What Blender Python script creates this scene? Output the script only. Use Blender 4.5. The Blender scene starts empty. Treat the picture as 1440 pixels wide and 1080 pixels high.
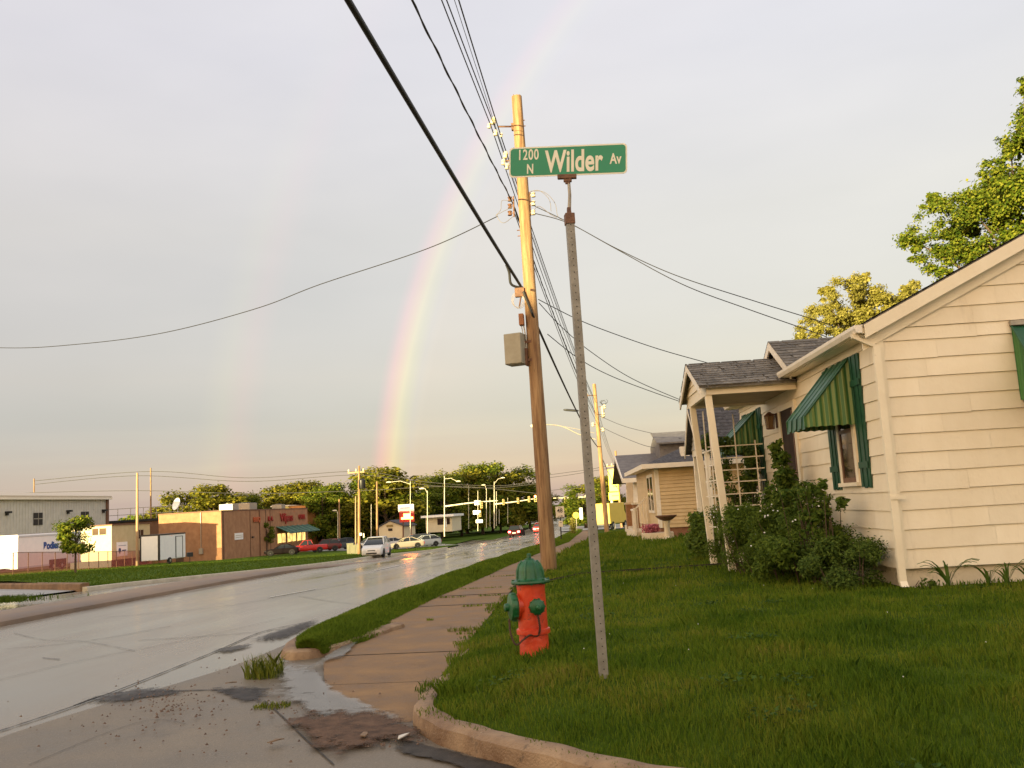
import bpy, math, random
import numpy as np
from mathutils import Vector, Matrix, Euler
R_ = math.radians
sc = bpy.context.scene
col = sc.collection
# ------------------------------------------------------------------ camera
EYE = 1.5
F_PX, VX, VY, ROLL = 1300.0, 893.0, 702.0, R_(3.4)     # focal length and street vanishing point in 1440x1080 pixels
_d = Vector((VX-720, 540-VY, -F_PX)).normalized()
_k = (-math.sin(ROLL)*(VX-720) + math.cos(ROLL)*(540-VY))/F_PX
_u = Vector((-math.sin(ROLL), math.cos(ROLL), _k)).normalized()
_x = _d.cross(_u)
CAMROT = Matrix((_x, _d, _u))
cam_d = bpy.data.cameras.new('camera'); cam = bpy.data.objects.new('camera', cam_d); col.objects.link(cam)
cam_d.sensor_width = 36.0; cam_d.lens = F_PX/1440*36; cam_d.clip_start = 0.05; cam_d.clip_end = 6000
cam.matrix_world = Matrix.Translation((0, 0, EYE)) @ CAMROT.to_4x4()
sc.camera = cam
# ------------------------------------------------------------------ sky, rainbow, sun, exposure
SUN_EL, SUN_AZ = R_(2.6), R_(206.5)            # low evening sun behind the camera; azimuth from +Y towards +X
sc.view_settings.view_transform = 'Standard'; sc.view_settings.look = 'None'
sc.view_settings.gamma = 1.0; sc.view_settings.exposure = 1.6; sc.view_settings.use_curve_mapping = False
world = bpy.data.worlds.new('World'); sc.world = world; world.use_nodes = True
def build_world():
    nt = world.node_tree; N = nt.nodes; L = nt.links; N.clear()
    out = N.new('ShaderNodeOutputWorld')
    sky = N.new('ShaderNodeTexSky'); sky.sky_type = 'NISHITA'; sky.sun_disc = False
    sky.sun_elevation = SUN_EL; sky.sun_rotation = SUN_AZ
    b1 = N.new('ShaderNodeBackground'); b1.inputs[1].default_value = 0.05; L.new(sky.outputs[0], b1.inputs[0])
    tc = N.new('ShaderNodeTexCoord'); nrm = N.new('ShaderNodeVectorMath'); nrm.operation = 'NORMALIZE'
    L.new(tc.outputs['Generated'], nrm.inputs[0])
    sep = N.new('ShaderNodeSeparateXYZ'); L.new(nrm.outputs[0], sep.inputs[0])
    def math_(op, a, b=None, clamp=False):
        n = N.new('ShaderNodeMath'); n.operation = op; n.use_clamp = clamp
        for i, v in enumerate((a, b)):
            if v is None: continue
            if isinstance(v, (int, float)): n.inputs[i].default_value = v
            else: L.new(v, n.inputs[i])
        return n.outputs[0]
    def ramp(fac, stops):
        r = N.new('ShaderNodeValToRGB'); e = r.color_ramp.elements
        for i, (p, c) in enumerate(stops):
            el = e[i] if i < 2 else e.new(p)
            el.position = p; el.color = (*c, 1)
        L.new(fac, r.inputs[0]); return r.outputs[0]
    def mixc(fac, a, b, mode='MIX'):
        m = N.new('ShaderNodeMix'); m.data_type = 'RGBA'; m.blend_type = mode
        for s, v in ((0, fac), (6, a), (7, b)):
            if isinstance(v, (int, float)): m.inputs[s].default_value = v
            elif isinstance(v, tuple): m.inputs[s].default_value = (*v, 1)
            else: L.new(v, m.inputs[s])
        return m.outputs[2]
    # rain cloud: grey-lavender overhead, warm near the horizon
    elev = math_('MULTIPLY', math_('ARCSINE', sep.outputs[2]), 2/math.pi)      # 0 horizon, 1 zenith
    front = ramp(elev, [(0.0, (0.370, 0.342, 0.375)), (0.045, (0.340, 0.320, 0.395)), (0.067, (0.338, 0.318, 0.387)), (0.094, (0.445, 0.386, 0.410)), (0.19, (0.594, 0.528, 0.505)), (0.30, (0.696, 0.643, 0.662)), (0.42, (0.787, 0.736, 0.759)), (1.0, (0.789, 0.774, 0.820))])
    back = ramp(elev, [(0.0, (2.7, 1.55, 0.62)), (0.14, (2.5, 1.66, 0.88)), (0.35, (1.95, 1.47, 1.0)), (0.6, (1.05, 0.95, 0.88)), (1.0, (0.80, 0.79, 0.84))])
    sd = N.new('ShaderNodeVectorMath'); sd.operation = 'DOT_PRODUCT'
    L.new(nrm.outputs[0], sd.inputs[0]); sd.inputs[1].default_value = (math.sin(SUN_AZ), math.cos(SUN_AZ), 0)
    mr = N.new('ShaderNodeMapRange'); mr.interpolation_type = 'SMOOTHSTEP'
    mr.inputs[1].default_value = 0.25; mr.inputs[2].default_value = 0.95; L.new(sd.outputs['Value'], mr.inputs[0])
    side = ramp(elev, [(0.0, (1.75, 1.42, 1.05)), (0.2, (1.80, 1.60, 1.36)), (0.6, (1.0, 0.96, 0.95)), (1.0, (0.80, 0.79, 0.84))])
    mr0 = N.new('ShaderNodeMapRange'); mr0.interpolation_type = 'SMOOTHSTEP'; mr0.inputs[1].default_value = -0.36; mr0.inputs[2].default_value = 0.15; L.new(sd.outputs['Value'], mr0.inputs[0])
    c = mixc(mr.outputs[0], mixc(mr0.outputs[0], front, side), back)
    # soft cloud texture and thin streaks low in the sky
    nz = N.new('ShaderNodeTexNoise'); nz.inputs['Scale'].default_value = 2.2; nz.inputs['Detail'].default_value = 4
    mp = N.new('ShaderNodeMapping'); mp.inputs['Scale'].default_value = (1, 1, 3.2); L.new(nrm.outputs[0], mp.inputs[0]); L.new(mp.outputs[0], nz.inputs[0])
    tex = ramp(nz.outputs[0], [(0.3, (0.915, 0.915, 0.93)), (0.7, (1.07, 1.065, 1.055))])
    c = mixc(1.0, c, tex, 'MULTIPLY')
    nz2 = N.new('ShaderNodeTexNoise'); nz2.inputs['Scale'].default_value = 3.0; nz2.inputs['Detail'].default_value = 5
    mp2 = N.new('ShaderNodeMapping'); mp2.inputs['Scale'].default_value = (1, 1, 22); L.new(nrm.outputs[0], mp2.inputs[0]); L.new(mp2.outputs[0], nz2.inputs[0])
    st = ramp(nz2.outputs[0], [(0.42, (0, 0, 0)), (0.68, (1, 1, 1))])
    low = ramp(elev, [(0.0, (1, 1, 1)), (0.03, (0.9, 0.9, 0.9)), (0.075, (0, 0, 0))])
    stf = math_('MULTIPLY', math_('MULTIPLY', st, low), 0.28)
    c = mixc(stf, c, (0.50, 0.48, 0.46))
    # rainbow: rings about the antisolar point
    anti = (-math.sin(SUN_AZ)*math.cos(SUN_EL), -math.cos(SUN_AZ)*math.cos(SUN_EL), -math.sin(SUN_EL))
    dp = N.new('ShaderNodeVectorMath'); dp.operation = 'DOT_PRODUCT'; L.new(nrm.outputs[0], dp.inputs[0]); dp.inputs[1].default_value = anti
    ang = math_('MULTIPLY', math_('ARCCOSINE', dp.outputs['Value']), 180/math.pi)
    def ring(lo, hi, stops):
        m = N.new('ShaderNodeMapRange'); m.inputs[1].default_value = lo; m.inputs[2].default_value = hi; L.new(ang, m.inputs[0])
        return ramp(m.outputs[0], stops)
    bow = ring(40.0, 43.0, [(0.0, (0, 0, 0)), (0.22, (0.03, 0.03, 0.03)), (0.40, (0.12, 0.11, 0.0)), (0.52, (0.24, 0.18, 0.0)), (0.64, (0.26, 0.09, 0.0)), (0.78, (0.22, 0.015, 0.025)), (0.90, (0.07, 0.0, 0.012)), (1.0, (0, 0, 0))])
    bow2 = ring(49.6, 53.2, [(0.0, (0, 0, 0)), (0.35, (0.055, 0.004, 0.004)), (0.65, (0.035, 0.03, 0)), (1.0, (0, 0, 0))])
    inner = ring(34.0, 41.4, [(0.0, (0.05, 0.03, 0.0)), (0.85, (0.09, 0.045, 0.0)), (1.0, (0, 0, 0))])
    fade = ramp(elev, [(0.0, (0.95, 0.95, 0.95)), (0.10, (0.9, 0.9, 0.9)), (0.22, (0.46, 0.46, 0.46)), (0.33, (0.19, 0.19, 0.19)), (0.50, (0.13, 0.13, 0.13))])
    add = mixc(1.0, mixc(1.0, bow, inner, 'ADD'), bow2, 'ADD')
    c = mixc(1.0, c, mixc(1.0, add, fade, 'MULTIPLY'), 'ADD')
    b2 = N.new('ShaderNodeBackground'); b2.inputs[1].default_value = 0.313; L.new(c, b2.inputs[0])
    ad = N.new('ShaderNodeAddShader'); L.new(b1.outputs[0], ad.inputs[0]); L.new(b2.outputs[0], ad.inputs[1])
    L.new(ad.outputs[0], out.inputs[0])
build_world()
sun_d = bpy.data.lights.new('sun', 'SUN'); sun = bpy.data.objects.new('sun', sun_d); col.objects.link(sun)
sun_d.energy = 5.0; sun_d.angle = R_(0.6); sun_d.color = (1.0, 0.84, 0.43)
_sv = Vector((math.sin(SUN_AZ)*math.cos(SUN_EL), math.cos(SUN_AZ)*math.cos(SUN_EL), math.sin(SUN_EL)))
sun.rotation_euler = _sv.to_track_quat('Z', 'Y').to_euler(); sun.location = (-20, -40, 30)
sc.cycles.max_bounces = 6; sc.cycles.transparent_max_bounces = 12
# ------------------------------------------------------------------ small helpers
def ss(a, b, x):
    t = np.clip((np.asarray(x, float)-a)/(b-a), 0, 1); return t*t*(3-2*t)
PY = [-80, 10, 16, 24, 36, 64, 118, 150, 200, 400, 6000]; PZ = [0, 0, 0, -.06, -.24, -.8, -2.0, -2.7, -3.2, -3.4, -3.4]
def prof(y): return np.interp(y, PY, PZ)
def bend(y): return np.interp(y, [-80, 45, 81, 140, 231, 470, 3000], [0, 0, 1.9, 5.2, 12, 31, 230])
def terr(x, y):                                   # street level: the far carriageway and everything left of it lies lower
    xx = -(np.asarray(x, float)+bend(y)); a0 = 10.8-2.8*ss(28, 42, y)
    return prof(y) - (.42+.5*ss(22, 70, y)+.35*ss(70, 112, y))*np.clip((xx-a0)/(13.2-a0+5*ss(46, 80, y)), 0, 1)*(1-ss(230, 420, y))
SWX = [(-50, -1.75), (7.2, -1.75), (9, -1.85), (10.4, -1.98), (13.6, -2.15), (18, -2.35), (25, -2.5), (6000, -2.5)]
def sw_right(y): return np.interp(y, [p[0] for p in SWX], [p[1] for p in SWX])-bend(y)*.7
KX = [-1.75, -1.62, -1.25, -.9, -.4, .1, 1.5, 4, 12, 60]; KYY = [7.1, 6.5, 5.95, 5.60, 5.15, 4.78, 4.10, 3.5, 3.1, 2.9]
def kerb_y(x): return np.interp(x, KX, KYY)
def lawn_z(x, y):
    x = np.asarray(x, float); y = np.asarray(y, float)
    d1 = x-sw_right(y); d2 = y-kerb_y(x)-.15
    d = np.minimum(d1, d2); up = np.where(y > 9, .06, .125+0*y)
    far = 1-ss(60, 95, y)
    return prof(y)+up+(.19*ss(0, 1.5, d)+.06*ss(1.5, 5, d))*far
def ray(px, py): return CAMROT @ Vector((px-720, 540-py, -F_PX))
def at(px, py, Y):
    r = ray(px, py); return r*(Y/r.y)+Vector((0, 0, EYE))
def on(px, py, zf=terr, dz=0.0):                   # where the sight line of a pixel meets the ground
    r = ray(px, py); t = np.linspace(3/r.y, 700/r.y, 60000)
    z = EYE+r.z*t; g = zf(r.x*t, r.y*t)+dz; i = int(np.argmax(z < g))
    return Vector((r.x*t[i], r.y*t[i], g[i]))
def pxm(Y): return F_PX/Y
def ratio(px, py): r = ray(px, py); return r.x/r.y
def link(o, parent=None):
    col.objects.link(o)
    if parent is not None: o.parent = parent
    return o
def tag(o, label=None, cat=None, group=None, kind=None):
    if label: o['label'] = label
    if cat: o['category'] = cat
    if group: o['group'] = group
    if kind: o['kind'] = kind
    return o
def empty(name, loc, rz=0.0, label=None, cat=None, group=None):
    o = bpy.data.objects.new(name, None); o.empty_display_size = .2; o.location = loc; o.rotation_euler = (0, 0, rz)
    col.objects.link(o); return tag(o, label, cat, group)
def copy_tree(o, parent=None):
    c = o.copy(); col.objects.link(c)
    if parent is not None: c.parent = parent
    for ch in [x for x in o.children]: copy_tree(ch, c)
    return c
class MB:
    def __init__(s): s.v = []; s.f = []; s.M = None
    def add(s, vs, fs):
        n = len(s.v)
        if s.M is not None: vs = [tuple(s.M @ Vector(p)) for p in vs]
        s.v += [tuple(p) for p in vs]; s.f += [tuple(i+n for i in f) for f in fs]; return s
    def box(s, x0, x1, y0, y1, z0, z1):
        return s.add([(x0,y0,z0),(x1,y0,z0),(x1,y1,z0),(x0,y1,z0),(x0,y0,z1),(x1,y0,z1),(x1,y1,z1),(x0,y1,z1)],
            [(3,2,1,0),(4,5,6,7),(0,1,5,4),(1,2,6,5),(2,3,7,6),(3,0,4,7)])
    def quad(s, a, b, c, d): return s.add([a,b,c,d], [(0,1,2,3)])
    def poly(s, pts): return s.add(pts, [tuple(range(len(pts)))])
    def slab(s, pts, off):                          # polygon given thickness along the vector off
        n = len(pts); o = Vector(off); q = [tuple(Vector(p)+o) for p in pts]
        return s.add(list(pts)+q, [tuple(range(n))[::-1], tuple(range(n, 2*n))]+[(i, (i+1)%n, n+(i+1)%n, n+i) for i in range(n)])
    def tube(s, path, r, n=8, cap=True):
        P = [Vector(p) for p in path]; m = len(P)
        rs = r if hasattr(r, '__len__') else [r]*m
        vs = []; fs = []; ref = None
        for i in range(m):
            t = (P[min(i+1, m-1)]-P[max(i-1, 0)])
            t = t.normalized() if t.length > 1e-9 else Vector((0, 0, 1))
            if ref is None: ref = Vector((1, 0, 0)) if abs(t.x) < .9 else Vector((0, 1, 0))
            a = (ref-t*ref.dot(t)).normalized(); b = t.cross(a); ref = a
            for k in range(n):
                th = 2*math.pi*k/n; vs.append(P[i]+(a*math.cos(th)+b*math.sin(th))*rs[i])
        for i in range(m-1):
            for k in range(n): fs.append((i*n+k, i*n+(k+1)%n, (i+1)*n+(k+1)%n, (i+1)*n+k))
        if cap: fs += [tuple(range(n))[::-1], tuple(range((m-1)*n, m*n))]
        return s.add(vs, fs)
    def lathe(s, prof_, n=20, base=(0,0,0), axis=None):
        B = Vector(base); ax = Vector(axis).normalized() if axis is not None else Vector((0,0,1))
        q = ax.to_track_quat('Z', 'Y'); vs = []; fs = []; m = len(prof_)
        for (r, z) in prof_:
            for k in range(n):
                th = 2*math.pi*k/n; vs.append(B+q @ Vector((r*math.cos(th), r*math.sin(th), z)))
        for i in range(m-1):
            for k in range(n): fs.append((i*n+k, i*n+(k+1)%n, (i+1)*n+(k+1)%n, (i+1)*n+k))
        fs += [tuple(range(n))[::-1], tuple(range((m-1)*n, m*n))]
        return s.add(vs, fs)
    def loft(s, rings, cap=True, closed=True):
        n = len(rings[0]); vs = [p for r in rings for p in r]; fs = []
        for i in range(len(rings)-1):
            for k in range(n if closed else n-1): fs.append((i*n+k, i*n+(k+1)%n, (i+1)*n+(k+1)%n, (i+1)*n+k))
        if cap: fs += [tuple(range(n))[::-1], tuple(range((len(rings)-1)*n, len(rings)*n))]
        return s.add(vs, fs)
    def build(s, name, m, parent=None, smooth=False, bevel=0.0, loc=None):
        me = bpy.data.meshes.new(name); me.from_pydata(s.v, [], s.f); me.update()
        o = bpy.data.objects.new(name, me); link(o, parent)
        if m is not None: me.materials.append(m)
        if smooth:
            for p in me.polygons: p.use_smooth = True
            try: me.set_sharp_from_angle(angle=R_(40))
            except Exception: pass
        if bevel:
            b = o.modifiers.new('bevel', 'BEVEL'); b.width = bevel; b.segments = 2; b.limit_method = 'ANGLE'
        if loc is not None: o.location = loc
        return o
def fast_mesh(name, V, Fq, m, parent=None):
    """Numpy mesh: V (n,3), Fq (k,c) all faces with the same corner count."""
    V = np.asarray(V, np.float32); Fq = np.asarray(Fq, np.int32); k, c = Fq.shape
    me = bpy.data.meshes.new(name); me.vertices.add(len(V)); me.vertices.foreach_set('co', V.ravel())
    me.loops.add(k*c); me.loops.foreach_set('vertex_index', Fq.ravel())
    me.polygons.add(k); me.polygons.foreach_set('loop_start', np.arange(0, k*c, c, dtype=np.int32)); me.polygons.foreach_set('loop_total', np.full(k, c, np.int32))
    me.update(calc_edges=True); me.validate()
    if m is not None: me.materials.append(m)
    o = bpy.data.objects.new(name, me); return link(o, parent)
def grid_mesh(name, X, Y, Z, m, parent=None, smooth=True):
    """X, Y, Z (r,c) arrays."""
    r, c = X.shape; V = np.stack([X, Y, Z], -1).reshape(-1, 3)
    i = np.arange(r*c).reshape(r, c); Fq = np.stack([i[:-1, :-1], i[:-1, 1:], i[1:, 1:], i[1:, :-1]], -1).reshape(-1, 4)
    o = fast_mesh(name, V, Fq, m, parent)
    if smooth: o.data.polygons.foreach_set('use_smooth', np.ones(len(Fq), bool))
    return o
def text(name, s, size, m, parent, loc, rot, sx=1.0, depth=.002, bold=0.0, align='CENTER', spacing=1.0):
    cu = bpy.data.curves.new(name, 'FONT'); cu.body = s; cu.size = size; cu.extrude = depth; cu.offset = bold; cu.align_x = align; cu.align_y = 'CENTER'; cu.space_character = spacing
    t = bpy.data.objects.new(name, cu); col.objects.link(t)
    dg = bpy.context.evaluated_depsgraph_get(); me = bpy.data.meshes.new_from_object(t.evaluated_get(dg))
    col.objects.unlink(t); bpy.data.objects.remove(t)
    me.name = name; me.materials.clear(); me.materials.append(m)
    o = bpy.data.objects.new(name, me); link(o, parent); o.location = loc; o.rotation_euler = rot; o.scale = (sx, 1, 1); return o
# ------------------------------------------------------------------ materials
def mat(name, c1, c2=None, scale=6.0, rough=.6, detail=6, bump=0.0, bscale=None, metal=0.0, spec=.5, island=0.0, stretch=None, emit=0.0, rough2=None, lo=.35, hi=.65, coat=0.0):
    m = bpy.data.materials.new(name); m.use_nodes = True; nt = m.node_tree; N = nt.nodes; L = nt.links
    p = N['Principled BSDF']; p.inputs['Roughness'].default_value = rough; p.inputs['Metallic'].default_value = metal; p.inputs['Specular IOR Level'].default_value = spec
    p.inputs['Base Color'].default_value = (*c1, 1); p.inputs['Coat Weight'].default_value = coat
    tc = N.new('ShaderNodeTexCoord'); mp = N.new('ShaderNodeMapping'); L.new(tc.outputs['Object'], mp.inputs[0])
    if stretch: mp.inputs['Scale'].default_value = stretch
    if c2 is not None:
        nz = N.new('ShaderNodeTexNoise'); nz.inputs['Scale'].default_value = scale; nz.inputs['Detail'].default_value = detail; nz.inputs['Roughness'].default_value = .62; L.new(mp.outputs[0], nz.inputs[0])
        rp = N.new('ShaderNodeValToRGB'); rp.color_ramp.elements[0].position = lo; rp.color_ramp.elements[1].position = hi
        rp.color_ramp.elements[0].color = (*c1, 1); rp.color_ramp.elements[1].color = (*c2, 1); L.new(nz.outputs[0], rp.inputs[0]); src = rp.outputs[0]
        if island:
            g = N.new('ShaderNodeNewGeometry'); mr = N.new('ShaderNodeMapRange'); L.new(g.outputs['Random Per Island'], mr.inputs[0])
            mr.inputs[3].default_value = 1-island; mr.inputs[4].default_value = 1+island
            vm = N.new('ShaderNodeVectorMath'); vm.operation = 'SCALE'; L.new(src, vm.inputs[0]); L.new(mr.outputs[0], vm.inputs['Scale']); src = vm.outputs[0]
        L.new(src, p.inputs['Base Color'])
        if rough2 is not None:
            mr = N.new('ShaderNodeMapRange'); L.new(nz.outputs[0], mr.inputs[0]); mr.inputs[1].default_value = lo; mr.inputs[2].default_value = hi
            mr.inputs[3].default_value = rough; mr.inputs[4].default_value = rough2; L.new(mr.outputs[0], p.inputs['Roughness'])
    if bump:
        nb = N.new('ShaderNodeTexNoise'); nb.inputs['Scale'].default_value = bscale or scale*4; nb.inputs['Detail'].default_value = 5; L.new(mp.outputs[0], nb.inputs[0])
        bp = N.new('ShaderNodeBump'); bp.inputs['Strength'].default_value = bump; bp.inputs['Distance'].default_value = .02; L.new(nb.outputs[0], bp.inputs['Height']); L.new(bp.outputs[0], p.inputs['Normal'])
    if emit:
        p.inputs['Emission Color'].default_value = (*c1, 1); p.inputs['Emission Strength'].default_value = emit
    return m
def leafmat(name, cols, trans=.35, rough=.5, patch=0.0, pscale=.5):
    m = bpy.data.materials.new(name); m.use_nodes = True; nt = m.node_tree; N = nt.nodes; L = nt.links
    p = N['Principled BSDF']; p.inputs['Roughness'].default_value = max(rough, .7); p.inputs['Specular IOR Level'].default_value = .12
    g = N.new('ShaderNodeNewGeometry'); rp = N.new('ShaderNodeValToRGB'); e = rp.color_ramp.elements
    fac = g.outputs['Random Per Island']
    if patch:
        nz = N.new('ShaderNodeTexNoise'); nz.inputs['Scale'].default_value = pscale; nz.inputs['Detail'].default_value = 4; L.new(g.outputs['Position'], nz.inputs[0])
        mm = N.new('ShaderNodeMix'); mm.inputs[0].default_value = patch; L.new(fac, mm.inputs[2]); 
        mr = N.new('ShaderNodeMapRange'); L.new(nz.outputs[0], mr.inputs[0]); mr.inputs[1].default_value = .3; mr.inputs[2].default_value = .7
        L.new(mr.outputs[0], mm.inputs[3]); fac = mm.outputs[0]
    for i, c in enumerate(cols):
        el = e[i] if i < 2 else e.new(i/(len(cols)-1)); el.position = i/(len(cols)-1); el.color = (*c, 1)
    L.new(fac, rp.inputs[0]); L.new(rp.outputs[0], p.inputs['Base Color'])
    t = N.new('ShaderNodeBsdfTranslucent'); L.new(rp.outputs[0], t.inputs[0]); mx = N.new('ShaderNodeMixShader'); mx.inputs[0].default_value = trans
    L.new(p.outputs[0], mx.inputs[1]); L.new(t.outputs[0], mx.inputs[2]); L.new(mx.outputs[0], N['Material Output'].inputs[0]); return m
def stripes(name, ca, cb, freq, axis='X', rough=.45):
    m = mat(name, ca, rough=rough); nt = m.node_tree; N = nt.nodes; L = nt.links; p = N['Principled BSDF']
    tc = N.new('ShaderNodeTexCoord'); sp = N.new('ShaderNodeSeparateXYZ'); L.new(tc.outputs['Object'], sp.inputs[0])
    a = N.new('ShaderNodeMath'); a.operation = 'MULTIPLY'; a.inputs[1].default_value = freq; L.new(sp.outputs[axis], a.inputs[0])
    b = N.new('ShaderNodeMath'); b.operation = 'SINE'; L.new(a.outputs[0], b.inputs[0])
    nz = N.new('ShaderNodeTexNoise'); nz.inputs['Scale'].default_value = 7; L.new(tc.outputs['Object'], nz.inputs[0])
    c = N.new('ShaderNodeMath'); c.operation = 'ADD'; L.new(b.outputs[0], c.inputs[0]); L.new(nz.outputs[0], c.inputs[1])
    rp = N.new('ShaderNodeValToRGB'); rp.color_ramp.elements[0].position = .35; rp.color_ramp.elements[1].position = .75
    rp.color_ramp.elements[0].color = (*ca, 1); rp.color_ramp.elements[1].color = (*cb, 1); L.new(c.outputs[0], rp.inputs[0]); L.new(rp.outputs[0], p.inputs['Base Color']); return m
def chips(m, c, scale, thr, soft=.04, amount=1.0, stretch=None, detail=6):
    """Specks, chips or stains of another colour with a shape of their own."""
    nt = m.node_tree; N = nt.nodes; L = nt.links; p = N['Principled BSDF']; inp = p.inputs['Base Color']
    tc = N.new('ShaderNodeTexCoord'); mp = N.new('ShaderNodeMapping'); L.new(tc.outputs['Object'], mp.inputs[0])
    if stretch: mp.inputs['Scale'].default_value = stretch
    mp.inputs['Location'].default_value = (3.1, 1.7, 5.3)
    nz = N.new('ShaderNodeTexNoise'); nz.inputs['Scale'].default_value = scale; nz.inputs['Detail'].default_value = detail; nz.inputs['Roughness'].default_value = .65; L.new(mp.outputs[0], nz.inputs[0])
    mr = N.new('ShaderNodeMapRange'); L.new(nz.outputs[0], mr.inputs[0]); mr.inputs[1].default_value = thr; mr.inputs[2].default_value = thr+soft; mr.inputs[4].default_value = amount
    mx = N.new('ShaderNodeMix'); mx.data_type = 'RGBA'; L.new(mr.outputs[0], mx.inputs[0]); mx.inputs[7].default_value = (*c, 1)
    if inp.is_linked: L.new(inp.links[0].from_socket, mx.inputs[6])
    else: mx.inputs[6].default_value = inp.default_value
    L.new(mx.outputs[2], inp); return m
M = {}
M['road'] = mat('wet_pavement', (.125, .098, .064), (.205, .165, .118), scale=.55, rough=.11, rough2=.30, detail=9, stretch=(1.6, .28, 1), spec=.45)
M['apron'] = mat('street_concrete', (.125, .098, .066), (.21, .172, .126), scale=1.3, spec=.32, rough=.38, rough2=.65, detail=10, bump=.25, bscale=60, lo=.3, hi=.7)
M['walk'] = mat('sidewalk_concrete', (.16, .088, .036), (.28, .168, .080), scale=2.2, spec=.22, rough=.5, rough2=.8, detail=9, bump=.25, bscale=90)
M['kerb'] = mat('rusty_kerb_concrete', (.15, .078, .034), (.36, .245, .145), scale=2.6, rough=.6, rough2=.9, detail=11, bump=.5, bscale=70)
M['median'] = mat('median_concrete', (.15, .10, .065), (.27, .19, .13), scale=1.4, rough=.5, rough2=.8, detail=8, bump=.4, bscale=20, stretch=(1, .4, 1))
M['crack'] = mat('crack_dirt', (.018, .015, .012), (.055, .043, .033), scale=9, rough=.7, bump=.4, bscale=60)
M['patch'] = mat('asphalt_patch', (.05, .045, .045), (.11, .10, .095), scale=8, rough=.35, rough2=.7, bump=.5, bscale=80)
M['dirt'] = mat('wet_dirt', (.075, .038, .018), (.17, .10, .058), scale=7, rough=.5, rough2=.8, bump=.8, bscale=50)
M['puddle'] = mat('puddle_film', (.26, .225, .19), (.31, .275, .24), scale=3, rough=.06, rough2=.18)
M['soil'] = mat('lawn_soil', (.035, .060, .006), (.065, .095, .010), scale=2.5, rough=.95, spec=.03, detail=8, bump=.6, bscale=40)
M['soil2'] = mat('grass_ground', (.045, .085, .009), (.085, .125, .016), scale=.8, rough=.95, spec=.03, detail=10, bump=.2, bscale=9)
M['grass'] = leafmat('grass_blades', [(.028, .068, .005), (.066, .122, .008), (.115, .175, .012), (.175, .205, .02), (.27, .215, .05)], trans=.3, patch=.62, pscale=1.0)
M['grass2'] = leafmat('verge_blades', [(.065, .115, .008), (.12, .185, .014), (.18, .23, .022)], trans=.3, patch=.4, pscale=1.2)
M['far_grass'] = leafmat('far_blades', [(.05, .095, .008), (.08, .13, .012), (.11, .15, .02)], trans=.3, patch=.5, pscale=.3)
M['cream'] = mat('cream_siding', (.79, .67, .485), (.86, .75, .57), scale=1.6, rough=.5, detail=8, bump=.15, bscale=30, island=.045, stretch=(1, 1, .6))
M['cream_trim'] = mat('cream_trim', (.80, .69, .51), (.86, .76, .58), scale=3, rough=.45, bump=.1)
M['white_trim'] = mat('white_trim', (.76, .68, .56), (.84, .76, .64), scale=4, rough=.45, bump=.1)
M['shingle'] = mat('roof_shingle', (.085, .078, .068), (.19, .17, .145), scale=14, rough=.9, bump=.5, bscale=120, island=.30)
M['dk_shingle'] = mat('dark_shingle', (.035, .035, .042), (.085, .082, .09), scale=10, rough=.9, bump=.4, island=.25)
M['grey_roof'] = mat('grey_roof_shingle', (.11, .10, .10), (.17, .155, .15), scale=3, rough=.9, bump=.3, island=.12)
M['found'] = mat('painted_foundation', (.62, .52, .37), (.74, .62, .45), scale=3, rough=.7, bump=.4)
M['green'] = mat('green_painted_metal', (.012, .075, .038), (.03, .115, .055), scale=6, rough=.42, bump=.15)
M['shutter'] = mat('green_shutter', (.005, .050, .024), (.010, .075, .034), scale=9, rough=.45)
M['awn_side'] = stripes('awning_stripes', (.05, .15, .04), (.18, .25, .07), 88)
M['awn_side2'] = stripes('awning_stripes_y', (.03, .14, .035), (.06, .20, .05), 88, axis='Y')
M['glass'] = mat('window_glass', (.035, .022, .018), rough=.06, spec=.6)
M['dark'] = mat('dark_interior', (.02, .016, .013), rough=.6)
M['wood_in'] = mat('brown_window_sash', (.13, .06, .03), (.19, .10, .05), scale=8, rough=.5)
M['black'] = mat('black_metal', (.012, .012, .013), rough=.45)
M['rubber'] = mat('black_cable_sheath', (.012, .011, .012), rough=.6)
M['pole'] = mat('weathered_pole_wood', (.165, .082, .036), (.42, .26, .125), scale=3, rough=.85, detail=9, bump=.6, bscale=14, stretch=(6, 6, .35))
M['pole2'] = mat('pale_pole_wood', (.30, .19, .10), (.44, .30, .17), scale=3, rough=.85, detail=9, stretch=(5, 5, .4))
M['galv'] = mat('galvanised_steel', (.30, .265, .215), (.42, .375, .31), scale=9, rough=.5, metal=.35, bump=.1)
M['ltpole'] = mat('pale_painted_steel', (.62, .56, .42), (.72, .66, .5), scale=2, rough=.5)
M['insul'] = mat('pale_insulator', (.60, .52, .36), (.7, .6, .42), scale=9, rough=.3)
M['rust'] = mat('rusty_steel', (.10, .045, .025), (.20, .095, .05), scale=14, rough=.7, bump=.3)
M['cabinet'] = mat('tan_metal_cabinet', (.29, .265, .20), (.35, .325, .25), scale=5, rough=.5)
M['signgreen'] = mat('sign_green', (.0, .215, .105), (.002, .235, .115), scale=4, rough=.4)
M['signwhite'] = mat('sign_white_sheeting', (.74, .70, .55), (.80, .76, .62), scale=8, rough=.5)
M['orange'] = mat('orange_red_paint', (.50, .034, .009), (.64, .068, .016), scale=6, rough=.42, bump=.25, bscale=30)
M['hgreen'] = mat('hydrant_green_paint', (.003, .066, .019), (.010, .105, .030), scale=8, rough=.4, bump=.25, bscale=30)
M['brick_o'] = mat('tan_brick_wall', (.29, .14, .068), (.39, .20, .10), scale=1.2, rough=.85, detail=10, bump=.3)
M['red'] = mat('red_paint', (.50, .012, .012), rough=.3, coat=.5)
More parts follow.
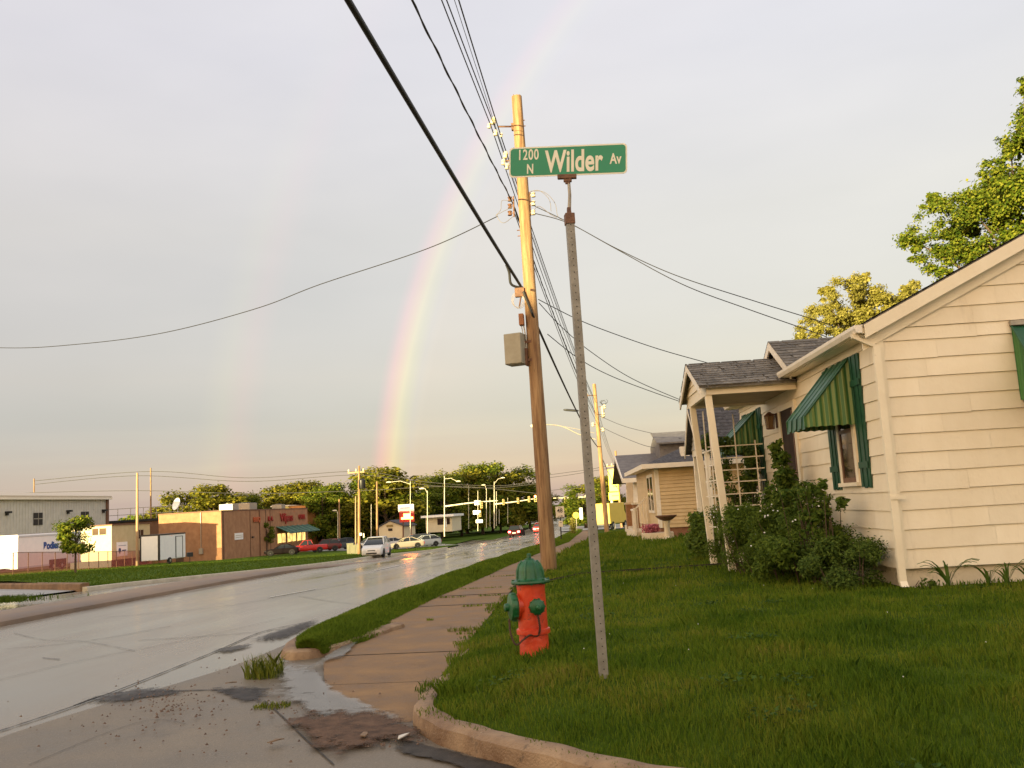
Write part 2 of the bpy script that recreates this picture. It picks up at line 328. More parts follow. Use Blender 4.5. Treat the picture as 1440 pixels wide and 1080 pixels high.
M['white'] = mat('white_paint', (.78, .78, .78), (.84, .83, .82), scale=2, rough=.45)
M['tyre'] = mat('tyre_rubber', (.012, .012, .012), rough=.8)
M['rim'] = mat('alloy_rim', (.5, .5, .5), rough=.3, metal=.8)
M['carglass'] = mat('car_glass', (.015, .018, .02), rough=.12, spec=.3)
M['lamp_white'] = mat('headlamp_lens', (.8, .8, .78), rough=.15)
M['lamp_red'] = mat('lit_tail_lamp', (1, .06, .05), rough=.2, emit=10.0)
M['lamp_red_off'] = mat('red_lens', (.35, .01, .01), rough=.2)
M['plate'] = mat('number_plate', (.6, .6, .6), rough=.5)
M['bark'] = mat('bark', (.055, .035, .022), (.12, .08, .05), scale=5, rough=.95, bump=.8, bscale=12, stretch=(3, 3, .6))
M['tree'] = leafmat('tree_leaves', [(.035, .066, .006), (.085, .125, .009), (.155, .18, .016), (.24, .24, .028)], trans=.35)
M['tree_gold'] = leafmat('olive_leaves', [(.065, .085, .008), (.155, .15, .014), (.25, .215, .022)], trans=.35)
M['tree_yel'] = leafmat('yellow_green_leaves', [(.16, .15, .02), (.28, .25, .05), (.42, .37, .11)], trans=.45)
M['shrub'] = leafmat('shrub_leaves', [(.040, .072, .007), (.085, .132, .012), (.14, .19, .026)], trans=.25)
M['shrub2'] = leafmat('dark_shrub_leaves', [(.032, .060, .008), (.066, .105, .014), (.115, .16, .024)], trans=.2)
M['vine'] = leafmat('vine_leaves', [(.036, .072, .008), (.075, .125, .016), (.14, .185, .028)], trans=.3)
chips(M['orange'], (.16, .035, .015), 16, .62, .05, .8); chips(M['orange'], (.62, .16, .07), 5, .62, .12, .5)
chips(M['hgreen'], (.05, .05, .03), 22, .64, .04, .8); chips(M['kerb'], (.06, .04, .025), 9, .60, .10, .7); chips(M['kerb'], (.45, .38, .28), 30, .66, .05, .7)
chips(M['cream'], (.50, .40, .27), 2.2, .60, .16, .35, (3, 3, .5)); chips(M['cream'], (.42, .33, .22), 26, .70, .04, .5); chips(M['found'], (.30, .24, .15), 6, .56, .12, .6)
chips(M['apron'], (.07, .06, .05), 55, .63, .04, .8, detail=3); chips(M['apron'], (.33, .29, .25), 80, .66, .05, .8, detail=2); chips(M['apron'], (.09, .075, .06), 1.1, .58, .14, .55)
chips(M['walk'], (.10, .065, .04), 60, .63, .05, .6, detail=3); chips(M['walk'], (.12, .075, .045), 1.4, .56, .16, .6); chips(M['walk'], (.34, .25, .17), 90, .66, .05, .6, detail=2)
chips(M['road'], (.10, .085, .065), .7, .57, .12, .45, (1.5, .15, 1)); chips(M['road'], (.09, .08, .065), 40, .64, .05, .5, detail=3)
chips(M['brick_o'], (.20, .10, .055), 1.0, .56, .15, .5, (1, 1, .4)); chips(M['pole'], (.08, .045, .022), 5, .60, .10, .7, (5, 5, .6)); chips(M['galv'], (.16, .10, .06), 12, .64, .06, .6)
chips(M['cream_trim'], (.5, .4, .27), 9, .66, .08, .5); chips(M['white_trim'], (.5, .43, .33), 7, .66, .08, .5)
# ------------------------------------------------------------------ the setting
def strip(name, m, ys, xs_of, z_of, dz=0.0):
    """Strip along the street: for each Y the X stations xs_of(y) and heights z_of(x, y)."""
    X = np.array([xs_of(y) for y in ys]); Y = np.repeat(np.array(ys)[:, None], X.shape[1], 1)
    return tag(grid_mesh(name, X, Y, z_of(X, Y)+dz, m), kind='structure')
YS = list(np.arange(-60, 8.01, 4))+list(np.arange(9, 60, 1.5))+list(np.arange(60, 160, 4))+list(np.arange(164, 500, 14))
# whole ground, one sheet to the horizon, just below everything laid on it
gx = np.concatenate([[-4000, -1500, -700, -400], np.arange(-300, -20, 12), np.arange(-20, 60, 3), [90, 150, 300, 700, 1500, 4000]])
gy = np.concatenate([[-600, -200, -100], np.arange(-60, 100, 4), np.arange(100, 300, 12), [350, 450, 600, 900, 1500, 2600, 4500]])
GX, GY = np.meshgrid(gx, gy)
tag(grid_mesh('ground', GX, GY, np.where((GX > 52) & (GY > 8), lawn_z(GX, GY)-.06, terr(GX, GY)-.12), M['soil2']), kind='structure')
road_l = lambda y: -(20.35-.45*float(ss(36, 60, y))+.6*float(ss(90, 150, y)))-float(bend(y))-2.5*float(ss(128, 140, y))*(1-float(ss(160, 175, y)))
road_r = lambda y: -4.32-float(bend(y))*.93+3*float(ss(128, 140, y))*(1-float(ss(160, 175, y)))
strip('road', M['road'], YS, lambda y: np.linspace(road_r(y), road_l(y), 26), terr)
# side street the photographer stands in: an older concrete apron
def apron():
    ys = np.concatenate([np.arange(-22, 4, 1.5), np.arange(4, 11.5, .4)])
    X = []; Y = []
    for y in ys:
        rr = 60.0 if y <= KYY[-1] else float(np.interp(-y, [-k for k in KYY], KX))+.02
        if y > 7.0: rr = -1.75
        if y > 8.7: rr = -2.9
        X.append(np.linspace(-4.32-.55*float(ss(10, 6.5, y)), rr, 30)); Y.append(np.full(30, y))
    X = np.array(X); Y = np.array(Y); return tag(grid_mesh('side_street', X, Y, prof(Y)+.006, M['apron']), kind='structure')
apron()
# sidewalk: separate slabs with joints, dipping to the street at the corner
sw_l = lambda y: float(np.interp(y, [6.75, 8.6, 9.4, 10, 12, 15, 17, 26, 60, 6000], [-2.3, -3.0, -3.28, -3.34, -3.5, -3.5, -3.42, -3.4, -3.4, -3.4]))-float(bend(y))*.85
def sw_z(x, y): return prof(y)+np.interp(y, [6.8, 8, 10, 14], [.010, .02, .05, .06])+.0*x
def sidewalk():
    mb = MB(); y = 6.75
    rnd = random.Random(4); i = 0
    while y < 150:
        L = (1.5 if y < 60 else 6); tilt = rnd.uniform(-.006, .006); g = .012 if i % 2 else .02
        y1 = y+L-g
        for (a, b) in ((y, y1),):
            n = 4
            for k in range(n):
                ya = a+(b-a)*k/n; yb = a+(b-a)*(k+1)/n
                pts = [(sw_l(ya), ya), (float(sw_right(ya))+.03, ya), (float(sw_right(yb))+.03, yb), (sw_l(yb), yb)]
                mb.add([(px, py, float(sw_z(px, py))+tilt) for px, py in pts], [(0, 1, 2, 3)])
        y += L; i += 1
    o = mb.build('sidewalk', M['walk']); tag(o, kind='structure')
    b = MB(); ys = np.arange(6.75, 150, 2.0)
    X = np.array([np.linspace(sw_l(v), float(sw_right(v))+.03, 3) for v in ys]); Yg = np.repeat(ys[:, None], 3, 1)
    tag(grid_mesh('sidewalk_bed', X, Yg, sw_z(X, Yg)-.014, M['crack']), kind='structure')
sidewalk()
# kerbs
def sweep(name, path, prof_uv, m, wscale=None):
    """Sweep a section (u to the left of travel, v up) along ground points."""
    rings = []
    for i, p in enumerate(path):
        a = Vector(path[max(i-1, 0)]); b = Vector(path[min(i+1, len(path)-1)]); t = (b-a); t.z = 0; t.normalize(); n = Vector((-t.y, t.x, 0))
        k = wscale(p) if wscale else 1
        rings.append([tuple(Vector(p)+n*u*k+Vector((0, 0, v))) for u, v in prof_uv])
    mb = MB(); mb.loft(rings); return tag(mb.build(name, m, smooth=True), kind='structure')
KSEC = [(0, -.15), (0.0, .06), (-.012, .115), (-.05, .14), (-.17, .15), (-.19, .14), (-.19, -.15)]
def curve_pts(P, n):
    out = []; P = [Vector(p) for p in P]
    for i in range(len(P)-1):
        p0 = P[max(i-1, 0)]; p1 = P[i]; p2 = P[i+1]; p3 = P[min(i+2, len(P)-1)]
        for k in range(n):
            t = k/n; out.append(.5*((2*p1)+(p2-p0)*t+(2*p0-5*p1+4*p2-p3)*t*t+(-p0+3*p1-3*p2+p3)*t**3))
    out.append(P[-1]); return out
# corner kerb: low beside the sidewalk, full height round the corner of the side street
cp = [(-2.02, 11.2, -.13), (-1.93, 10.0, -.10), (-1.84, 9.0, -.07), (-1.79, 8.0, -.035), (-1.76, 7.2, -.01), (-1.62, 6.5, 0), (-1.25, 5.95, 0), (-.9, 5.60, 0), (-.4, 5.15, 0), (.1, 4.78, 0), (1.5, 4.10, 0), (4, 3.5, 0), (12, 3.1, 0), (40, 2.97, 0)]
def wob(P, s, a):
    rnd = random.Random(s); return [Vector((p[0]+rnd.uniform(-a, a), p[1]+rnd.uniform(-a, a), p[2]+rnd.uniform(-a, a)*.5)) for p in P]
sweep('kerb', [Vector((p[0]+.008*math.sin(i*.37), p[1]+.008*math.cos(i*.29)+.003*math.sin(i*.9), p[2]+.003*math.sin(i*.53))) for i, p in enumerate(curve_pts(cp[::-1], 16))], KSEC, M['kerb'], lambda p: .42+.36*float(ss(9.6, 7.2, p[1])))
# street kerb with the rounded orange-stained end at the ramp
e0 = [(-3.05, 11.9), (-3.22, 10.9), (-3.36, 10.2), (-3.62, 9.82), (-3.9, 9.9), (-4.12, 10.5), (-4.24, 11.4), (-4.3, 13), (-4.32, 16)]
kp = [(x, y, float(prof(y))-.02*(1 if y > 9 else 0)) for x, y in e0]
kp = curve_pts(kp, 5)+[Vector((road_r(y), y, float(prof(y)))) for y in np.arange(18, 128, 2.5)]
sweep('kerb_end', wob(kp, 5, .008), [(0, -.15), (0, .05), (.015, .105), (.05, .125), (.16, .13), (.18, .12), (.18, -.15)][::-1] and [(-u, v) for u, v in [(0, -.15), (0, .05), (.015, .105), (.05, .125), (.16, .13), (.18, .12), (.18, -.15)]], M['kerb'])
def verge_z(x, y):
    l = road_r(y)+.17; r = sw_l(y)-.02; u = np.clip((x-l)/max(r-l, .01), 0, 1); return float(prof(y))+.10+.05*math.sin(math.pi*u)-.05*u
vy = np.concatenate([[10.05, 10.3, 10.7, 11.2, 12, 13], np.arange(14, 126, 2.0)])
VXs = []; VZs = []
for y in vy:
    l = float(np.interp(y, [10.05, 10.7, 11.6, 13.2], [-3.75, -4.0, -4.08, -4.15])) if y < 13.2 else road_r(y)+.17
    r = float(np.interp(y, [10.05, 10.7, 12], [-3.6, -3.42, -3.3])) if y < 12 else sw_l(y)+.05
    xs = np.linspace(l, r, 6); VXs.append(xs); VZs.append([verge_z(x, y) for x in xs])
VXs = np.array(VXs); VZs = np.array(VZs)
tag(grid_mesh('verge', VXs, np.repeat(vy[:, None], 6, 1), VZs, M['soil']), kind='structure')
# median between the carriageways
def median():
    ys = np.concatenate([np.arange(-60, 12, 6), np.arange(12, 46, 1.0), [46.3, 46.8]]); rings = []
    rnd = random.Random(8)
    for y in ys:
        w = 1.0 if y < 45 else max(.05, 1-(y-45)/1.85)
        c = -11.75+rnd.uniform(-.02, .02); h = float(terr(-10.95, y))-.03
        rings.append([(c+u*.86*w, y, h+v) for u, v in ((1, -.9), (1, .02), (.97, .11), (.88, .15), (.3, .17), (-.3, .16), (-.88, .13), (-1, .08), (-1, -.9))])
    mb = MB(); mb.loft(rings); tag(mb.build('median', M['median'], smooth=True), kind='structure')
median()
# left bank: pale kerb line and the grass behind it
lk = [Vector((road_l(y), y, float(terr(road_l(y), y)))) for y in np.concatenate([np.arange(32.6, 120, 2.5)])]
sweep('far_kerb', lk, [(0, -.2), (0, .1), (.03, .14), (.2, .15), (.2, -.2)], mat('pale_kerb', (.40, .34, .25), (.52, .46, .34), scale=2, rough=.7))
def bank_z(x, y): return terr(x, y)+.12+.25*ss(0, 9, -(x-np.vectorize(road_l)(y)))*(1-ss(55, 90, y))
by = np.concatenate([np.arange(33.5, 150, 3.0), np.arange(152, 300, 12)])
bank_y0 = lambda x: 33.6+np.clip((-21.4-x)*.85, 0, 50)
BX = np.array([np.concatenate([np.linspace(road_l(y)-.18, road_l(y)-12, 7), np.linspace(road_l(y)-16, road_l(y)-110, 8)]) for y in by]); BY = np.repeat(by[:, None], 15, 1); BY = bank_y0(BX)+(BY-33.5)*(330-bank_y0(BX))/(330-33.5)
tag(grid_mesh('bank', BX, BY, bank_z(BX, BY), M['soil2']), kind='structure')
# left driveway apron and car park
def sheet(name, m, pts, zf, dz, n=10):
    """Quad patch (four corner points) laid on a height function."""
    a, b, c, d = [Vector((*p, 0)) for p in pts]; U = np.linspace(0, 1, n)
    X = np.array([[((a*(1-u)+b*u)*(1-v)+(d*(1-u)+c*u)*v).x for u in U] for v in U]); Y = np.array([[((a*(1-u)+b*u)*(1-v)+(d*(1-u)+c*u)*v).y for u in U] for v in U])
    return tag(grid_mesh(name, X, Y, zf(X, Y)+dz, m), kind='structure')
M['lot'] = mat('car_park_pavement', (.20, .19, .18), (.30, .285, .265), scale=.7, rough=.25, rough2=.6, detail=8)
sheet('driveway', M['lot'], [(-20.0, 10), (-21.3, 33.6), (-34, 44.5), (-75, 26)], terr, .014, 24)
p1_, p2_ = on(345, 788, terr), on(470, 781, terr)
sheet('car_park', M['lot'], [(-33, 122), (-24.5, 128), (-46, 190), (-58, 150)], bank_z, .05, 14)
sheet('right_lot', M['lot'], [(-8.6, 106), (14, 100), (8, 175), (-14, 170)], lambda x, y: lawn_z(x, y), .05, 10)
# lawn surface
ly = np.concatenate([np.arange(2.95, 12, .3), np.arange(12, 30, 1.0), np.arange(30, 105, 3)])
LX = []; LY = []
for y in ly:
    if y < 7.1: x0 = float(np.interp(-y, [-k for k in KYY], KX))+.05 if y > 3.0 else 30
    else: x0 = float(sw_right(y))+.04
    x0 = min(x0, 30); xs = x0+(60-x0)*np.linspace(0, 1, 60)**2.2; LX.append(xs); LY.append(np.full(60, y))
LX = np.array(LX); LY = np.array(LY)
rs = np.random.RandomState(1)
LZ = lawn_z(LX, LY)-.012+.008*np.sin(LX*2.1+LY)*np.sin(LY*1.7)*(LY < 40)
tag(grid_mesh('lawn', LX, LY, LZ, M['soil']), kind='structure')
# front walk of the first house: near-black strip, grass-edge shade painted in its colour
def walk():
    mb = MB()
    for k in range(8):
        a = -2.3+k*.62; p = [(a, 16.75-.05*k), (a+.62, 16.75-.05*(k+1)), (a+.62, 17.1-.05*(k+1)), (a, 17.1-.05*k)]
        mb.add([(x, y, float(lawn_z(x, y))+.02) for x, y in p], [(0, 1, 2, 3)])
    tag(mb.build('path', mat('painted_shade_strip', (.020, .016, .009), (.04, .032, .016), scale=5, rough=1, spec=.02)), kind='structure')
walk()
# ------------------------------------------------------------------ grass blades
HOUSE_ROT = R_(4.255); P0 = Vector((3.007, 11.378, .33))
def in_house(x, y):
    dx = x-P0.x; dy = y-P0.y; c, s = math.cos(HOUSE_ROT), math.sin(HOUSE_ROT)
    lx = dx*c+dy*s; l = -dx*s+dy*c; return (lx > -.02) & (l > .02) & (l < 8.8)
def blades(name, X, Y, Z, W, Hh, m, seed):
    r = np.random.RandomState(seed); n = len(X); th = r.rand(n)*2*np.pi; ld = r.rand(n)*2*np.pi
    dx = np.cos(th)*W/2; dy = np.sin(th)*W/2; lean = Hh*(.1+.7*r.rand(n)); z0 = Z-.012
    ax = X+np.cos(ld)*lean*.35; ay = Y+np.sin(ld)*lean*.35; tx = X+np.cos(ld)*lean; ty = Y+np.sin(ld)*lean
    V = np.empty((n, 5, 3)); V[:, 0] = np.stack([X-dx, Y-dy, z0], -1); V[:, 1] = np.stack([X+dx, Y+dy, z0], -1)
    V[:, 2] = np.stack([ax+dx*.8, ay+dy*.8, Z+Hh*.6], -1); V[:, 3] = np.stack([tx, ty, Z+Hh], -1); V[:, 4] = np.stack([ax-dx*.8, ay-dy*.8, Z+Hh*.6], -1)
    return fast_mesh(name, V.reshape(-1, 3), np.arange(n*5).reshape(n, 5), m)
def lawn_grass():
    r = np.random.RandomState(11); n = 520000
    rad = 3.7*(70/3.7)**(r.rand(n)**1.15); a = R_(-32)+r.rand(n)*R_(95)
    x = rad*np.sin(a); y = rad*np.cos(a)
    keep = (y > kerb_y(x)+.06+.05*np.sin(x*5.3)+.03*np.sin(x*13.1)+.05*r.rand(n)) & (x > sw_right(y)-.03+.05*np.sin(y*4.1)+.06*np.sin(y*1.7)+.10*r.rand(n)**2) & ~in_house(x, y) & (x < 40) & (y < 62)
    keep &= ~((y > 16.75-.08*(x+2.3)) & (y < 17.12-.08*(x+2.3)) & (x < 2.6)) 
    x, y, rad = x[keep], y[keep], rad[keep]
    cl = np.sin(x*3.1+np.sin(y*2.3)*1.7)*np.sin(y*2.7+x*.8)
    c2 = np.sin(x*7.3+np.sin(y*5.1)*2)*np.sin(y*6.1+x*2.3); h = (.022+.040*r.rand(len(x))**1.6)*(1+.45*cl+.45*c2)*(.75+.25*ss(0, .3, y-kerb_y(x)))
    h = np.where(y > 20, h*1.5, h); h = np.where((y > 27) & (y < 44), h*1.7, h)
    w = np.clip(.0056*rad/6, .005, .05)
    return tag(blades('lawn_grass', x, y, lawn_z(x, y), w, h, M['grass'], 3), 'mown green lawn around the hydrant and the street sign', 'grass', kind='stuff')
lawn_grass()
def verge_grass():
    r = np.random.RandomState(5); n = 90000
    t = r.rand(n); y = 9.95+(120-9.95)*t**2.6
    l = np.where(y < 13.2, np.interp(y, [9.95, 10.7, 11.6, 13.2], [-3.76, -4.05, -4.2, -4.3]), np.array([road_r(v) for v in np.linspace(9, 121, 300)])[np.clip(((y-9)/112*299).astype(int), 0, 299)])
    rr = np.where(y < 12, np.interp(y, [9.95, 10.7, 12], [-3.55, -3.3, -3.2]), np.array([sw_l(v) for v in np.linspace(9, 121, 300)])[np.clip(((y-9)/112*299).astype(int), 0, 299)])+.08
    u = r.rand(n); x = l+(rr-l)*u
    z = prof(y)+.10+.05*np.sin(np.pi*u)-.05*u
    return tag(blades('verge_grass', x, y, z, np.clip(.0066*y/7, .007, .05), (.045+.050*r.rand(n))*(1+.3*np.sin(y*1.3))*(.45+.55*np.sin(np.pi*np.clip(u, .02, .98))), M['grass2'], 6), 'long bright green grass between kerb and sidewalk', 'grass', kind='stuff')
verge_grass()
def joint_grass():
    r = np.random.RandomState(31); X = []; Y = []
    for yj, x0, x1, n in ((13.95, -2.7, -2.15, 60), (15.45, -3.35, -2.9, 60), (15.45, -2.7, -2.3, 60), (16.95, -3.3, -2.5, 80), (12.45, -2.9, -2.8, 20), (19.95, -3.2, -2.6, 60), (10.95, -2.2, -2.0, 30)):
        X.append(r.uniform(x0, x1, n)); Y.append(yj+6.75-np.floor(6.75)+r.normal(0, .012, n)-.75+.0)
    x = np.concatenate(X); y = np.concatenate(Y); n = len(x)
    tag(blades('joint_grass', x, y, sw_z(x, y), np.full(n, .012), .01+.03*r.rand(n), M['grass2'], 33), 'thin grass growing in the sidewalk joints', 'grass', kind='stuff')
joint_grass()
def bank_grass():
    r = np.random.RandomState(15); n = 60000
    y = 33.6+115*r.rand(n)**1.4; rl = np.interp(y, np.arange(30, 152, 2.0), [road_l(v) for v in np.arange(30, 152, 2.0)])
    x = rl-.15-45*r.rand(n)**1.3
    z = terr(x, y)+.12+.25*ss(0, 9, -(x-rl))*(1-ss(55, 90, y))
    ok = (y > bank_y0(x)) & ~((x < -52) & (y > 112)) & ~((y > 118) & (x < rl-5))
    return tag(blades('bank_grass', x[ok], y[ok], z[ok], np.full(ok.sum(), .05), .05+.05*r.rand(ok.sum()), M['far_grass'], 16), 'dark green grass bank across the street', 'grass', kind='stuff')
bank_grass()
def tuft(name, x, y, z, n, rad, h, label, m, seed, group=None, dry=False):
    r = np.random.RandomState(seed); a = r.rand(n)*6.283; q = rad*np.sqrt(r.rand(n))
    o = blades(name, np.cos(a)*q, np.sin(a)*q*.7, np.zeros(n), np.full(n, .008), h*(.4+.6*r.rand(n)), m, seed+1); o.location = (x, y, z)
    return tag(o, label, 'weed', group)
M['weed'] = leafmat('weed_blades', [(.07, .10, .012), (.15, .18, .02), (.25, .25, .04)], trans=.3)
g1 = on(372, 952, terr, .01); tuft('grass_tuft', g1.x, g1.y, .005, 300, .20, .25, 'bright green weed tuft growing in the pavement joint by the rounded kerb end', M['weed'], 21)
g2 = on(382, 994, terr, .01); tuft('grass_tuft', g2.x, g2.y, .005, 160, .16, .05, 'small flat weed patch in the pavement joint nearer the brown dirt', M['weed'], 23)
g3 = on(655, 886, terr, .06); tuft('grass_tuft', g3.x, g3.y, g3.z, 140, .22, .05, 'flat weed growing over the right edge of the sidewalk slab', M['weed'], 25)
g4 = on(632, 985, terr, .12); tuft('grass_tuft', g4.x+.05, g4.y+.05, .13, 260, .14, .17, 'tall grass clump hanging over the corner kerb', M['grass2'], 27)
def lawn_weeds():
    r = np.random.RandomState(44); V = []; n_ = 0
    for k in range(46):
        cx, cy = r.uniform(-1.2, 7), 4.6+9*r.rand()**1.3
        if cy < float(kerb_y(cx))+.25 or cx < float(sw_right(cy))+.3 or bool(in_house(np.array(cx), np.array(cy))): continue
        n = 60; rad = r.uniform(.08, .26); a = r.rand(n)*6.283; q = rad*np.sqrt(r.rand(n)); x = cx+q*np.cos(a); y = cy+q*np.sin(a)*.8; z = lawn_z(x, y)+.02+.035*r.rand(n); s = .010+.012*r.rand(n); th = r.rand(n)*6.283
        u = np.stack([np.cos(th), np.sin(th), .3*r.normal(size=n)], -1)*s[:, None]; v = np.stack([-np.sin(th), np.cos(th), .3*r.normal(size=n)], -1)*s[:, None]*.7; P = np.stack([x, y, z], -1)
        V.append(np.stack([P-u, P+v, P+u, P-v], 1).reshape(-1, 3))
    V = np.concatenate(V); tag(fast_mesh('lawn_weeds', V, np.arange(len(V)).reshape(-1, 4), leafmat('weed_leaves', [(.018, .045, .006), (.04, .085, .010), (.07, .12, .018)], trans=.2)), 'dark clover and broad leaf weeds patched through the lawn', 'weeds', kind='stuff')
    n = 20; x = r.uniform(-1.4, 6, n); y = 4.8+9*r.rand(n); ok = (y > kerb_y(x)+.3) & (x > sw_right(y)+.3) & ~in_house(x, y); x, y = x[ok], y[ok]; P = np.stack([x, y, lawn_z(x, y)+.055], -1); V = []
    for p in P:
        s = r.uniform(.004, .007); V += [p+[s, 0, 0], p+[0, s, .004], p-[s, 0, 0], p+[0, -s, -.004]]
    tag(fast_mesh('clover_flowers', np.array(V), np.arange(len(V)).reshape(-1, 4), mat('clover_white', (.6, .58, .5), rough=.8)), 'tiny pale clover flowers dotted over the lawn', 'flowers', kind='stuff')
lawn_weeds()
# ------------------------------------------------------------------ cracks, joints, dirt and puddle on the pavement
def ribbon(mb, pix, w, dz, seed, zf=terr):
    w *= .62
    r = random.Random(seed); P = curve_pts([on(a, b, zf, dz) for a, b in pix], 8); n = len(P)
    for i in range(n-1):
        a, b = P[i], P[i+1]; t = (b-a).normalized(); s = Vector((-t.y, t.x, 0))
        w0 = w*(.5+.9*abs(math.sin(i*1.7+seed))); w1 = w*(.5+.9*abs(math.sin((i+1)*1.7+seed)))
        mb.add([a-s*w0, a+s*w0, b+s*w1, b-s*w1], [(0, 1, 2, 3)])
mb = MB()
ribbon(mb, [(-40, 1040), (60, 1008), (140, 980), (200, 957), (305, 915), (370, 888), (437, 874)], .018, .010, 1)
ribbon(mb, [(104, 992), (160, 975), (260, 971), (340, 969), (380, 968)], .02, .013, 2)
ribbon(mb, [(372, 985), (400, 1010), (425, 1035), (470, 1076)], .009, .013, 3)
ribbon(mb, [(195, 900), (310, 893), (440, 880)], .012, .008, 4)
ribbon(mb, [(10, 912), (90, 905), (160, 895), (240, 880)], .010, .008, 5)
ribbon(mb, [(60, 925), (84, 927)], .014, .008, 6)
ribbon(mb, [(380, 928), (410, 925), (440, 920)], .02, .013, 7)
ribbon(mb, [(0, 955), (130, 925), (260, 900), (400, 868)], .006, .009, 8)
ribbon(mb, [(150, 868), (330, 850), (480, 822), (640, 790)], .010, .009, 9)
ribbon(mb, [(20, 890), (60, 899), (120, 902), (190, 915)], .006, .009, 10)
ribbon(mb, [(420, 838), (470, 846), (520, 850)], .008, .009, 11)
ribbon(mb, [(600, 808), (640, 812), (672, 806)], .010, .009, 12)
ribbon(mb, [(40, 1076), (150, 1030), (215, 1012), (262, 1018)], .004, .013, 13)
tag(mb.build('pavement_crack', M['crack']), kind='structure')
def soft(name, c1, c2, rough, scale, nscale=3.0, strength=1.0):
    m = mat(name, c1, c2, scale=scale, rough=rough, spec=.15 if rough > .4 else .5, bump=.3 if rough > .4 else 0, bscale=70); nt = m.node_tree; N = nt.nodes; L = nt.links
    at_ = N.new('ShaderNodeAttribute'); at_.attribute_name = 'core'; g = N.new('ShaderNodeNewGeometry'); nz = N.new('ShaderNodeTexNoise'); nz.inputs['Scale'].default_value = nscale; nz.inputs['Detail'].default_value = 8; nz.inputs['Roughness'].default_value = .7; L.new(g.outputs['Position'], nz.inputs[0])
    sm = N.new('ShaderNodeMath'); sm.operation = 'MULTIPLY_ADD'; sm.inputs[1].default_value = 2.4; sm.inputs[2].default_value = -1.2; L.new(nz.outputs[0], sm.inputs[0])
    ad = N.new('ShaderNodeMath'); ad.operation = 'ADD'; L.new(at_.outputs['Fac'], ad.inputs[0]); L.new(sm.outputs[0], ad.inputs[1])
    mr = N.new('ShaderNodeMapRange'); mr.inputs[1].default_value = .28; mr.inputs[2].default_value = .62; mr.inputs[4].default_value = strength; L.new(ad.outputs[0], mr.inputs[0])
    L.new(mr.outputs[0], N['Principled BSDF'].inputs['Alpha']); return m
def blob(name, m, pix, dz, seed, zf=terr):
    """Stain or puddle lying on the pavement with a ragged outline; 'core' is 1 inside and 0 at the rim."""
    P = [on(a, b, zf, dz) for a, b in pix]; c = sum(P, Vector())/len(P); Q = curve_pts(P+[P[0]], 6)[:-1]; n = len(Q)
    rings = [[c+(q-c)*k for q in Q] for k in (1.38, 1.05, .7, .35)]; V = []; cores = []
    for ring, k in zip(rings, (0, .38, .72, .95)):
        for q in ring: V.append((q.x, q.y, float(zf(q.x, q.y))+dz)); cores.append(k)
    V.append((c.x, c.y, float(zf(c.x, c.y))+dz)); cores.append(1); mb = MB(); fs = []
    for i in range(3):
        for k in range(n): fs.append((i*n+k, i*n+(k+1) % n, (i+1)*n+(k+1) % n, (i+1)*n+k))
    fs += [(3*n+k, 3*n+(k+1) % n, 4*n) for k in range(n)]; mb.add(V, fs); o = mb.build(name, m)
    at_ = o.data.attributes.new('core', 'FLOAT', 'POINT'); at_.data.foreach_set('value', np.array(cores, np.float32)); return tag(o, kind='structure')
M['patch'] = soft('asphalt_patch', (.022, .02, .02), (.07, .06, .055), .55, 8, 14, .8); M['dirt_s'] = soft('wet_dirt_stain', (.05, .024, .011), (.13, .07, .038), .65, 9, 6); M['puddle'] = soft('puddle_film', (.14, .125, .11), (.20, .18, .16), .24, 3, 4, .75); M['dark_s'] = soft('dark_grime', (.03, .025, .02), (.06, .05, .04), .6, 9, 3)
zs = lambda x, y: np.maximum(sw_z(x, y), terr(x, y))
blob('asphalt_patch', M['patch'], [(128, 984), (150, 976), (198, 968), (245, 971), (250, 975), (200, 981), (175, 986)], .017, 1)
blob('asphalt_patch', M['patch'], [(302, 913), (345, 906), (350, 908), (320, 916)], .016, 2)
blob('asphalt_patch', M['patch'], [(358, 898), (400, 884), (436, 873), (440, 877), (415, 890), (392, 898)], .016, 3)
blob('asphalt_patch', M['patch'], [(300, 969), (345, 966), (372, 972), (358, 986), (330, 982)], .017, 4)
blob('puddle', M['puddle'], [(405, 935), (440, 940), (462, 965), (500, 985), (535, 1000), (500, 1008), (455, 1005), (425, 990), (395, 975)], .022, 5, zs)
blob('puddle', M['puddle'], [(448, 930), (470, 915), (505, 893), (520, 884), (528, 886), (500, 905), (480, 925)], .022, 6, zs)
blob('wet_dirt', M['dirt_s'], [(405, 1012), (450, 1004), (520, 1002), (560, 1010), (580, 1022), (575, 1035), (520, 1046), (470, 1055), (440, 1040)], .026, 7, zs)
blob('wet_dirt', M['dark_s'], [(560, 1038), (600, 1048), (680, 1068), (760, 1090), (700, 1092), (620, 1070), (570, 1056)], .020, 8)
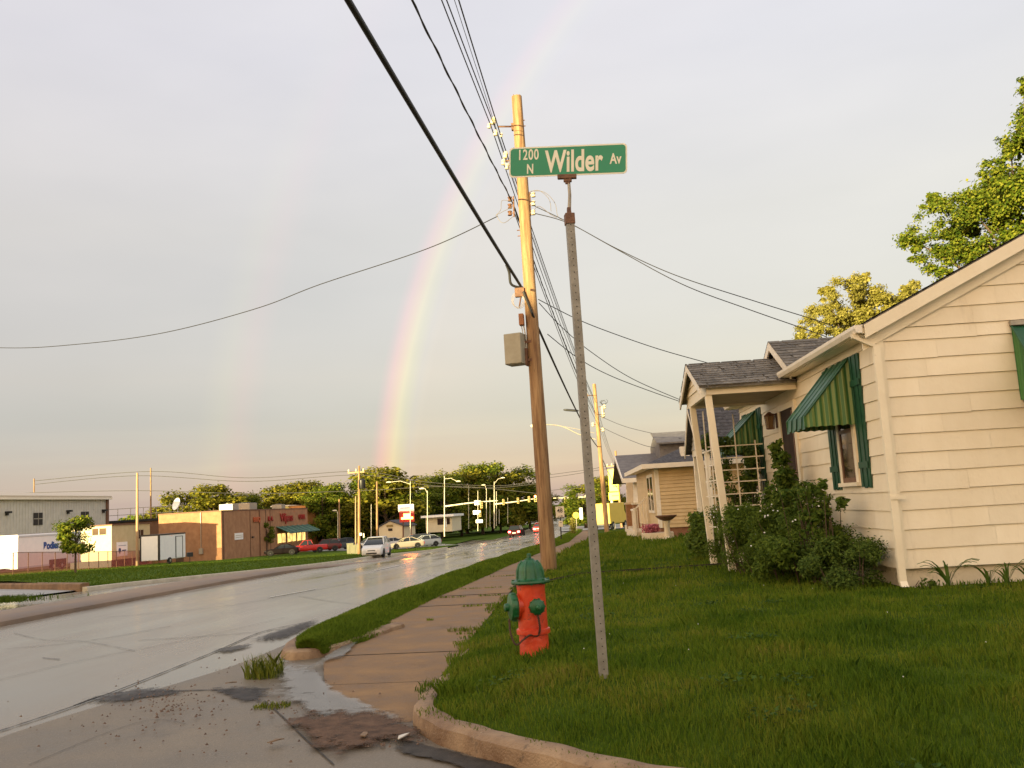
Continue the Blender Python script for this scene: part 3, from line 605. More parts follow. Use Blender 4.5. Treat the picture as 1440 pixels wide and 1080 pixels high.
def pebbles():
    r = random.Random(3); V = []; Fq = []
    spots = [((240, 990), 70, 20, 150), ((430, 990), 55, 18, 60), ((360, 945), 90, 25, 40), ((240, 1020), 190, 40, 70), ((520, 1035), 70, 15, 120), ((640, 1035), 40, 14, 25)]
    for (cx, cy), sx, sy, n in spots:
        for k in range(n):
            p = on(cx+r.gauss(0, sx)*.6, min(cy+r.gauss(0, sy)*.6, 1078), zs, .012); s = r.uniform(.005, .014)*(1.5 if r.random() < .06 else 1); b = len(V)
            dx, dy = r.uniform(.7, 1.3), r.uniform(.7, 1.3)
            V += [(p.x+s*dx, p.y, p.z), (p.x, p.y+s*dy, p.z), (p.x-s*dx, p.y, p.z), (p.x, p.y-s*dy, p.z), (p.x+s*.2, p.y+s*.1, p.z+s*1.1), (p.x, p.y, p.z-s*.3)]
            Fq += [(b, b+1, b+4), (b+1, b+2, b+4), (b+2, b+3, b+4), (b+3, b, b+4)]
    tag(fast_mesh('gravel', V, Fq, M['dirt']), 'scattered dirt crumbs and pebbles along the pavement joint', 'gravel', kind='stuff')
pebbles()
r = random.Random(9)
for i, (a, b, w, l, lb) in enumerate([(325, 962, .05, .10, 'brown dead leaf on the pavement beside the weed tuft'), (388, 1044, .06, .12, 'curled brown leaf lying on the concrete below the small weed patch'), (568, 1037, .05, .16, 'pale flattened paper scrap beside the kerb corner'), (512, 1036, .05, .12, 'tan leaf lying on the brown dirt')]):
    p = on(a, b, zs, .03); m_ = MB(); m_.loft([[(-w/2*s, y*l, .012*abs(math.sin(y*3+i))), (w/2*s, y*l, .02*abs(math.cos(y*4))), (w/2*s, y*l, .024*abs(math.cos(y*4))+.004), (-w/2*s, y*l, .012*abs(math.sin(y*3+i))+.006)] for y, s in ((-.5, .2), (-.2, .9), (.15, 1), (.5, .15))])
    o = m_.build('dead_leaf' if i != 2 else 'paper_scrap', mat('dry_leaf', (.12, .07, .03), (.2, .12, .06), scale=20) if i != 2 else mat('pale_scrap', (.5, .46, .38), (.6, .55, .48), scale=20), None); o.location = p; o.rotation_euler = (0, 0, -1.2+.5*i); tag(o, lb, 'leaf' if i != 2 else 'litter')
# painted lane dashes on the wet road
mb = MB()
for (a, b, c, d) in [((378, 840), (444, 828), .05, 1)]:
    ribbon(mb, [a, b], .05, .010, 2)
for y in np.arange(26, 140, 9):
    x = -7.5-float(bend(y)); q = [(x-.05, y), (x+.05, y), (x+.05, y+3), (x-.05, y+3)]; mb.add([(u, v, float(terr(u, v))+.009) for u, v in q], [(0, 1, 2, 3)])
tag(mb.build('lane_marking', mat('worn_lane_paint', (.36, .33, .29), (.46, .43, .38), scale=4, rough=.4)), kind='structure')
# ------------------------------------------------------------------ fire hydrant
def hydrant():
    b = on(752, 918, lawn_z); root = empty('fire_hydrant', b, R_(20), 'orange-red fire hydrant with green bonnet and green outlet caps on the lawn edge', 'fire hydrant')
    m = MB(); m.lathe([(.130, -.12), (.130, 0.0), (.128, .02), (.126, .16), (.145, .165), (.147, .185), (.145, .205), (.128, .21), (.126, .40), (.122, .54), (.128, .585), (.128, .6)], 28)
    m.lathe([(.09, 0), (.09, .12), (.105, .125), (.105, .14)], 20, (0, 0, .40), (-1, 0, 0)); m.lathe([(.058, 0), (.058, .145), (.064, .15), (.064, .16)], 18, (0, 0, .405), (0, -1, 0)); m.lathe([(.058, 0), (.058, .145), (.064, .15), (.064, .16)], 18, (0, 0, .405), (0, 1, 0))
    m.build('barrel', M['orange'], root, smooth=True)
    m = MB(); m.lathe([(.12, .588), (.165, .592), (.172, .602), (.168, .616), (.135, .624), (.122, .64), (.118, .70), (.105, .745), (.078, .775), (.045, .79), (.042, .795)], 28)
    for k in range(8):
        th = k*math.pi/4+.2; c, s = math.cos(th), math.sin(th)
        m.tube([(c*.124, s*.124, .63), (c*.12, s*.12, .70), (c*.10, s*.10, .75), (c*.07, s*.07, .782)], .010, 6)
    bo = m.build('bonnet', M['hgreen'], root, smooth=True)
    m = MB(); m.lathe([(.040, .785), (.040, .80), (.022, .806), (.020, .84), (.012, .846)], 5); m.build('operating_nut', M['hgreen'], bo)
    for k in range(8): m = MB(); th = k*math.pi/4+.6; m.lathe([(.013, .585), (.013, .628)], 6, (math.cos(th)*.152, math.sin(th)*.152, 0)); m.build('bolt', M['hgreen'], bo)
    def cap(ax, r, d, h):
        m = MB(); B = Vector((0, 0, h))+Vector(ax)*d
        m.lathe([(r*.9, 0), (r, .012), (r, .05), (r*.93, .062), (r*.6, .072), (r*.3, .078), (r*.28, .105), (r*.2, .112)], 24, B, ax)
        for k in range(10):
            th = k*math.pi/5; q = Vector(ax).to_track_quat('Z', 'Y'); c = B+q @ Vector((math.cos(th)*r, math.sin(th)*r, .012)); e = B+q @ Vector((math.cos(th)*r, math.sin(th)*r, .05)); m.tube([c, e], .008, 5)
        return m.build('outlet_cap', M['hgreen'], root, smooth=True)
    cap((-1, 0, 0), .118, .135, .40); cap((0, -1, 0), .066, .155, .405); cap((0, 1, 0), .066, .155, .405)
    m = MB()
    def chain(P):
        Q = curve_pts(P, 14)
        for i in range(0, len(Q)-1):
            m.tube([Q[i], Q[i+1]], .0105 if i % 2 else .007, 6)
    chain([(-.22, -.06, .31), (-.225, -.10, .20), (-.19, -.13, .10), (-.12, -.135, .14), (-.06, -.13, .17), (0, -.135, .16), (.02, -.16, .22), (.0, -.20, .34)])
    m.build('chain', mat('dark_rusty_chain', (.045, .022, .014), (.09, .045, .025), scale=40, rough=.8), root)
    return root
hydrant()
# ------------------------------------------------------------------ street name sign
def street_sign():
    b = on(849, 951, lawn_z); Y = b.y
    root = empty('street_name_sign', b, 0, 'green street name blade on a tall grey square post planted in the lawn', 'street sign')
    T = at(800.5, 302, Y)-b; t = T.normalized()
    m = MB(); w = .0285
    s = Vector((1, 0, 0)); s = (s-t*s.dot(t)).normalized(); f = t.cross(s)
    rot = Matrix.Rotation(R_(14), 3, t); s = rot @ s; f = rot @ f
    def ring(d, w): p = t*d; return [p+s*w+f*w, p-s*w+f*w, p-s*w-f*w, p+s*w-f*w]
    m.loft([ring(-.3, w), ring(T.length-.02, w)]); nf = len(m.f); pm = mat('perforated_post', (.21, .19, .155), (.30, .275, .23), scale=14, rough=.55, metal=.3, bump=.2)
    for k in range(1, int(T.length/.0508)):
        for sg, ax, o in ((-1, f, s), (1, f, s)):
            c = t*(k*.0508)+ax*(w+.0008)*sg; 
            m.poly([c+o*math.cos(a)*.0042+t*math.sin(a)*.0042 for a in np.linspace(0, 6.283, 9)[:-1]])
    po = m.build('post', pm, root); po.data.materials.append(mat('punched_hole', (.012, .011, .010), rough=1, spec=0))
    for p in list(po.data.polygons)[nf:]: p.material_index = 1
    m = MB(); m.loft([ring(T.length-.075, .035), ring(T.length+.006, .035)]); m.build('post_cap', M['rust'], root, bevel=.004)
    # steel tongue between post and blade
    S = at(799, 247, Y)-b
    m = MB(); m.loft([[T+s*a+f*c+t*.0 for a, c in ((-.016, -.016), (.016, -.016), (.016, .016), (-.016, .016))], [T+s*a*.8+f*c+t*.055 for a, c in ((-.016, -.01), (.016, -.01), (.016, .01), (-.016, .01))]]); m.build('bracket_foot', M['rust'], root)
    m = MB(); mid = T*.5+S*.5
    m.tube([T+t*.03, mid+s*.004, S-t*.03], [.011, .008, .011], 8); m.tube([T+t*.03+s*.012, mid+s*.016, S-t*.03+s*.008], [.004, .004, .004], 6); m.build('bracket_stem', M['galv'], root, smooth=True)
    # blade frame: u along the blade, v up
    A = at(716, 229, Y)-b; Bp = at(882, 222.5, Y)-b; u = (Bp-A); wid = u.length; u.normalize(); v = (t-u*t.dot(u)).normalized(); n = u.cross(v)
    Rm = Matrix((u, v, n)).transposed().to_4x4(); C_ = (A+Bp)/2; h = .232
    bl = empty('blade_tmp', (0, 0, 0)); bpy.data.objects.remove(bl)
    def rr(w2, h2, r, z):
        P = []
        for cx, cy, a0 in ((w2-r, h2-r, 0), (-w2+r, h2-r, 90), (-w2+r, -h2+r, 180), (w2-r, -h2+r, 270)):
            for k in range(6): a = R_(a0+k*18); P.append((cx+r*math.cos(a), cy+r*math.sin(a), z))
        return P
    m = MB(); m.slab(rr(wid/2, h/2, .03, -.0015), (0, 0, .003)); blade = m.build('blade', M['signwhite'], root); blade.matrix_local = Matrix.Translation(C_) @ Rm
    m = MB(); m.slab(rr(wid/2-.011, h/2-.011, .024, .0016), (0, 0, .0008)); m.slab(rr(wid/2-.011, h/2-.011, .024, -.0024), (0, 0, .0008)); m.build('green_face', M['signgreen'], blade)
    zf = .0035
    text('lettering', '1200', .112, M['signwhite'], blade, (-wid/2+.142, .052, zf), (0, 0, 0), .66, .0006, .002, spacing=1.12); text('lettering', 'N', .104, M['signwhite'], blade, (-wid/2+.158, -.058, zf), (0, 0, 0), .66, .0006, .0025)
    text('lettering', 'Wilder', .232, M['signwhite'], blade, (.046, -.012, zf), (0, 0, 0), .62, .0006, .0058, spacing=1.02); text('lettering', 'Av', .112, M['signwhite'], blade, (wid/2-.085, -.004, zf), (0, 0, 0), .66, .0006, .0025)
    m = MB(); m.box(-.075, .065, -.018, .018, -.02, .012); m.box(-.03, .03, -.012, .012, -.045, -.018); m.box(-.018, .018, -.01, .01, -.06, -.04)
    br = m.build('blade_clamp', M['rust'], root, bevel=.004); br.matrix_local = Matrix.Translation(C_-v*(h/2+.004)) @ Matrix((u, -n, v)).transposed().to_4x4()
    return root
street_sign()
# ------------------------------------------------------------------ utility poles and lines
def pole_axis(px0, py0, px1, py1, Y): return at(px0, py0, Y), at(px1, py1, Y)
Y1, Y2, Y3 = 20.6, 63.5, 117.0
B1, T1 = pole_axis(772, 797, 726.5, 136, Y1); B2, T2 = pole_axis(854, 753, 835.5, 540, Y2); B3, T3 = pole_axis(875, 749, 865.5, 634, Y3)
def lerp(a, b, t): return a+(b-a)*t
def pole1():
    b, t = B1, T1; root = empty('utility_pole', b, 0, 'tall near wooden utility pole with tan equipment cabinet beside the sidewalk', 'utility pole', 'wooden utility poles along the street')
    L = t-b; H = L.length; z = L.normalized()
    m = MB(); n = 18; rnd = random.Random(2); P = [z*(H*k/n)-(z*.6 if k == 0 else Vector()) for k in range(n+1)]; Rr = [.172-.052*k/n+rnd.uniform(-.003, .003) for k in range(n+1)]
    m.tube(P, Rr, 22); m.build('shaft', M['pole'], root, smooth=True)
    X = Vector((1, 0, 0)); Yv = Vector((0, 1, 0))
    at1 = lambda px, py: at(px, py, Y1)-b
    # top spool bracket carrying the bare lines
    c = at1(727, 178); e = at1(701, 178)
    m = MB(); m.tube([c, e], .022, 8); m.box(c.x-.13, c.x-.08, c.y-.05, c.y+.05, c.z-.08, c.z+.08); ar = m.build('bracket', M['rust'], root)
    for (px, py, s) in ((694, 170, 1.0), (688, 177, .7), (697, 187, .75), (705, 190, .5)):
        q = at1(px, py); m = MB(); m.lathe([(.02, -.09*s), (.06*s, -.08*s), (.065*s, -.02), (.04*s, 0), (.07*s, .03*s), (.045*s, .08*s), (.02, .1*s)], 12, q, (.25, 0, 1)); m.build('insulator', M['insul'], ar, smooth=True)
    c = at1(730, 226); m = MB(); m.tube([c, at1(712, 226)], .02, 8); ar2 = m.build('bracket', M['rust'], root)
    for px, py, s in ((711, 218, .9), (708, 228, .8), (713, 234, .8)):
        q = at1(px, py); m = MB(); m.lathe([(.02, -.09*s), (.06*s, -.08*s), (.04*s, 0), (.07*s, .03*s), (.045*s, .08*s), (.02, .1*s)], 12, q, (.2, 0, 1)); m.build('insulator', M['insul'], ar2, smooth=True)
    # secondary rack: clevises both sides
    for side, xs, ys in ((-1, 722, (280, 290, 300)), (1, 745, (274, 286, 299))):
        m = MB(); a0 = at1(xs, ys[0]-4); a1 = at1(xs+1, ys[2]+5); m.tube([a0, a1], .018, 6); rk = m.build('rack', M['rust'], root)
        for py in ys:
            q = at1(xs+side*5, py); m = MB(); m.lathe([(.05, -.05), (.055, -.04), (.03, 0), (.055, .04), (.05, .05)], 10, q, (0, 0, 1)); m.tube([q-X*side*.09, q+X*side*.0], .012, 6); m.build('spool', M['insul'] if side > 0 else M['rust'], rk, smooth=True)
    # small bolts and hooks
    for px, py, s in ((738, 169, 1), (739, 177, 1), (727, 324, -1), (728, 332, -1), (761, 510, 1), (752, 404, 1)):
        m = MB(); q = at1(px, py); m.tube([q, q-X*s*.14], .012, 6); m.build('bolt', M['rust'], root)
    for px in (722, 727, 731): m = MB(); q = at1(px, 136); m.tube([q, q+Vector((0, 0, .06))], .008, 5); m.build('pin', M['rust'], root)
    # cable clamp
    q = at1(737, 409); m = MB(); m.box(q.x-.20, q.x+.02, q.y-.16, q.y-.05, q.z-.16, q.z+.05); m.tube([q+Vector((-.05, -.1, -.05)), q+Vector((-.12, -.12, -.4))], .02, 6); m.build('cable_clamp', M['rust'], root, bevel=.02)
    m = MB(); g = at1(728, 415)
    for k in range(3):
        m.tube([g+Vector((.13*math.cos(a)+.02*k, -.15, .17*math.sin(a)-.14-.02*k)) for a in np.linspace(0, 6.0, 20)], .006, 5)
    m.build('wire_coil', mat('pale_wire', (.35, .3, .28), rough=.5), root)
    # rust box and conduit
    q = at1(736.5, 451); m = MB(); m.box(q.x-.09, q.x+.02, q.y-.22, q.y-.02, q.z-.13, q.z+.13); bx = m.build('junction_box', mat('rust_brown_box', (.25, .09, .03), (.33, .13, .05), scale=7, rough=.6), root, bevel=.01)
    m = MB(); m.tube([q+Vector((0, -.1, -.12)), at1(741, 480)+Vector((0, -.1, 0)), at1(742, 515)+Vector((0, -.1, 0))], .016, 8); m.tube([q+Vector((-.05, -.1, -.12)), at1(739, 485)+Vector((0, -.1, 0)), at1(741, 500)+Vector((0, -.1, 0))], .010, 6); m.build('conduit', M['galv'], root)
    # equipment cabinet
    q = at1(728, 492); m = MB(); m.M = Matrix.Translation(q) @ Matrix.Rotation(R_(-14), 4, 'Z'); m.box(-.21, .20, -.30, .10, -.36, .34); cb = m.build('equipment_cabinet', M['cabinet'], root, bevel=.012)
    m = MB(); m.M = Matrix.Translation(q) @ Matrix.Rotation(R_(-14), 4, 'Z'); m.box(-.20, .19, -.315, -.303, -.345, .325); m.build('cabinet_door', M['cabinet'], cb, bevel=.004)
    m = MB(); m.M = Matrix.Translation(q) @ Matrix.Rotation(R_(-14), 4, 'Z'); m.box(.20, .36, -.06, .04, -.30, -.24); m.box(.20, .36, -.06, .04, .12, .18); m.box(.205, .25, -.1, .06, -.40, .0); m.build('mounting_bracket', M['rust'], root)
    return root
pole1()
def far_pole(b, t, r, label, Y, arm=False):
    root = empty('utility_pole', b, 0, label, 'utility pole', 'wooden utility poles along the street'); L = t-b; H = L.length; z = L.normalized()
    m = MB(); m.tube([z*(H*k/8)-(z*.5 if k == 0 else Vector()) for k in range(9)], [r-.3*r*k/8 for k in range(9)], 14); m.build('shaft', M['pole'], root, smooth=True)
    return root, z, H
def pole2():
    root, z, H = far_pole(B2, T2, .17, 'second wooden utility pole carrying the street lamp arm', Y2)
    p = lambda px, py: at(px, py, Y2)-B2
    for px0, px1, py in ((838, 825, 556), (842, 850, 572), (840, 849, 583), (842, 834, 597), (843, 848, 604)):
        m = MB(); m.tube([p(px0, py), p(px1, py)], .03, 6); ar = m.build('bracket', M['rust'], root)
        q = p(px1, py); m = MB(); m.lathe([(.05, -.14), (.12, -.1), (.06, 0), (.13, .05), (.06, .14)], 10, q); m.build('insulator', M['insul'], ar, smooth=True)
    m = MB(); q = p(843, 580); m.lathe([(.10, -.4), (.12, -.36), (.12, .32), (.10, .4)], 14, q+Vector((.22, 0, 0))); m.build('equipment_can', M['galv'], root, smooth=True)
    for px, py in ((845, 563), (851, 562), (856, 566), (847, 568), (853, 571)):
        pass
    m = MB(); q = p(849, 567)
    for k in range(4): m.tube([q+Vector((.26*math.cos(a)*(.6+.15*k), .1*k, .16*math.sin(a)+.05*k)) for a in np.linspace(k, 4.2+k, 14)], .012, 5)
    m.build('jumper_loops', M['rubber'], root)
    # mast arm of the street lamp, reaching over the road
    m = MB(); m.tube(curve_pts([p(838, 618), p(815, 611), p(790, 599.5), p(768, 597), p(757, 597.5)], 6), .035, 8); m.tube(curve_pts([p(836, 609), p(815, 604), p(785, 598.5), p(769, 597)], 6), .02, 6); ar = m.build('lamp_arm', M['galv'], root, smooth=True)
    a, bq = p(760, 598), p(746, 599); m = MB(); m.tube([a, lerp(a, bq, .3), lerp(a, bq, .8), bq], [.05, .14, .13, .04], 10); m.build('lamp_head', M['ltpole'], ar, smooth=True)
    return root
pole2()
root3, _, _ = far_pole(B3, T3, .18, 'third wooden utility pole behind the yellow shop sign', Y3)
m = MB(); q = at(866, 655, Y3)-B3; m.box(-1.2+q.x, 1.2+q.x, -.08, .04, q.z-.06, q.z+.06); ca = m.build('crossarm', M['pole2'], root3)
for k in (-1.05, -.5, .5, 1.05):
    m = MB(); m.lathe([(.05, 0), (.09, .1), (.05, .25)], 8, (q.x+k, -.02, q.z+.06)); m.build('insulator', M['insul'], ca)
# --- lines
def wire_curve(pts, n=16): return curve_pts(pts, n)
def sag(a, b, s, n=24): return [a.lerp(b, k/n)-Vector((0, 0, 4*s*(k/n)*(1-k/n))) for k in range(n+1)]
def behind(px, P, s0=.55):
    """A span from P (on the near pole) to the next pole behind the camera, leaving the picture at pixel px of its top edge."""
    r = ray(px, 0); zc = 0
    for it in range(40):
        Y = (P.z-zc-EYE)/(r.z/r.y); t = min(max((P.y-Y)/43.0, 0), 1); zc = 4*s0*t*(1-t)
    Q = Vector((r.x/r.y*Y, Y, P.z-zc)); d = (Q-P); E = P+Vector((d.x/d.y*-43.0, -43.0, 0))
    return sag(P, E, s0, 40)
def line(name, paths, rad, m, label, cat, group=None, n=6):
    mb = MB()
    for p in paths: mb.tube(p, rad, n)
    return tag(mb.build(name, m, smooth=True), label, cat, group)
PR = [((690, 176), 621, (829, 556)), ((695, 176), 628, (832, 556)), ((699, 184), 639, (835, 560)), ((704, 190), 645, (838, 566))]
for i, ((a, b_), tx, (c, d)) in enumerate(PR):
    p1 = at(a, b_, Y1); p2 = at(c, d, Y2); p3 = at(863+i*1.2, 652, Y3); rad = [.012, .012, .006, .013][i]
    line('power_line', [behind(tx, p1)[::-1]+sag(p1, p2, .45)[1:]+sag(p2, p3, .6)[1:]], rad, M['rubber'],
         ['leftmost of the bare lines on the near pole top bracket', 'second bare line from the left on the near pole bracket', 'thin wire between the bare lines at the near pole bracket', 'rightmost of the bare lines on the near pole top bracket'][i], 'power line', 'overhead lines along the street')
def twisted(path, r, pitch=.55):
    out = []; L = 0
    Q = []
    for i in range(len(path)-1):
        for k in range(6): Q.append(path[i].lerp(path[i+1], k/6))
    Q.append(path[-1])
    for i, p in enumerate(Q):
        if i: L += (p-Q[i-1]).length
        out.append(p+Vector((math.cos(L/pitch*6.283), 0, math.sin(L/pitch*6.283)))*r)
    return out
p1 = at(719, 281, Y1); p2 = at(839, 583, Y2)
tw = behind(579, p1, .6)[::-1]+sag(p1, p2, .45)[1:]
line('power_line', [twisted(tw, .012, 1.4), tw], .012, M['rubber'], 'wavy twisted cable running to the rack under the sign blade', 'power line', 'overhead lines along the street')
for i, (py, px2) in enumerate(((292, 841), (301, 843))):
    p1 = at(724, py, Y1); p2 = at(px2, 590+i*10, Y2); line('power_line', [sag(p1, p2, .5)], .011, M['rubber'], ['upper rack line running from near pole to second pole', 'lower rack line running from near pole to second pole'][i], 'power line', 'overhead lines along the street')
# heavy communications cable with its lashing loop, continuing down to the second pole
p1 = at(736, 408, Y1); p2 = at(840, 628, Y2); cab = behind(489, p1, .45)[::-1]
mb = MB(); mb.tube(cab[:-2]+[lerp(cab[-2], p1, .5)], .030, 10); mb.tube([c+Vector((.012, 0, .030)) for c in cab[:-1]], .010, 6)
q = [at(x, y, Y1-.35*(1-k/5)) for k, (x, y) in enumerate(((712, 372), (716, 383), (718, 398), (725, 403), (735, 404), (745, 440)))]
mb.tube(curve_pts(q[:5], 6), .03, 8); mb.tube(sag(at(759, 466, Y1+.15), p2, .3)+sag(p2, at(872, 690, Y3), .5)[1:], .028, 8); mb.tube([at(736, 410, Y1-.17), at(748, 440, Y1-.2), at(757, 462, Y1+.1), at(759, 466, Y1+.15)], .028, 8)
tag(mb.build('communications_cable', M['rubber'], smooth=True), 'thick black communications cable clamped to near pole at mid height', 'cable')
pb = at(803, 577, 43); mb = MB(); mb.M = Matrix.Translation(pb) @ Matrix.Rotation(R_(8), 4, 'Y'); mb.lathe([(.02, -.36), (.045, -.31), (.055, -.2), (.055, .2), (.045, .31), (.02, .36)], 12, (0, 0, 0), (1, 0, 0)); tag(mb.build('splice_case', M['black'], smooth=True), 'flat dark splice case hung on black cable between the near and second poles', 'splice case')
# service drops
def drop(pix, Ys, rad, label, n=14):
    P = [at(x, y, Y) for (x, y), Y in zip(pix, Ys)]; return line('service_wire', [curve_pts(P, n)], rad, M['rubber'], label, 'service wire', 'service drops from the near pole')
drop([(-160, 478), (0, 489), (110, 484), (230, 468), (360, 434), (450, 400), (600, 350), (700, 304)], [29, 27.2, 26, 25, 23.8, 23, 21.8, Y1-.1], .011, 'single sagging wire crossing the sky to the left of the pole')
dr = [((752, 300), (800, 314), (868, 350), (950, 387), (1060, 423), (1150, 451), (1175, 460)), ((752, 290), (800, 313), (870, 352), (960, 400), (1050, 434), (1130, 462), (1163, 474)), ((757, 421), (810, 448), (860, 468), (930, 492), (1005, 513)), ((758, 426), (790, 460), (830, 494), (890, 533), (968, 567)), ((770, 470), (815, 505), (860, 529), (920, 552), (975, 571)), ((843, 585), (880, 600), (930, 612), (958, 617)), ((845, 600), (870, 612), (905, 626), (935, 632))]
lb = ['upper service wire from near pole to first house roof', 'lower service wire from near pole to first house roof', 'service wire sagging from near pole to the porch roof', 'service wire from near pole down to grey gabled porch', 'lowest wire from near pole toward the grey porch', 'service wire from second pole to the grey roof dormer', 'lower wire from second pole to the grey roof edge']
for i, (pp, l) in enumerate(zip(dr, lb)):
    a = Y1 if i < 5 else Y2; e = [19.5, 19.0, 24, 29, 29, 48, 48][i]; drop(pp, list(np.linspace(a, e, len(pp))), .010 if i < 5 else .014, l)
# jumper loops at the near pole
lp = [[(744, 270), (758, 268), (772, 280), (775, 297)], [(746, 269), (765, 270), (780, 285), (784, 303), (790, 309)], [(750, 297), (758, 290), (775, 302), (783, 306)], [(718, 283), (706, 282), (704, 295), (697, 303)], [(698, 302), (703, 311), (710, 313), (722, 304)], [(697, 303), (710, 296), (720, 292)]]
M['jumper'] = mat('jumper_grey', (.12, .10, .10), rough=.5)
for p, l_ in zip(lp, ('inner jumper loop right of the near pole rack', 'largest jumper loop right of the near pole rack', 'lowest jumper loop right of the near pole rack', 'upper jumper loop left of the near pole', 'lower jumper loop left of the near pole', 'short jumper straight into the left rack of the near pole')):
    mb = MB(); mb.tube(curve_pts([at(x, y, Y1-.15) for x, y in p], 8), .0065, 5); tag(mb.build('jumper_wire', M['jumper']), l_, 'wire', 'jumper wires at the near pole')
# ------------------------------------------------------------------ houses: shared builders
def clap(mb, x0, x1, z0, z1, e, n_dir, base=0.0, prow=.02, seg=1.5, seed=0, clip=None, jit=.006):
    """Lapped boards on a wall. n_dir '-y' (wall in the xz plane) or '-x' (wall in the yz plane); clip(z) gives the run limits."""
    rnd = random.Random(seed); z = z0; k = 0
    while z < z1-.005:
        zt = min(z+e, z1); a0, a1 = (clip(z) if clip else (x0, x1)); b0, b1 = (clip(zt) if clip else (x0, x1))
        if a1-a0 < .03: break
        x = a0+rnd.uniform(.3, seg)*0
        cuts = [a0]; c = a0+rnd.uniform(.4, seg)
        while c < a1-.3: cuts.append(c); c += seg
        cuts.append(a1)
        for i in range(len(cuts)-1):
            l, r = cuts[i], cuts[i+1]-(.002 if i < len(cuts)-2 else 0); jl = rnd.uniform(-jit, jit); jr = rnd.uniform(-jit, jit)
            tl = max(l, b0) if i else b0; tr = min(r, b1) if i < len(cuts)-2 else b1
            if tr <= tl: tl = tr = (l+r)/2
            P = [(l, -prow-base, z+jl), (r, -prow-base, z+jr), (tr, -.003-base, zt), (tl, -.003-base, zt), (l, -base+.01, z+jl), (r, -base+.01, z+jr)]
            if n_dir == '-x': P = [(p[1], p[0], p[2]) for p in P]
            f = [(0, 1, 2, 3), (4, 5, 1, 0)]
            if n_dir == '-x': f = [q[::-1] for q in f]
            mb.add(P, f)
        z += e; k += 1
def shingles(mb, A, Bv, U, n_len, e=.14, tab=.30, seed=0, clip=None, lift=.014):
    """Shingle courses. A: eave start, Bv: unit vector along the eave, U: unit vector up the slope; clip(d) gives run limits at slope distance d."""
    rnd = random.Random(seed); A = Vector(A); Bv = Vector(Bv).normalized(); U = Vector(U); S = U.length; U = U.normalized(); N_ = Bv.cross(U).normalized()
    if N_.z < 0: N_ = -N_
    d = 0
    while d < S-.01:
        d1 = min(d+e, S); a, b = clip(d) if clip else (0, n_len); x = a-rnd.uniform(0, tab)
        while x < b:
            l, r = max(x, a), min(x+tab-.006, b); x += tab*rnd.uniform(.8, 1.2)
            if r-l < .02: continue
            j = rnd.uniform(-.006, .006); p = lambda s, dd, h: A+Bv*s+U*dd+N_*h
            mb.add([p(l, d-.012+j, lift), p(r, d-.012+j, lift), p(r, d1, .004), p(l, d1, .004), p(l, d-.012+j, 0), p(r, d-.012+j, 0)], [(0, 1, 2, 3), (4, 5, 1, 0)])
        d += e
def roof_plane(mb, A, Bp, C, D, t=.05): mb.slab([A, Bp, C, D], (0, 0, -t))
def awning(root, x0, x1, zt, zb, dep, along_x, side_mat, name='window_awning'):
    """Sloped metal awning. Local frame: the wall is the plane v=0, u runs along it, the awning sticks out towards negative v."""
    Mx = Matrix.Identity(4) if along_x else Matrix(((0, 1, 0, 0), (1, 0, 0, 0), (0, 0, 1, 0), (0, 0, 0, 1)))
    val = .17
    m = MB(); m.M = Mx; n = 7
    for i in range(n):
        u0 = x0+(x1-x0)*i/n; u1 = x0+(x1-x0)*(i+1)/n-.004; h = .012 if i % 2 else 0
        m.slab([(u0, -.02, zt+h), (u1, -.02, zt+h), (u1, -dep-h, zb+val), (u0, -dep-h, zb+val)], (0, .004, -.008))
        m.slab([(u0, -dep-h, zb+val), (u1, -dep-h, zb+val), (u1, -dep-.02-h, zb+.02*(i % 2)), (u0, -dep-.02-h, zb+.02*(i % 2))], (0, .006, 0))
    top = m.build('awning_top', M['green'], root)
    for u in (x0, x1):
        m = MB(); m.M = Mx; n = 12
        for i in range(n):
            v0 = -.02-(dep)*i/n; v1 = -.02-dep*(i+1)/n; z_0 = zt+(zb+val-zt)*i/n; z_1 = zt+(zb+val-zt)*(i+1)/n; du = .010*(1 if i % 2 else -1); sc_ = .012*(i % 2)
            m.slab([(u+du, v0, z_0-.005), (u-du, v1, z_1-.005), (u-du, v1, zb+.02+sc_), (u+du, v0, zb+.02+.012-sc_)], (.004, 0, 0))
        m.build('awning_side', side_mat, top)
    for u in (x0-.01, x1+.01): m = MB(); m.M = Mx; m.tube([(u, -.03, zt), (u, -dep-.01, zb+val)], .014, 6); m.build('awning_edge', M['green'], top)
    return top
def shutter(root, x0, x1, z0, z1, along_x, side=-.035):
    Mx = Matrix.Identity(4) if along_x else Matrix(((0, 1, 0, 0), (1, 0, 0, 0), (0, 0, 1, 0), (0, 0, 0, 1)))
    m = MB(); m.M = Mx; n = max(4, int((x1-x0)/.07))
    for i in range(n):
        u0 = x0+(x1-x0)*i/n; u1 = x0+(x1-x0)*(i+1)/n-.006; h = .010 if i % 2 else 0; m.slab([(u0, side-h, z0+.012*(i % 2)), (u1, side-h, z0+.012*(i % 2)), (u1, side-h, z1), (u0, side-h, z1)], (0, .02, 0))
    m.slab([(x0, side-.022, z0+.25), (x1, side-.022, z0+.25), (x1, side-.022, z0+.33), (x0, side-.022, z0+.33)], (0, .012, 0)); m.slab([(x0, side-.022, z1-.4), (x1, side-.022, z1-.4), (x1, side-.022, z1-.32), (x0, side-.022, z1-.32)], (0, .012, 0))
    return m.build('shutter', M['shutter'], root)
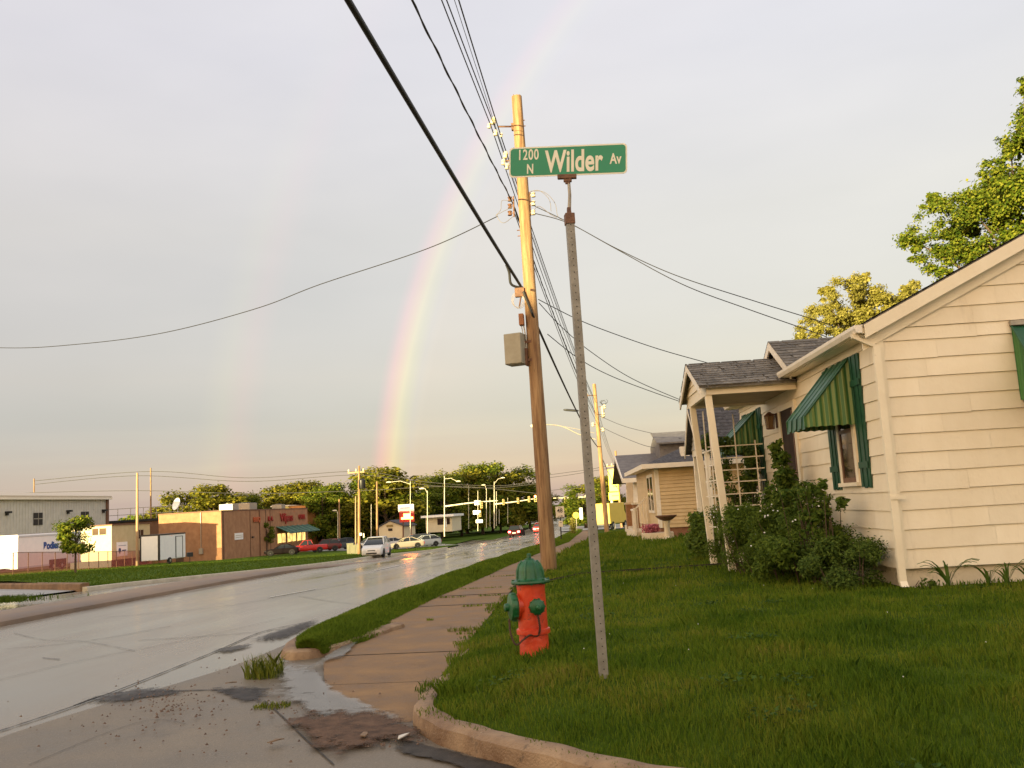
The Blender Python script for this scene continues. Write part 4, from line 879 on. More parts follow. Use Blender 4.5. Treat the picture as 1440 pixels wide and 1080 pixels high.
def window(root, x0, x1, z0, z1, along_x, frame=M['cream_trim'], cas=.10, rail=True, base=-.012):
    Mx = Matrix.Identity(4) if along_x else Matrix(((0, 1, 0, 0), (1, 0, 0, 0), (0, 0, 1, 0), (0, 0, 0, 1)))
    m = MB(); m.M = Mx; d = -.045
    m.box(x0-cas, x0, d, .02, z0-.02, z1+cas); m.box(x1, x1+cas, d, .02, z0-.02, z1+cas); m.box(x0, x1, d, .02, z1, z1+cas); m.box(x0-cas-.02, x1+cas+.02, d-.035, .02, z0-.07, z0-.02)
    w = m.build('window', frame, root)
    m = MB(); m.M = Mx; m.quad((x0, -.028, z0-.02), (x1, -.028, z0-.02), (x1, -.028, z1), (x0, -.028, z1)); m.build('pane', M['glass'], w)
    m = MB(); m.M = Mx; s = .045
    for a, b_, c, e in ((x0, x0+s, z0-.02, z1), (x1-s, x1, z0-.02, z1), (x0+s, x1-s, z1-s, z1), (x0+s, x1-s, z0-.02, z0+s)): m.box(a, b_, -.040, -.025, c, e)
    if rail: m.box(x0+s, x1-s, -.043, -.025, (z0+z1)/2-.025, (z0+z1)/2+.025)
    m.build('sash', M['wood_in'], w); return w
# ------------------------------------------------------------------ the cream house with green awnings
def house1():
    root = empty('house', P0, HOUSE_ROT, 'cream clapboard house with green awnings and shutters and small gabled porch', 'house'); z = lambda h: h-.33
    W, LN = 7.4, 8.8; ze = z(3.34); slope = .485; zr = ze+slope*W/2; SB = z(.52)
    mb = MB(); mb.box(.05, W-.05, .05, LN-.05, -.5, SB+.01); mb.build('foundation', M['found'], root)
    m = MB(); m.box(.012, W-.012, .012, LN-.012, SB+.012, ze); m.slab([(.012, .012, ze+.002), (W-.012, .012, ze+.002), (W/2, .012, zr-.02)], (0, LN-.024, 0)); core = m.build('wall', M['cream'], root)
    m = MB(); clap(m, 0, W, SB, ze, .222, '-y', seg=1.2, seed=3)
    clap(m, 0, W, ze, zr-.02, .222, '-y', seg=1.4, seed=5, clip=lambda zz: (max(0, (zz-ze)/slope), min(W, W-(zz-ze)/slope)))
    clap(m, 0, LN, SB, ze, .222, '-x', seg=1.2, seed=7); m.build('siding', M['cream'], root)
    m = MB(); m.box(-.03, .055, -.032, -.024, SB, ze); m.box(-.032, -.024, -.024, .055, SB, ze); m.build('corner_board', M['cream_trim'], root)
    # roof
    m = MB(); ov = .16
    A = (-.22, -ov, ze+.09-.22*slope+.02); 
    for sg in (0, 1):
        f = (lambda p: p) if not sg else (lambda p: (W-p[0], p[1], p[2]))
        pts = [f((-.20, -ov, ze+.05-.0*slope)), f((-.20, LN+ov, ze+.05)), f((W/2, LN+ov, zr+.13)), f((W/2, -ov, zr+.13))]
        m.slab(pts if not sg else pts[::-1], (0, 0, -.04))
    roof = m.build('roof', M['shingle'], root)
    m = MB(); U = Vector((W/2+.20, 0, zr+.08-ze)); shingles(m, (-.21, -ov-.01, ze+.052), (0, 1, 0), U, LN+2*ov+.02, seed=2, e=.145); m.build('shingles', M['shingle'], roof)
    # rake boards, frieze under the rake, soffit, gutter
    m = MB()
    for sg in (0, 1):
        f = (lambda x: x) if not sg else (lambda x: W-x)
        for y0, y1, d0, d1 in ((-ov-.012, -ov+.015, .03, -.13), (-.05, -.022, -.12, -.26)):
            P = [(f(-.19), y0, ze+.03+d0-.02), (f(W/2), y0, zr+.11+d0-.02), (f(W/2), y0, zr+.11+d1-.02), (f(-.19), y0, ze+.03+d1-.02)]
            m.slab(P, (0, y1-y0, 0))
        P = [(f(-.19), -ov+.016, ze+.02-.11), (f(W/2), -ov+.016, zr+.10-.11), (f(W/2), -.005, zr+.10-.11), (f(-.19), -.005, ze+.02-.11)]; m.slab(P, (0, 0, .015))
    m.box(-.20, -.02, -ov+.02, LN+ov, ze-.055, ze-.035); m.box(-.215, -.19, -ov+.016, LN+ov, ze-.06, ze+.05); m.build('rake_board', M['cream_trim'], root)
    for y0, y1 in ((-ov-.02, 3.86), (6.25, LN+ov)):
        m = MB(); m.loft([[(-.222, y, ze+.04), (-.31, y, ze+.04), (-.31, y, ze+.0), (-.285, y, ze-.05), (-.222, y, ze-.055)] for y in (y0, y1)]); m.build('gutter', M['white_trim'], root)
    m = MB(); m.loft([[(x0_, y0_, zz) for x0_, y0_ in ((cx-.04, cy-.03), (cx+.04, cy-.03), (cx+.04, cy+.03), (cx-.04, cy+.03))] for cx, cy, zz in ((-.29, -.08, ze-.05), (-.28, -.08, ze-.10), (-.05, -.075, ze-.22), (-.045, -.075, SB+.3), (-.045, -.075, .06), (-.045, -.12, .0))]); m.box(-.09, .09, -.115, -.105, z(1.32), z(1.36)); m.build('downspout', M['cream_trim'], root)
    # window with awning and shutters on the street wall
    window(root, 1.22, 1.80, z(1.57), z(2.9), False); shutter(root, .68, 1.03, z(1.47), z(3.17), False); shutter(root, 1.95, 2.33, z(1.46), z(3.15), False)
    awning(root, 1.06, 2.02, z(3.17), z(2.27), .66, False, M['awn_side'])
    window(root, 7.25, 7.9, z(1.57), z(2.9), False); shutter(root, 6.66, 7.0, z(1.47), z(3.1), False); shutter(root, 8.1, 8.45, z(1.46), z(3.1), False)
    awning(root, 7.03, 8.1, z(3.08), z(2.24), .70, False, M['awn_side'])
    # gable window awning, mostly outside the picture
    window(root, 1.78, 2.9, z(1.6), z(2.95), True); aw = awning(root, 1.57, 3.1, z(3.27), z(2.36), .60, True, M['awn_side2'])
    m = MB(); m.box(1.54, 3.14, -.06, -.02, z(3.275), z(3.33)); m.build('awning_rail', M['galv'], aw)
    # front door
    m = MB(); m.box(-.05, .02, 4.02, 4.16, z(.55), z(2.95)); m.box(-.05, .02, 5.06, 5.2, z(.55), z(2.95)); m.box(-.05, .02, 4.16, 5.06, z(2.85), z(2.95)); df = m.build('door_frame', M['cream_trim'], root)
    m = MB(); m.box(-.03, .0, 4.16, 5.06, z(.55), z(2.85)); d = m.build('door', mat('dark_storm_door', (.028, .016, .012), (.05, .03, .02), scale=6, rough=.7, spec=.2), root)
    m = MB(); m.box(-.046, -.03, 4.24, 4.98, z(1.72), z(1.80)); m.box(-.046, -.03, 4.22, 4.27, z(.6), z(2.8)); m.build('door_rail', M['wood_in'], d); m = MB(); m.lathe([(.02, 0), (.03, .03), (.01, .05)], 10, (-.03, 4.28, z(1.55)), (-1, 0, 0)); m.build('handle', M['galv'], d)
    # porch lantern
    m = MB(); c = (-.14, 5.42, z(2.62)); m.box(-.03, -.02, 5.36, 5.48, z(2.6), z(2.86)); m.tube([(-.03, 5.42, z(2.84)), (-.14, 5.42, z(2.86))], .012, 6); m.lathe([(.02, .27), (.10, .2), (.095, .195)], 6, c); m.lathe([(.06, -.04), (.075, -.03), (.075, -.015)], 6, c)
    for k in range(6): a = k*math.pi/3; m.tube([(c[0]+.065*math.cos(a), c[1]+.065*math.sin(a), c[2]-.03), (c[0]+.09*math.cos(a), c[1]+.09*math.sin(a), c[2]+.2)], .007, 5)
    la = m.build('lantern', M['rust'], root); m = MB(); m.lathe([(.055, -.02), (.08, .19)], 6, c); m.build('lantern_glass', mat('amber_glass', (.25, .16, .08), rough=.1), la)
    # gable over the door
    pz = z(4.03); hw = 1.14; cy = 4.95; ez = z(3.44)
    m = MB(); xb = (pz-ze)/slope+.1
    for sg in (-1, 1):
        P = [(-.14, cy+sg*(hw+.12), ez-.04), (-.14, cy, pz+.04), (xb, cy, pz+.04), (.12, cy+sg*(hw+.12), ez-.04)]; m.slab(P if sg < 0 else P[::-1], (0, 0, -.045))
    g = m.build('dormer_roof', M['shingle'], root)
    m = MB()
    for sg in (-1, 1):
        U = Vector((0, -sg*(hw+.12), pz+.08-ez)); ln = xb+.14
        shingles(m, (-.15, cy+sg*(hw+.12), ez-.035), (1, 0, 0), U, ln, seed=9, e=.13, clip=lambda d, S=U.length: (0, .3+(ln-.3)*min(1, d/S)))
    m.build('shingles', M['shingle'], g)
    m = MB(); m.slab([(-.02, cy-hw, ez), (-.02, cy+hw, ez), (-.02, cy, pz-.02)], (.05, 0, 0)); m.slab([(-.03, cy-hw+.25, ez+.02), (-.03, cy+hw-.25, ez+.02), (-.03, cy, pz-.15)], (.012, 0, 0)); m.build('dormer_face', M['cream_trim'], g)
    m = MB()
    for sg in (-1, 1): m.slab([(-.15, cy+sg*(hw+.12), ez-.05), (-.15, cy, pz+.03), (-.15, cy, pz-.11), (-.15, cy+sg*(hw+.12), ez-.19)], (.03*1, 0, 0))
    m.build('dormer_rake', M['white_trim'], g)
    # gabled porch: beams, roof, posts, gable face
    y0, y1 = 3.86, 6.22; cy = 5.04; D = 1.46; eb, et = z(3.10), z(3.28); pz = z(3.78)
    m = MB(); m.box(-D, -.02, y0, y0+.06, eb, et); m.box(-D, -.02, y1-.06, y1, eb, et); m.box(-D, -D+.06, y0+.062, y1-.062, eb, et-.002); bm = m.build('porch_beam', M['cream_trim'], root)
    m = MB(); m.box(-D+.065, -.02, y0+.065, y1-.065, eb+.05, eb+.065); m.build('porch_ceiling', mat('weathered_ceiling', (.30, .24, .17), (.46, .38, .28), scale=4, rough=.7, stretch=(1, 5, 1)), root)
    m = MB()
    for sg in (-1, 1):
        e = cy+sg*(y1-y0)/2+sg*.10; P = [(-D-.12, e, et-.04), (-D-.12, cy, pz), (-.02, cy, pz), (-.02, e, et-.04)]; m.slab(P if sg < 0 else P[::-1], (0, 0, -.04))
    pr = m.build('porch_roof', M['shingle'], root)
    m = MB()
    for sg in (-1, 1):
        e = cy+sg*(y1-y0)/2+sg*.11; U = Vector((0, cy-e, pz+.005-(et-.04))); shingles(m, (-D-.13, e, et-.037), (1, 0, 0), U, D+.11, seed=12, e=.135, tab=.28)
    m.build('shingles', M['shingle'], pr)
    m = MB(); m.slab([(-D+.0, y0+.03, et), (-D+.0, y1-.03, et), (-D, cy, pz-.07)], (.04, 0, 0)); gf = m.build('porch_gable', M['cream'], root)
    m = MB(); h0 = pz-.07-et
    for k in range(3):
        za = et+h0*k/3.2; zb_ = za+h0/3.2; wa = (y1-y0)/2*(1-(za-et)/h0)-.05; wb = (y1-y0)/2*(1-(zb_-et)/h0)-.05; m.add([(-D-.022, cy-wa, za), (-D-.022, cy+wa, za), (-D-.004, cy+wb, zb_), (-D-.004, cy-wb, zb_), (-D, cy-wa, za), (-D, cy+wa, za)], [(3, 2, 1, 0), (0, 1, 5, 4)])
    m.build('gable_boards', M['cream'], gf)
    m = MB()
    for sg in (-1, 1): e = cy+sg*((y1-y0)/2+.1); m.slab([(-D-.125, e, et-.05), (-D-.125, cy, pz-.01), (-D-.125, cy, pz-.13), (-D-.125, e, et-.17)], (.025, 0, 0))
    m.build('porch_rake', M['white_trim'], pr)
    for py in (y0+.08, y1-.42):
        m = MB(); m.loft([[(-D+.04+dx+a*w, py+b*w, zz) for a, b in ((-1, -1), (1, -1), (1, 1), (-1, 1))] for zz, w, dx in ((-.12, .056, .15), (eb, .052, 0))]); m.build('porch_post', M['cream_trim'], root, bevel=.006)
    m = MB(); m.box(-.85, -.06, y0+.3, y1-.1, -.2, z(.42)); m.build('porch_floor', M['found'], root)
    # lattice trellis, at the far side of the porch and between the front posts
    m = MB(); yt = y1-.10
    for k in range(3): x = -D+.45+.36*k; m.box(x-.011, x+.011, yt-.012, yt, z(.7), z(2.95) if k == 1 else z(2.45))
    for k in range(7): zz = z(1.05+.22*k); m.box(-D+.3, -D+1.3, yt-.022, yt-.013, zz-.010, zz+.010)
    m.build('trellis', M['white_trim'], root)
    m = MB(); xt = -D+.12
    for k in range(2): yy = y0+.75+.55*k; m.box(xt-.009, xt+.009, yy-.01, yy+.01, z(.6), z(2.95))
    for k in range(6): zz = z(.95+.26*k); m.box(xt+.01, xt+.02, y0+.5, y1-.6, zz-.009, zz+.009)
    m.build('trellis', M['white_trim'], root)
    return root
house1()
# ------------------------------------------------------------------ shrubs and plants by the house
def leaves(name, P, Nn, S, m, parent=None, aspect=.55, seed=0):
    """Many small leaf faces: P centres, Nn rough outward directions, S sizes."""
    r = np.random.RandomState(seed); P = np.asarray(P, float); n = len(P); Nn = np.asarray(Nn, float)+r.normal(0, .55, (n, 3)); Nn /= np.linalg.norm(Nn, axis=1)[:, None]+1e-9
    t = r.normal(0, 1, (n, 3)); u = np.cross(Nn, t); u /= np.linalg.norm(u, axis=1)[:, None]+1e-9; v = np.cross(Nn, u); S = np.asarray(S)[:, None]
    V = np.stack([P-u*S, P+v*S*aspect+Nn*S*.15, P+u*S, P-v*S*aspect+Nn*S*.15], 1)
    return fast_mesh(name, V.reshape(-1, 3), np.arange(n*4).reshape(n, 4), m, parent)
def cloud(clumps, n, seed, shell=.55, loose=.12):
    r = np.random.RandomState(seed); C = np.array([c[:3] for c in clumps], float); Rr = np.array([c[3:6] if len(c) > 4 else (c[3],)*3 for c in clumps], float)
    w = (Rr.prod(1))**(2/3); i = r.choice(len(C), n, p=w/w.sum()); d = r.normal(0, 1, (n, 3)); d /= np.linalg.norm(d, axis=1)[:, None]
    q = (shell+(1-shell)*r.rand(n))[:, None]**.8; return C[i]+d*Rr[i]*q*(1+loose*r.normal(0, 1, (n, 1))), d
def hl(x, y, z): c, s = math.cos(HOUSE_ROT), math.sin(HOUSE_ROT); return Vector((P0.x+x*c-y*s, P0.y+x*s+y*c, z))
def plant(name, loc, clumps, n, s, m, label, cat, seed, stems=6, group=None, aspect=.55, shell=.5):
    root = empty(name, loc, HOUSE_ROT, label, cat, group); P, d = cloud(clumps, n, seed, shell, .28); r = np.random.RandomState(seed)
    leaves('foliage', P, d*.6+np.array([-.2, -.35, .7]), s*(.6+.8*r.rand(n)), m, root, aspect, seed)
    mb = MB(); rr = random.Random(seed)
    for k in range(stems):
        c = clumps[k % len(clumps)]; e = Vector(c[:3])+Vector((rr.uniform(-.1, .1), rr.uniform(-.1, .1), c[3]*.5)); b = Vector((e.x*.6, e.y*.8, -.05)); mb.tube([b, b.lerp(e, .5)+Vector((rr.uniform(-.06, .06), rr.uniform(-.06, .06), 0)), e], [.010, .008, .003], 5)
    mb.build('stems', M['bark'], root); return root
rr_ = random.Random(77)
def mound(x0, x1, y0, y1, h, r, n, seed):
    q = random.Random(seed); return [(q.uniform(x0, x1), q.uniform(y0, y1), q.uniform(.25, 1)*h*.75, r*q.uniform(.7, 1.2)) for k in range(n)]
# the big mass in front of the porch and street wall
def rc(n, x0, x1, y0, y1, zf_, r0, r1): return [(rr_.uniform(x0, x1), (y := rr_.uniform(y0, y1)), rr_.uniform(.12, 1)*zf_(y), rr_.uniform(r0, r1)) for k in range(n)]
plant('flowering_shrub', hl(-.95, 3.4, .33), rc(64, -.55, .55, -.95, 1.15, lambda y: 1.05-.10*abs(y), .08, .19), 23000, .030, M['shrub'], 'large dark green shrub with small white flowers before the porch', 'shrub', 31, 18, aspect=.3)
plant('flowering_shrub', hl(-.72, 1.85, .33), rc(46, -.6, .45, -.9, .75, lambda y: .78+.24*y, .08, .18), 16000, .027, M['shrub'], 'broad dark shrub below the near awning beside the downspout corner', 'shrub', 32, 12, aspect=.35)
plant('leafy_bush', hl(-.45, .72, .33), rc(34, -.5, .32, -.72, .6, lambda y: .50+.12*y, .07, .15), 9500, .024, M['shrub2'], 'low dark leafy plants against the wall next to the downspout', 'bush', 33, 8, aspect=.4)
plant('leafy_bush', hl(-1.0, 7.6, .42), rc(20, -.32, .25, -.5, .5, lambda y: .7, .12, .22), 9000, .034, M['shrub'], 'rounded dark green bush left of the porch posts', 'bush', 34, 8)
plant('climbing_vine', hl(-.35, 3.35, .33), [(rr_.gauss(-.02, .12)*(1-k/90)-k*.002, rr_.gauss(.05, .22)*(1-k/80)+k*.004, .45+k*.025+rr_.gauss(0, .05), .13*rr_.uniform(.6, 1.2)*(1-k/110)) for k in range(58)], 4600, .034, M['vine'], 'tall leafy vine climbing the wall between window and door', 'vine', 35, 9)
plant('rose_bush', hl(-.5, 1.25, .33), [(-.1+rr_.gauss(0, .16), rr_.gauss(0, .20), .60+.62*rr_.random(), .06) for k in range(40)], 1500, .036, M['vine'], 'loose leggy plant with scattered leaves in front of the cream wall under the window', 'bush', 36, 30, aspect=.6)
plant('leafy_bush', hl(-.55, 2.6, .33), rc(30, -.3, .25, -.4, .5, lambda y: 1.25+.3*y, .08, .15), 4600, .032, M['vine'], 'mid height leafy plant at the foot of the wall vine', 'bush', 41, 14)
plant('climbing_vine', hl(-.16, 7.0, .36), [(rr_.uniform(-.15, 0), rr_.uniform(-.3, .25), .4+k*.075, .12) for k in range(22)], 2400, .040, M['shrub2'], 'dark vine growing over the far shutter under the far awning', 'vine', 37, 8)
plant('climbing_vine', hl(-.75, 6.3, .40), [(rr_.uniform(-.55, .55), rr_.uniform(-.1, .4), [.4][0]+rr_.random()*1.7, .11+.07*rr_.random()) for k in range(18)], 2200, .042, M['shrub2'], 'leafy climber behind the white lattice of the porch', 'vine', 38, 9)
wf = np.random.RandomState(4); n = 70
P = np.array([hl(-1.0+wf.normal(0, .4), 2.9+wf.normal(0, .9), .70+wf.rand()*.62) for k in range(n)]); 
tag(leaves('white_blossom', P, np.tile([-.3, -1, .5], (n, 1)), np.full(n, .014), mat('white_petal', (.7, .7, .66), rough=.6), None, .8, 3), 'tiny white blossoms scattered over the dark shrub', 'flowers', kind='stuff')
M['lily'] = leafmat('lily_leaves', [(.05, .11, .015), (.09, .17, .025), (.14, .21, .04)], trans=.3)
def daylily(px, py, n, h, label, seed, spread=.32):
    b = on(px, py, lawn_z); mb = MB(); r = random.Random(seed)
    for k in range(n):
        a = r.uniform(-.4, 3.6); L = h*r.uniform(.6, 1.1); d = Vector((math.cos(a)*1.0, -.25*abs(math.sin(a)), 0)); w = .014; P = []
        for i in range(7):
            t = i/6; P.append(d*(L*.75*t**1.3)+Vector((r.uniform(-.004, .004), 0, L*(1.15*t-.55*t*t*t))))
        s = Vector((-d.y, d.x, 0)).normalized()
        if s.length < .1: s = Vector((0, 1, 0))
        s = (s+Vector((.4, .5, 0))).normalized()
        rings = [[p+s*w*(1-(i/6)**2+.05), p+Vector((0, 0, -.003)), p-s*w*(1-(i/6)**2+.05), p+Vector((0, 0, .003))] for i, p in enumerate(P)]; mb.loft(rings)
    o = mb.build('daylily', M['lily']); o.location = b; o['label'] = label; o['category'] = 'plant'; o['group'] = 'strap leaf plants at the foundation'; return o
daylily(1335, 826, 18, .46, 'fullest strap leaf clump at the gable foundation', 1); daylily(1392, 822, 8, .34, 'sparse strap leaf plant in the middle of the gable foundation', 2); daylily(1418, 824, 9, .42, 'upright strap leaf plant just right of the sparse one', 3); daylily(1450, 822, 6, .4, 'few long leaves at the frame edge along the foundation', 4)
b = on(1300, 826, lawn_z); plant('small_weed', b, [(0, 0, .05, .06), (.1, 0, .04, .05)], 120, .02, M['vine'], 'small weed at the foot of the downspout', 'weed', 51, 3)
# ------------------------------------------------------------------ second house: tan siding behind a grey gabled porch
def house2():
    e = at(975, 745, 33.0); g = float(lawn_z(e.x, e.y)); root = empty('house', (e.x, 33.0, g), HOUSE_ROT, 'tan lap sided house with dark roof behind the grey gabled porch', 'house'); z = lambda h: h-g
    tan = mat('tan_lap_siding', (.56, .40, .20), (.64, .47, .25), scale=2, rough=.55, island=.05)
    x0 = -1.15; W = 8; LN = 8.6; ze = 2.62-g+.0; 
    m = MB(); m.box(x0+.02, x0+W, .02, LN, .35, ze); m.build('wall', tan, root); m = MB(); m.box(x0+.05, x0+W, .05, LN-.05, -.6, .35); m.build('foundation', mat('brick_base', (.25, .11, .06), (.33, .16, .09), scale=9, rough=.9), root)
    m = MB(); clap(m, x0, x0+W, .35, ze, .125, '-y', seed=2, seg=9, prow=.03); m2 = MB(); m2.M = Matrix.Translation((x0, 0, 0)); clap(m2, 0, LN, .35, ze, .105, '-x', seed=4, seg=3, prow=.014); m.add(m2.v, m2.f); m.build('siding', tan, root)
    m = MB(); m.box(x0-.03, x0+.10, -.03, -.0, .35, ze); m.box(x0-.03, x0-.0, 0, .12, .35, ze); m.build('corner_board', M['white_trim'], root)
    m2 = MB(); ov = .45
    A = [(x0-ov, -ov, ze+.02), (x0+W+ov, -ov, ze+.02), (x0+W+ov, LN+ov, ze+.02), (x0-ov, LN+ov, ze+.02)]; r0, r1 = (x0+W/2, 3.2, ze+1.75), (x0+W/2, LN-3.2, ze+1.75)
    m2.add(A+[r0, r1], [(0, 1, 4), (1, 2, 5, 4), (2, 3, 5), (3, 0, 4, 5), (3, 2, 1, 0)]); m2.build('roof', M['dk_shingle'], root)
    m = MB(); m.box(x0-ov-.03, x0+W+ov, -ov-.05, -ov-.012, ze-.10, ze+.06); m.box(x0-ov-.05, x0-ov-.012, -ov-.012, LN+ov, ze-.10, ze+.06); m.build('gutter', M['white_trim'], root)
    m = MB(); m.box(x0-ov+.012, x0+W, -ov+.0, .0, ze-.06, ze-.04); m.box(x0-ov+.012, x0-.03, .02, LN+ov, ze-.06, ze-.04); m.build('soffit', M['white_trim'], root)
    m = MB(); m.box(x0+.95, x0+1.25, .1, .4, ze+.2, ze+.62); m.build('roof_vent', M['white_trim'], root)
    w = MB(); w.M = Matrix.Translation((x0, 0, 0)); 
    sub = empty('x', (0, 0, 0)); bpy.data.objects.remove(sub)
    for ya in (1.0, 2.2):
        m = MB(); m.box(x0-.05, x0-.016, ya-.12, ya+.95, .55+.3, ze-.25); wi = m.build('window', M['white_trim'], root); m = MB(); m.box(x0-.056, x0-.051, ya+.02, ya+.40, .95, ze-.36); m.box(x0-.056, x0-.051, ya+.44, ya+.83, .95, ze-.36); m.build('pane', M['glass'], wi)
    # porch landing and railing at the far front corner
    m = MB(); m.box(x0-.62, x0-.05, 3.5, 8.5, -.6, .12); m.build('porch_floor', M['found'], root)
    m = MB()
    for k in range(6): yy = 3.6+.34*k; m.box(x0-.56, x0-.51, yy, yy+.05, .12, .95)
    m.box(x0-.58, x0-.49, 3.55, 5.6, .93, 1.0)
    for k in range(4): m.box(x0-.50+.12*k, x0-.46+.12*k, 3.50, 3.54, .12, 1.0+.12*k)
    m.slab([(x0-.56, 3.48, .95), (x0-.06, 3.48, 1.42), (x0-.06, 3.48, 1.50), (x0-.56, 3.48, 1.03)], (0, .05, 0)); m.box(x0-.62, x0-.54, 3.44, 3.56, -.3, 1.05); m.build('railing', M['white_trim'], root)
    return root
house2()
def porch2():
    b = at(970, 733, 28.5); g = float(lawn_z(b.x, b.y)); root = empty('gabled_porch', (b.x+.42, 28.5, g), HOUSE_ROT, 'grey sided gabled entry porch on white posts before tan house', 'porch')
    grey = mat('blue_grey_siding', (.38, .36, .34), (.46, .44, .42), scale=3, rough=.6, island=.05); pz = 4.18-g; ez = 3.02-g-.12; hw = 1.30
    m = MB()
    for sg in (-1, 1):
        P = [(-.22, sg*(hw+.2), ez-.06), (-.22, 0, pz), (5.5, 0, pz), (5.5, sg*(hw+.2), ez-.06)]; m.slab(P if sg < 0 else P[::-1], (0, 0, -.05))
    ro = m.build('roof', M['dk_shingle'], root)
    m = MB()
    for sg in (-1, 1): shingles(m, (-.23, sg*(hw+.21), ez-.055), (1, 0, 0), Vector((0, -sg*(hw+.21), pz-ez+.06)), 5.7, seed=3, e=.16, tab=.4)
    m.build('shingles', M['dk_shingle'], ro)
    m = MB(); m.slab([(0, -hw, ez), (0, hw, ez), (0, 0, pz-.08)], (.04, 0, 0)); gb = m.build('gable', grey, root)
    m = MB(); h0 = pz-.08-ez; k = 0; zz = ez
    while zz < pz-.25: wa = hw*(1-(zz-ez)/h0); wb = hw*(1-(zz+.15-ez)/h0); m.add([(-.025, -wa, zz), (-.025, wa, zz), (-.005, wb, zz+.15), (-.005, -wb, zz+.15), (0, -wa, zz), (0, wa, zz)], [(3, 2, 1, 0), (0, 1, 5, 4)]); zz += .15
    m.build('gable_boards', grey, gb)
    m = MB()
    for sg in (-1, 1): m.slab([(-.23, sg*(hw+.2), ez-.07), (-.23, 0, pz-.01), (-.23, 0, pz-.16), (-.23, sg*(hw+.2), ez-.22)], (.03, 0, 0))
    m.build('rake_board', M['white_trim'], ro)
    m = MB(); m.box(0.042, 4, -hw, -hw+.08, ez-.2, ez); m.box(0.042, 4, hw-.08, hw, ez-.2, ez); m.box(0, .04, -hw, hw, ez-.2, ez-.002); m.build('beam', M['white_trim'], root)
    for y in (-hw+.12, hw-.12): m = MB(); m.box(.0, .14, y-.07, y+.07, -.2, ez-.202); m.build('post', M['white_trim'], root, bevel=.01)
    return root
porch2()
def house3():
    b = at(892, 748, 46); g = float(lawn_z(b.x, b.y)); root = empty('house', (b.x+.35, 46, g), HOUSE_ROT, 'far house with big grey roof, dormer and brick porch piers', 'house'); z = lambda h: h-g
    bw = mat('buff_brick', (.50, .30, .12), (.60, .38, .17), scale=6, rough=.85, bump=.2); ze = 2.55-g; zr = ze+1.35; W = 9
    m = MB(); m.box(.9, W, 1.6, 9, -.4, ze); m.build('wall', bw, root)
    m = MB(); A = [(-.75, -.5, ze), (W, -.5, ze), (W, 4.6, zr), (-.75, 4.6, zr)]; m.slab(A, (0, 0, -.12)); m.slab([(-.75, 4.6, zr), (W, 4.6, zr), (W, 9.6, ze), (-.75, 9.6, ze)], (0, 0, -.12)); m.build('roof', M['grey_roof'], root)
    m = MB(); m.slab([(-.78, -.52, ze-.02), (W, -.52, ze-.02), (W, -.52, ze-.24), (-.78, -.52, ze-.24)], (0, -.06, 0)); m.slab([(-.80, -.5, ze-.02), (-.80, 4.6, zr-.0), (-.80, 4.6, zr-.2), (-.80, -.5, ze-.22)], (.05, 0, 0)); m.build('fascia', M['white_trim'], root)
    m = MB(); m.slab([(1.4, 2.0, ze+.7), (1.4, 7.0, ze+.7), (1.4, 7, zr+.4), (1.4, 4.6, zr+.95), (1.4, 2.0, zr+.4)], (2.4, 0, 0)); dm = m.build('dormer', M['grey_roof'], root)
    m = MB(); m.slab([(1.25, 1.6, zr+.3), (1.25, 4.6, zr+1.02), (4.2, 4.6, zr+1.02), (4.2, 1.6, zr+.3)], (0, 0, .08)); m.build('dormer_roof', M['grey_roof'], dm)
    for yy in (.0, 5.5):
        m = MB(); m.box(-.32, .28, yy-.28, yy+.32, -.3, 1.42); pb = m.build('brick_pier', mat('brown_brick', (.26, .13, .06), (.34, .18, .09), scale=9, rough=.9, bump=.3), root); m = MB(); m.box(-.37, .33, yy-.33, yy+.37, 1.42, 1.52); m.build('pier_cap', M['found'], pb)
        m = MB(); m.loft([[(-.02+a*w, yy+.02+b_*w, zz) for a, b_ in ((-1, -1), (1, -1), (1, 1), (-1, 1))] for zz, w in ((1.522, .24), (ze-.125, .19))]); m.build('column', M['white_trim'], root)
    m = MB(); m.box(-.3, 1, .4, 8, -.4, .25); m.build('porch_floor', M['found'], root)
    m = MB(); m.box(.86, .9, 2.2, 3.4, .9, 2.0); w_ = m.build('window', M['white_trim'], root); m = MB(); m.box(.85, .858, 2.3, 3.3, 1.0, 1.9); m.build('pane', M['glass'], w_)
    return root
house3()
# garden things before the tan house
b = at(938, 742, 31.0); b.z = float(lawn_z(b.x, b.y)); root = empty('bird_bath', b, 0, 'dark scalloped bird bath on pale pedestal before the tan house', 'bird bath')
m = MB(); m.lathe([(.17, -.05), (.18, .05), (.10, .12), (.09, .52), (.13, .62)], 14); m.build('pedestal', M['found'], root, smooth=True)
m = MB(); m.lathe([(.08, .62), (.20, .66), (.34, .76), (.35, .80), (.31, .79), (.18, .73), (.05, .71)], 20); m.build('bowl', M['rust'], root, smooth=True)
b = at(921, 745, 31.5); b.z = float(lawn_z(b.x, b.y)); pl_ = MB(); pl_.box(-.45, .60, -.3, .3, -.1, .26); o = pl_.build('planter_box', M['found'], None, bevel=.03); o.location = b; tag(o, 'low cream planter wall beside the bird bath', 'planter')
P, d = cloud([(rr_.uniform(-.38, .05), rr_.uniform(-.2, .2), .40, .15) for k in range(10)], 900, 61); o = leaves('pink_flower', P, d, np.full(len(P), .035), leafmat('pink_petals', [(.35, .07, .10), (.55, .16, .2), (.7, .3, .32)], trans=.3), None, .8, 2); o.location = b; tag(o, 'mound of pink flowers in the cream planter', 'flowers')
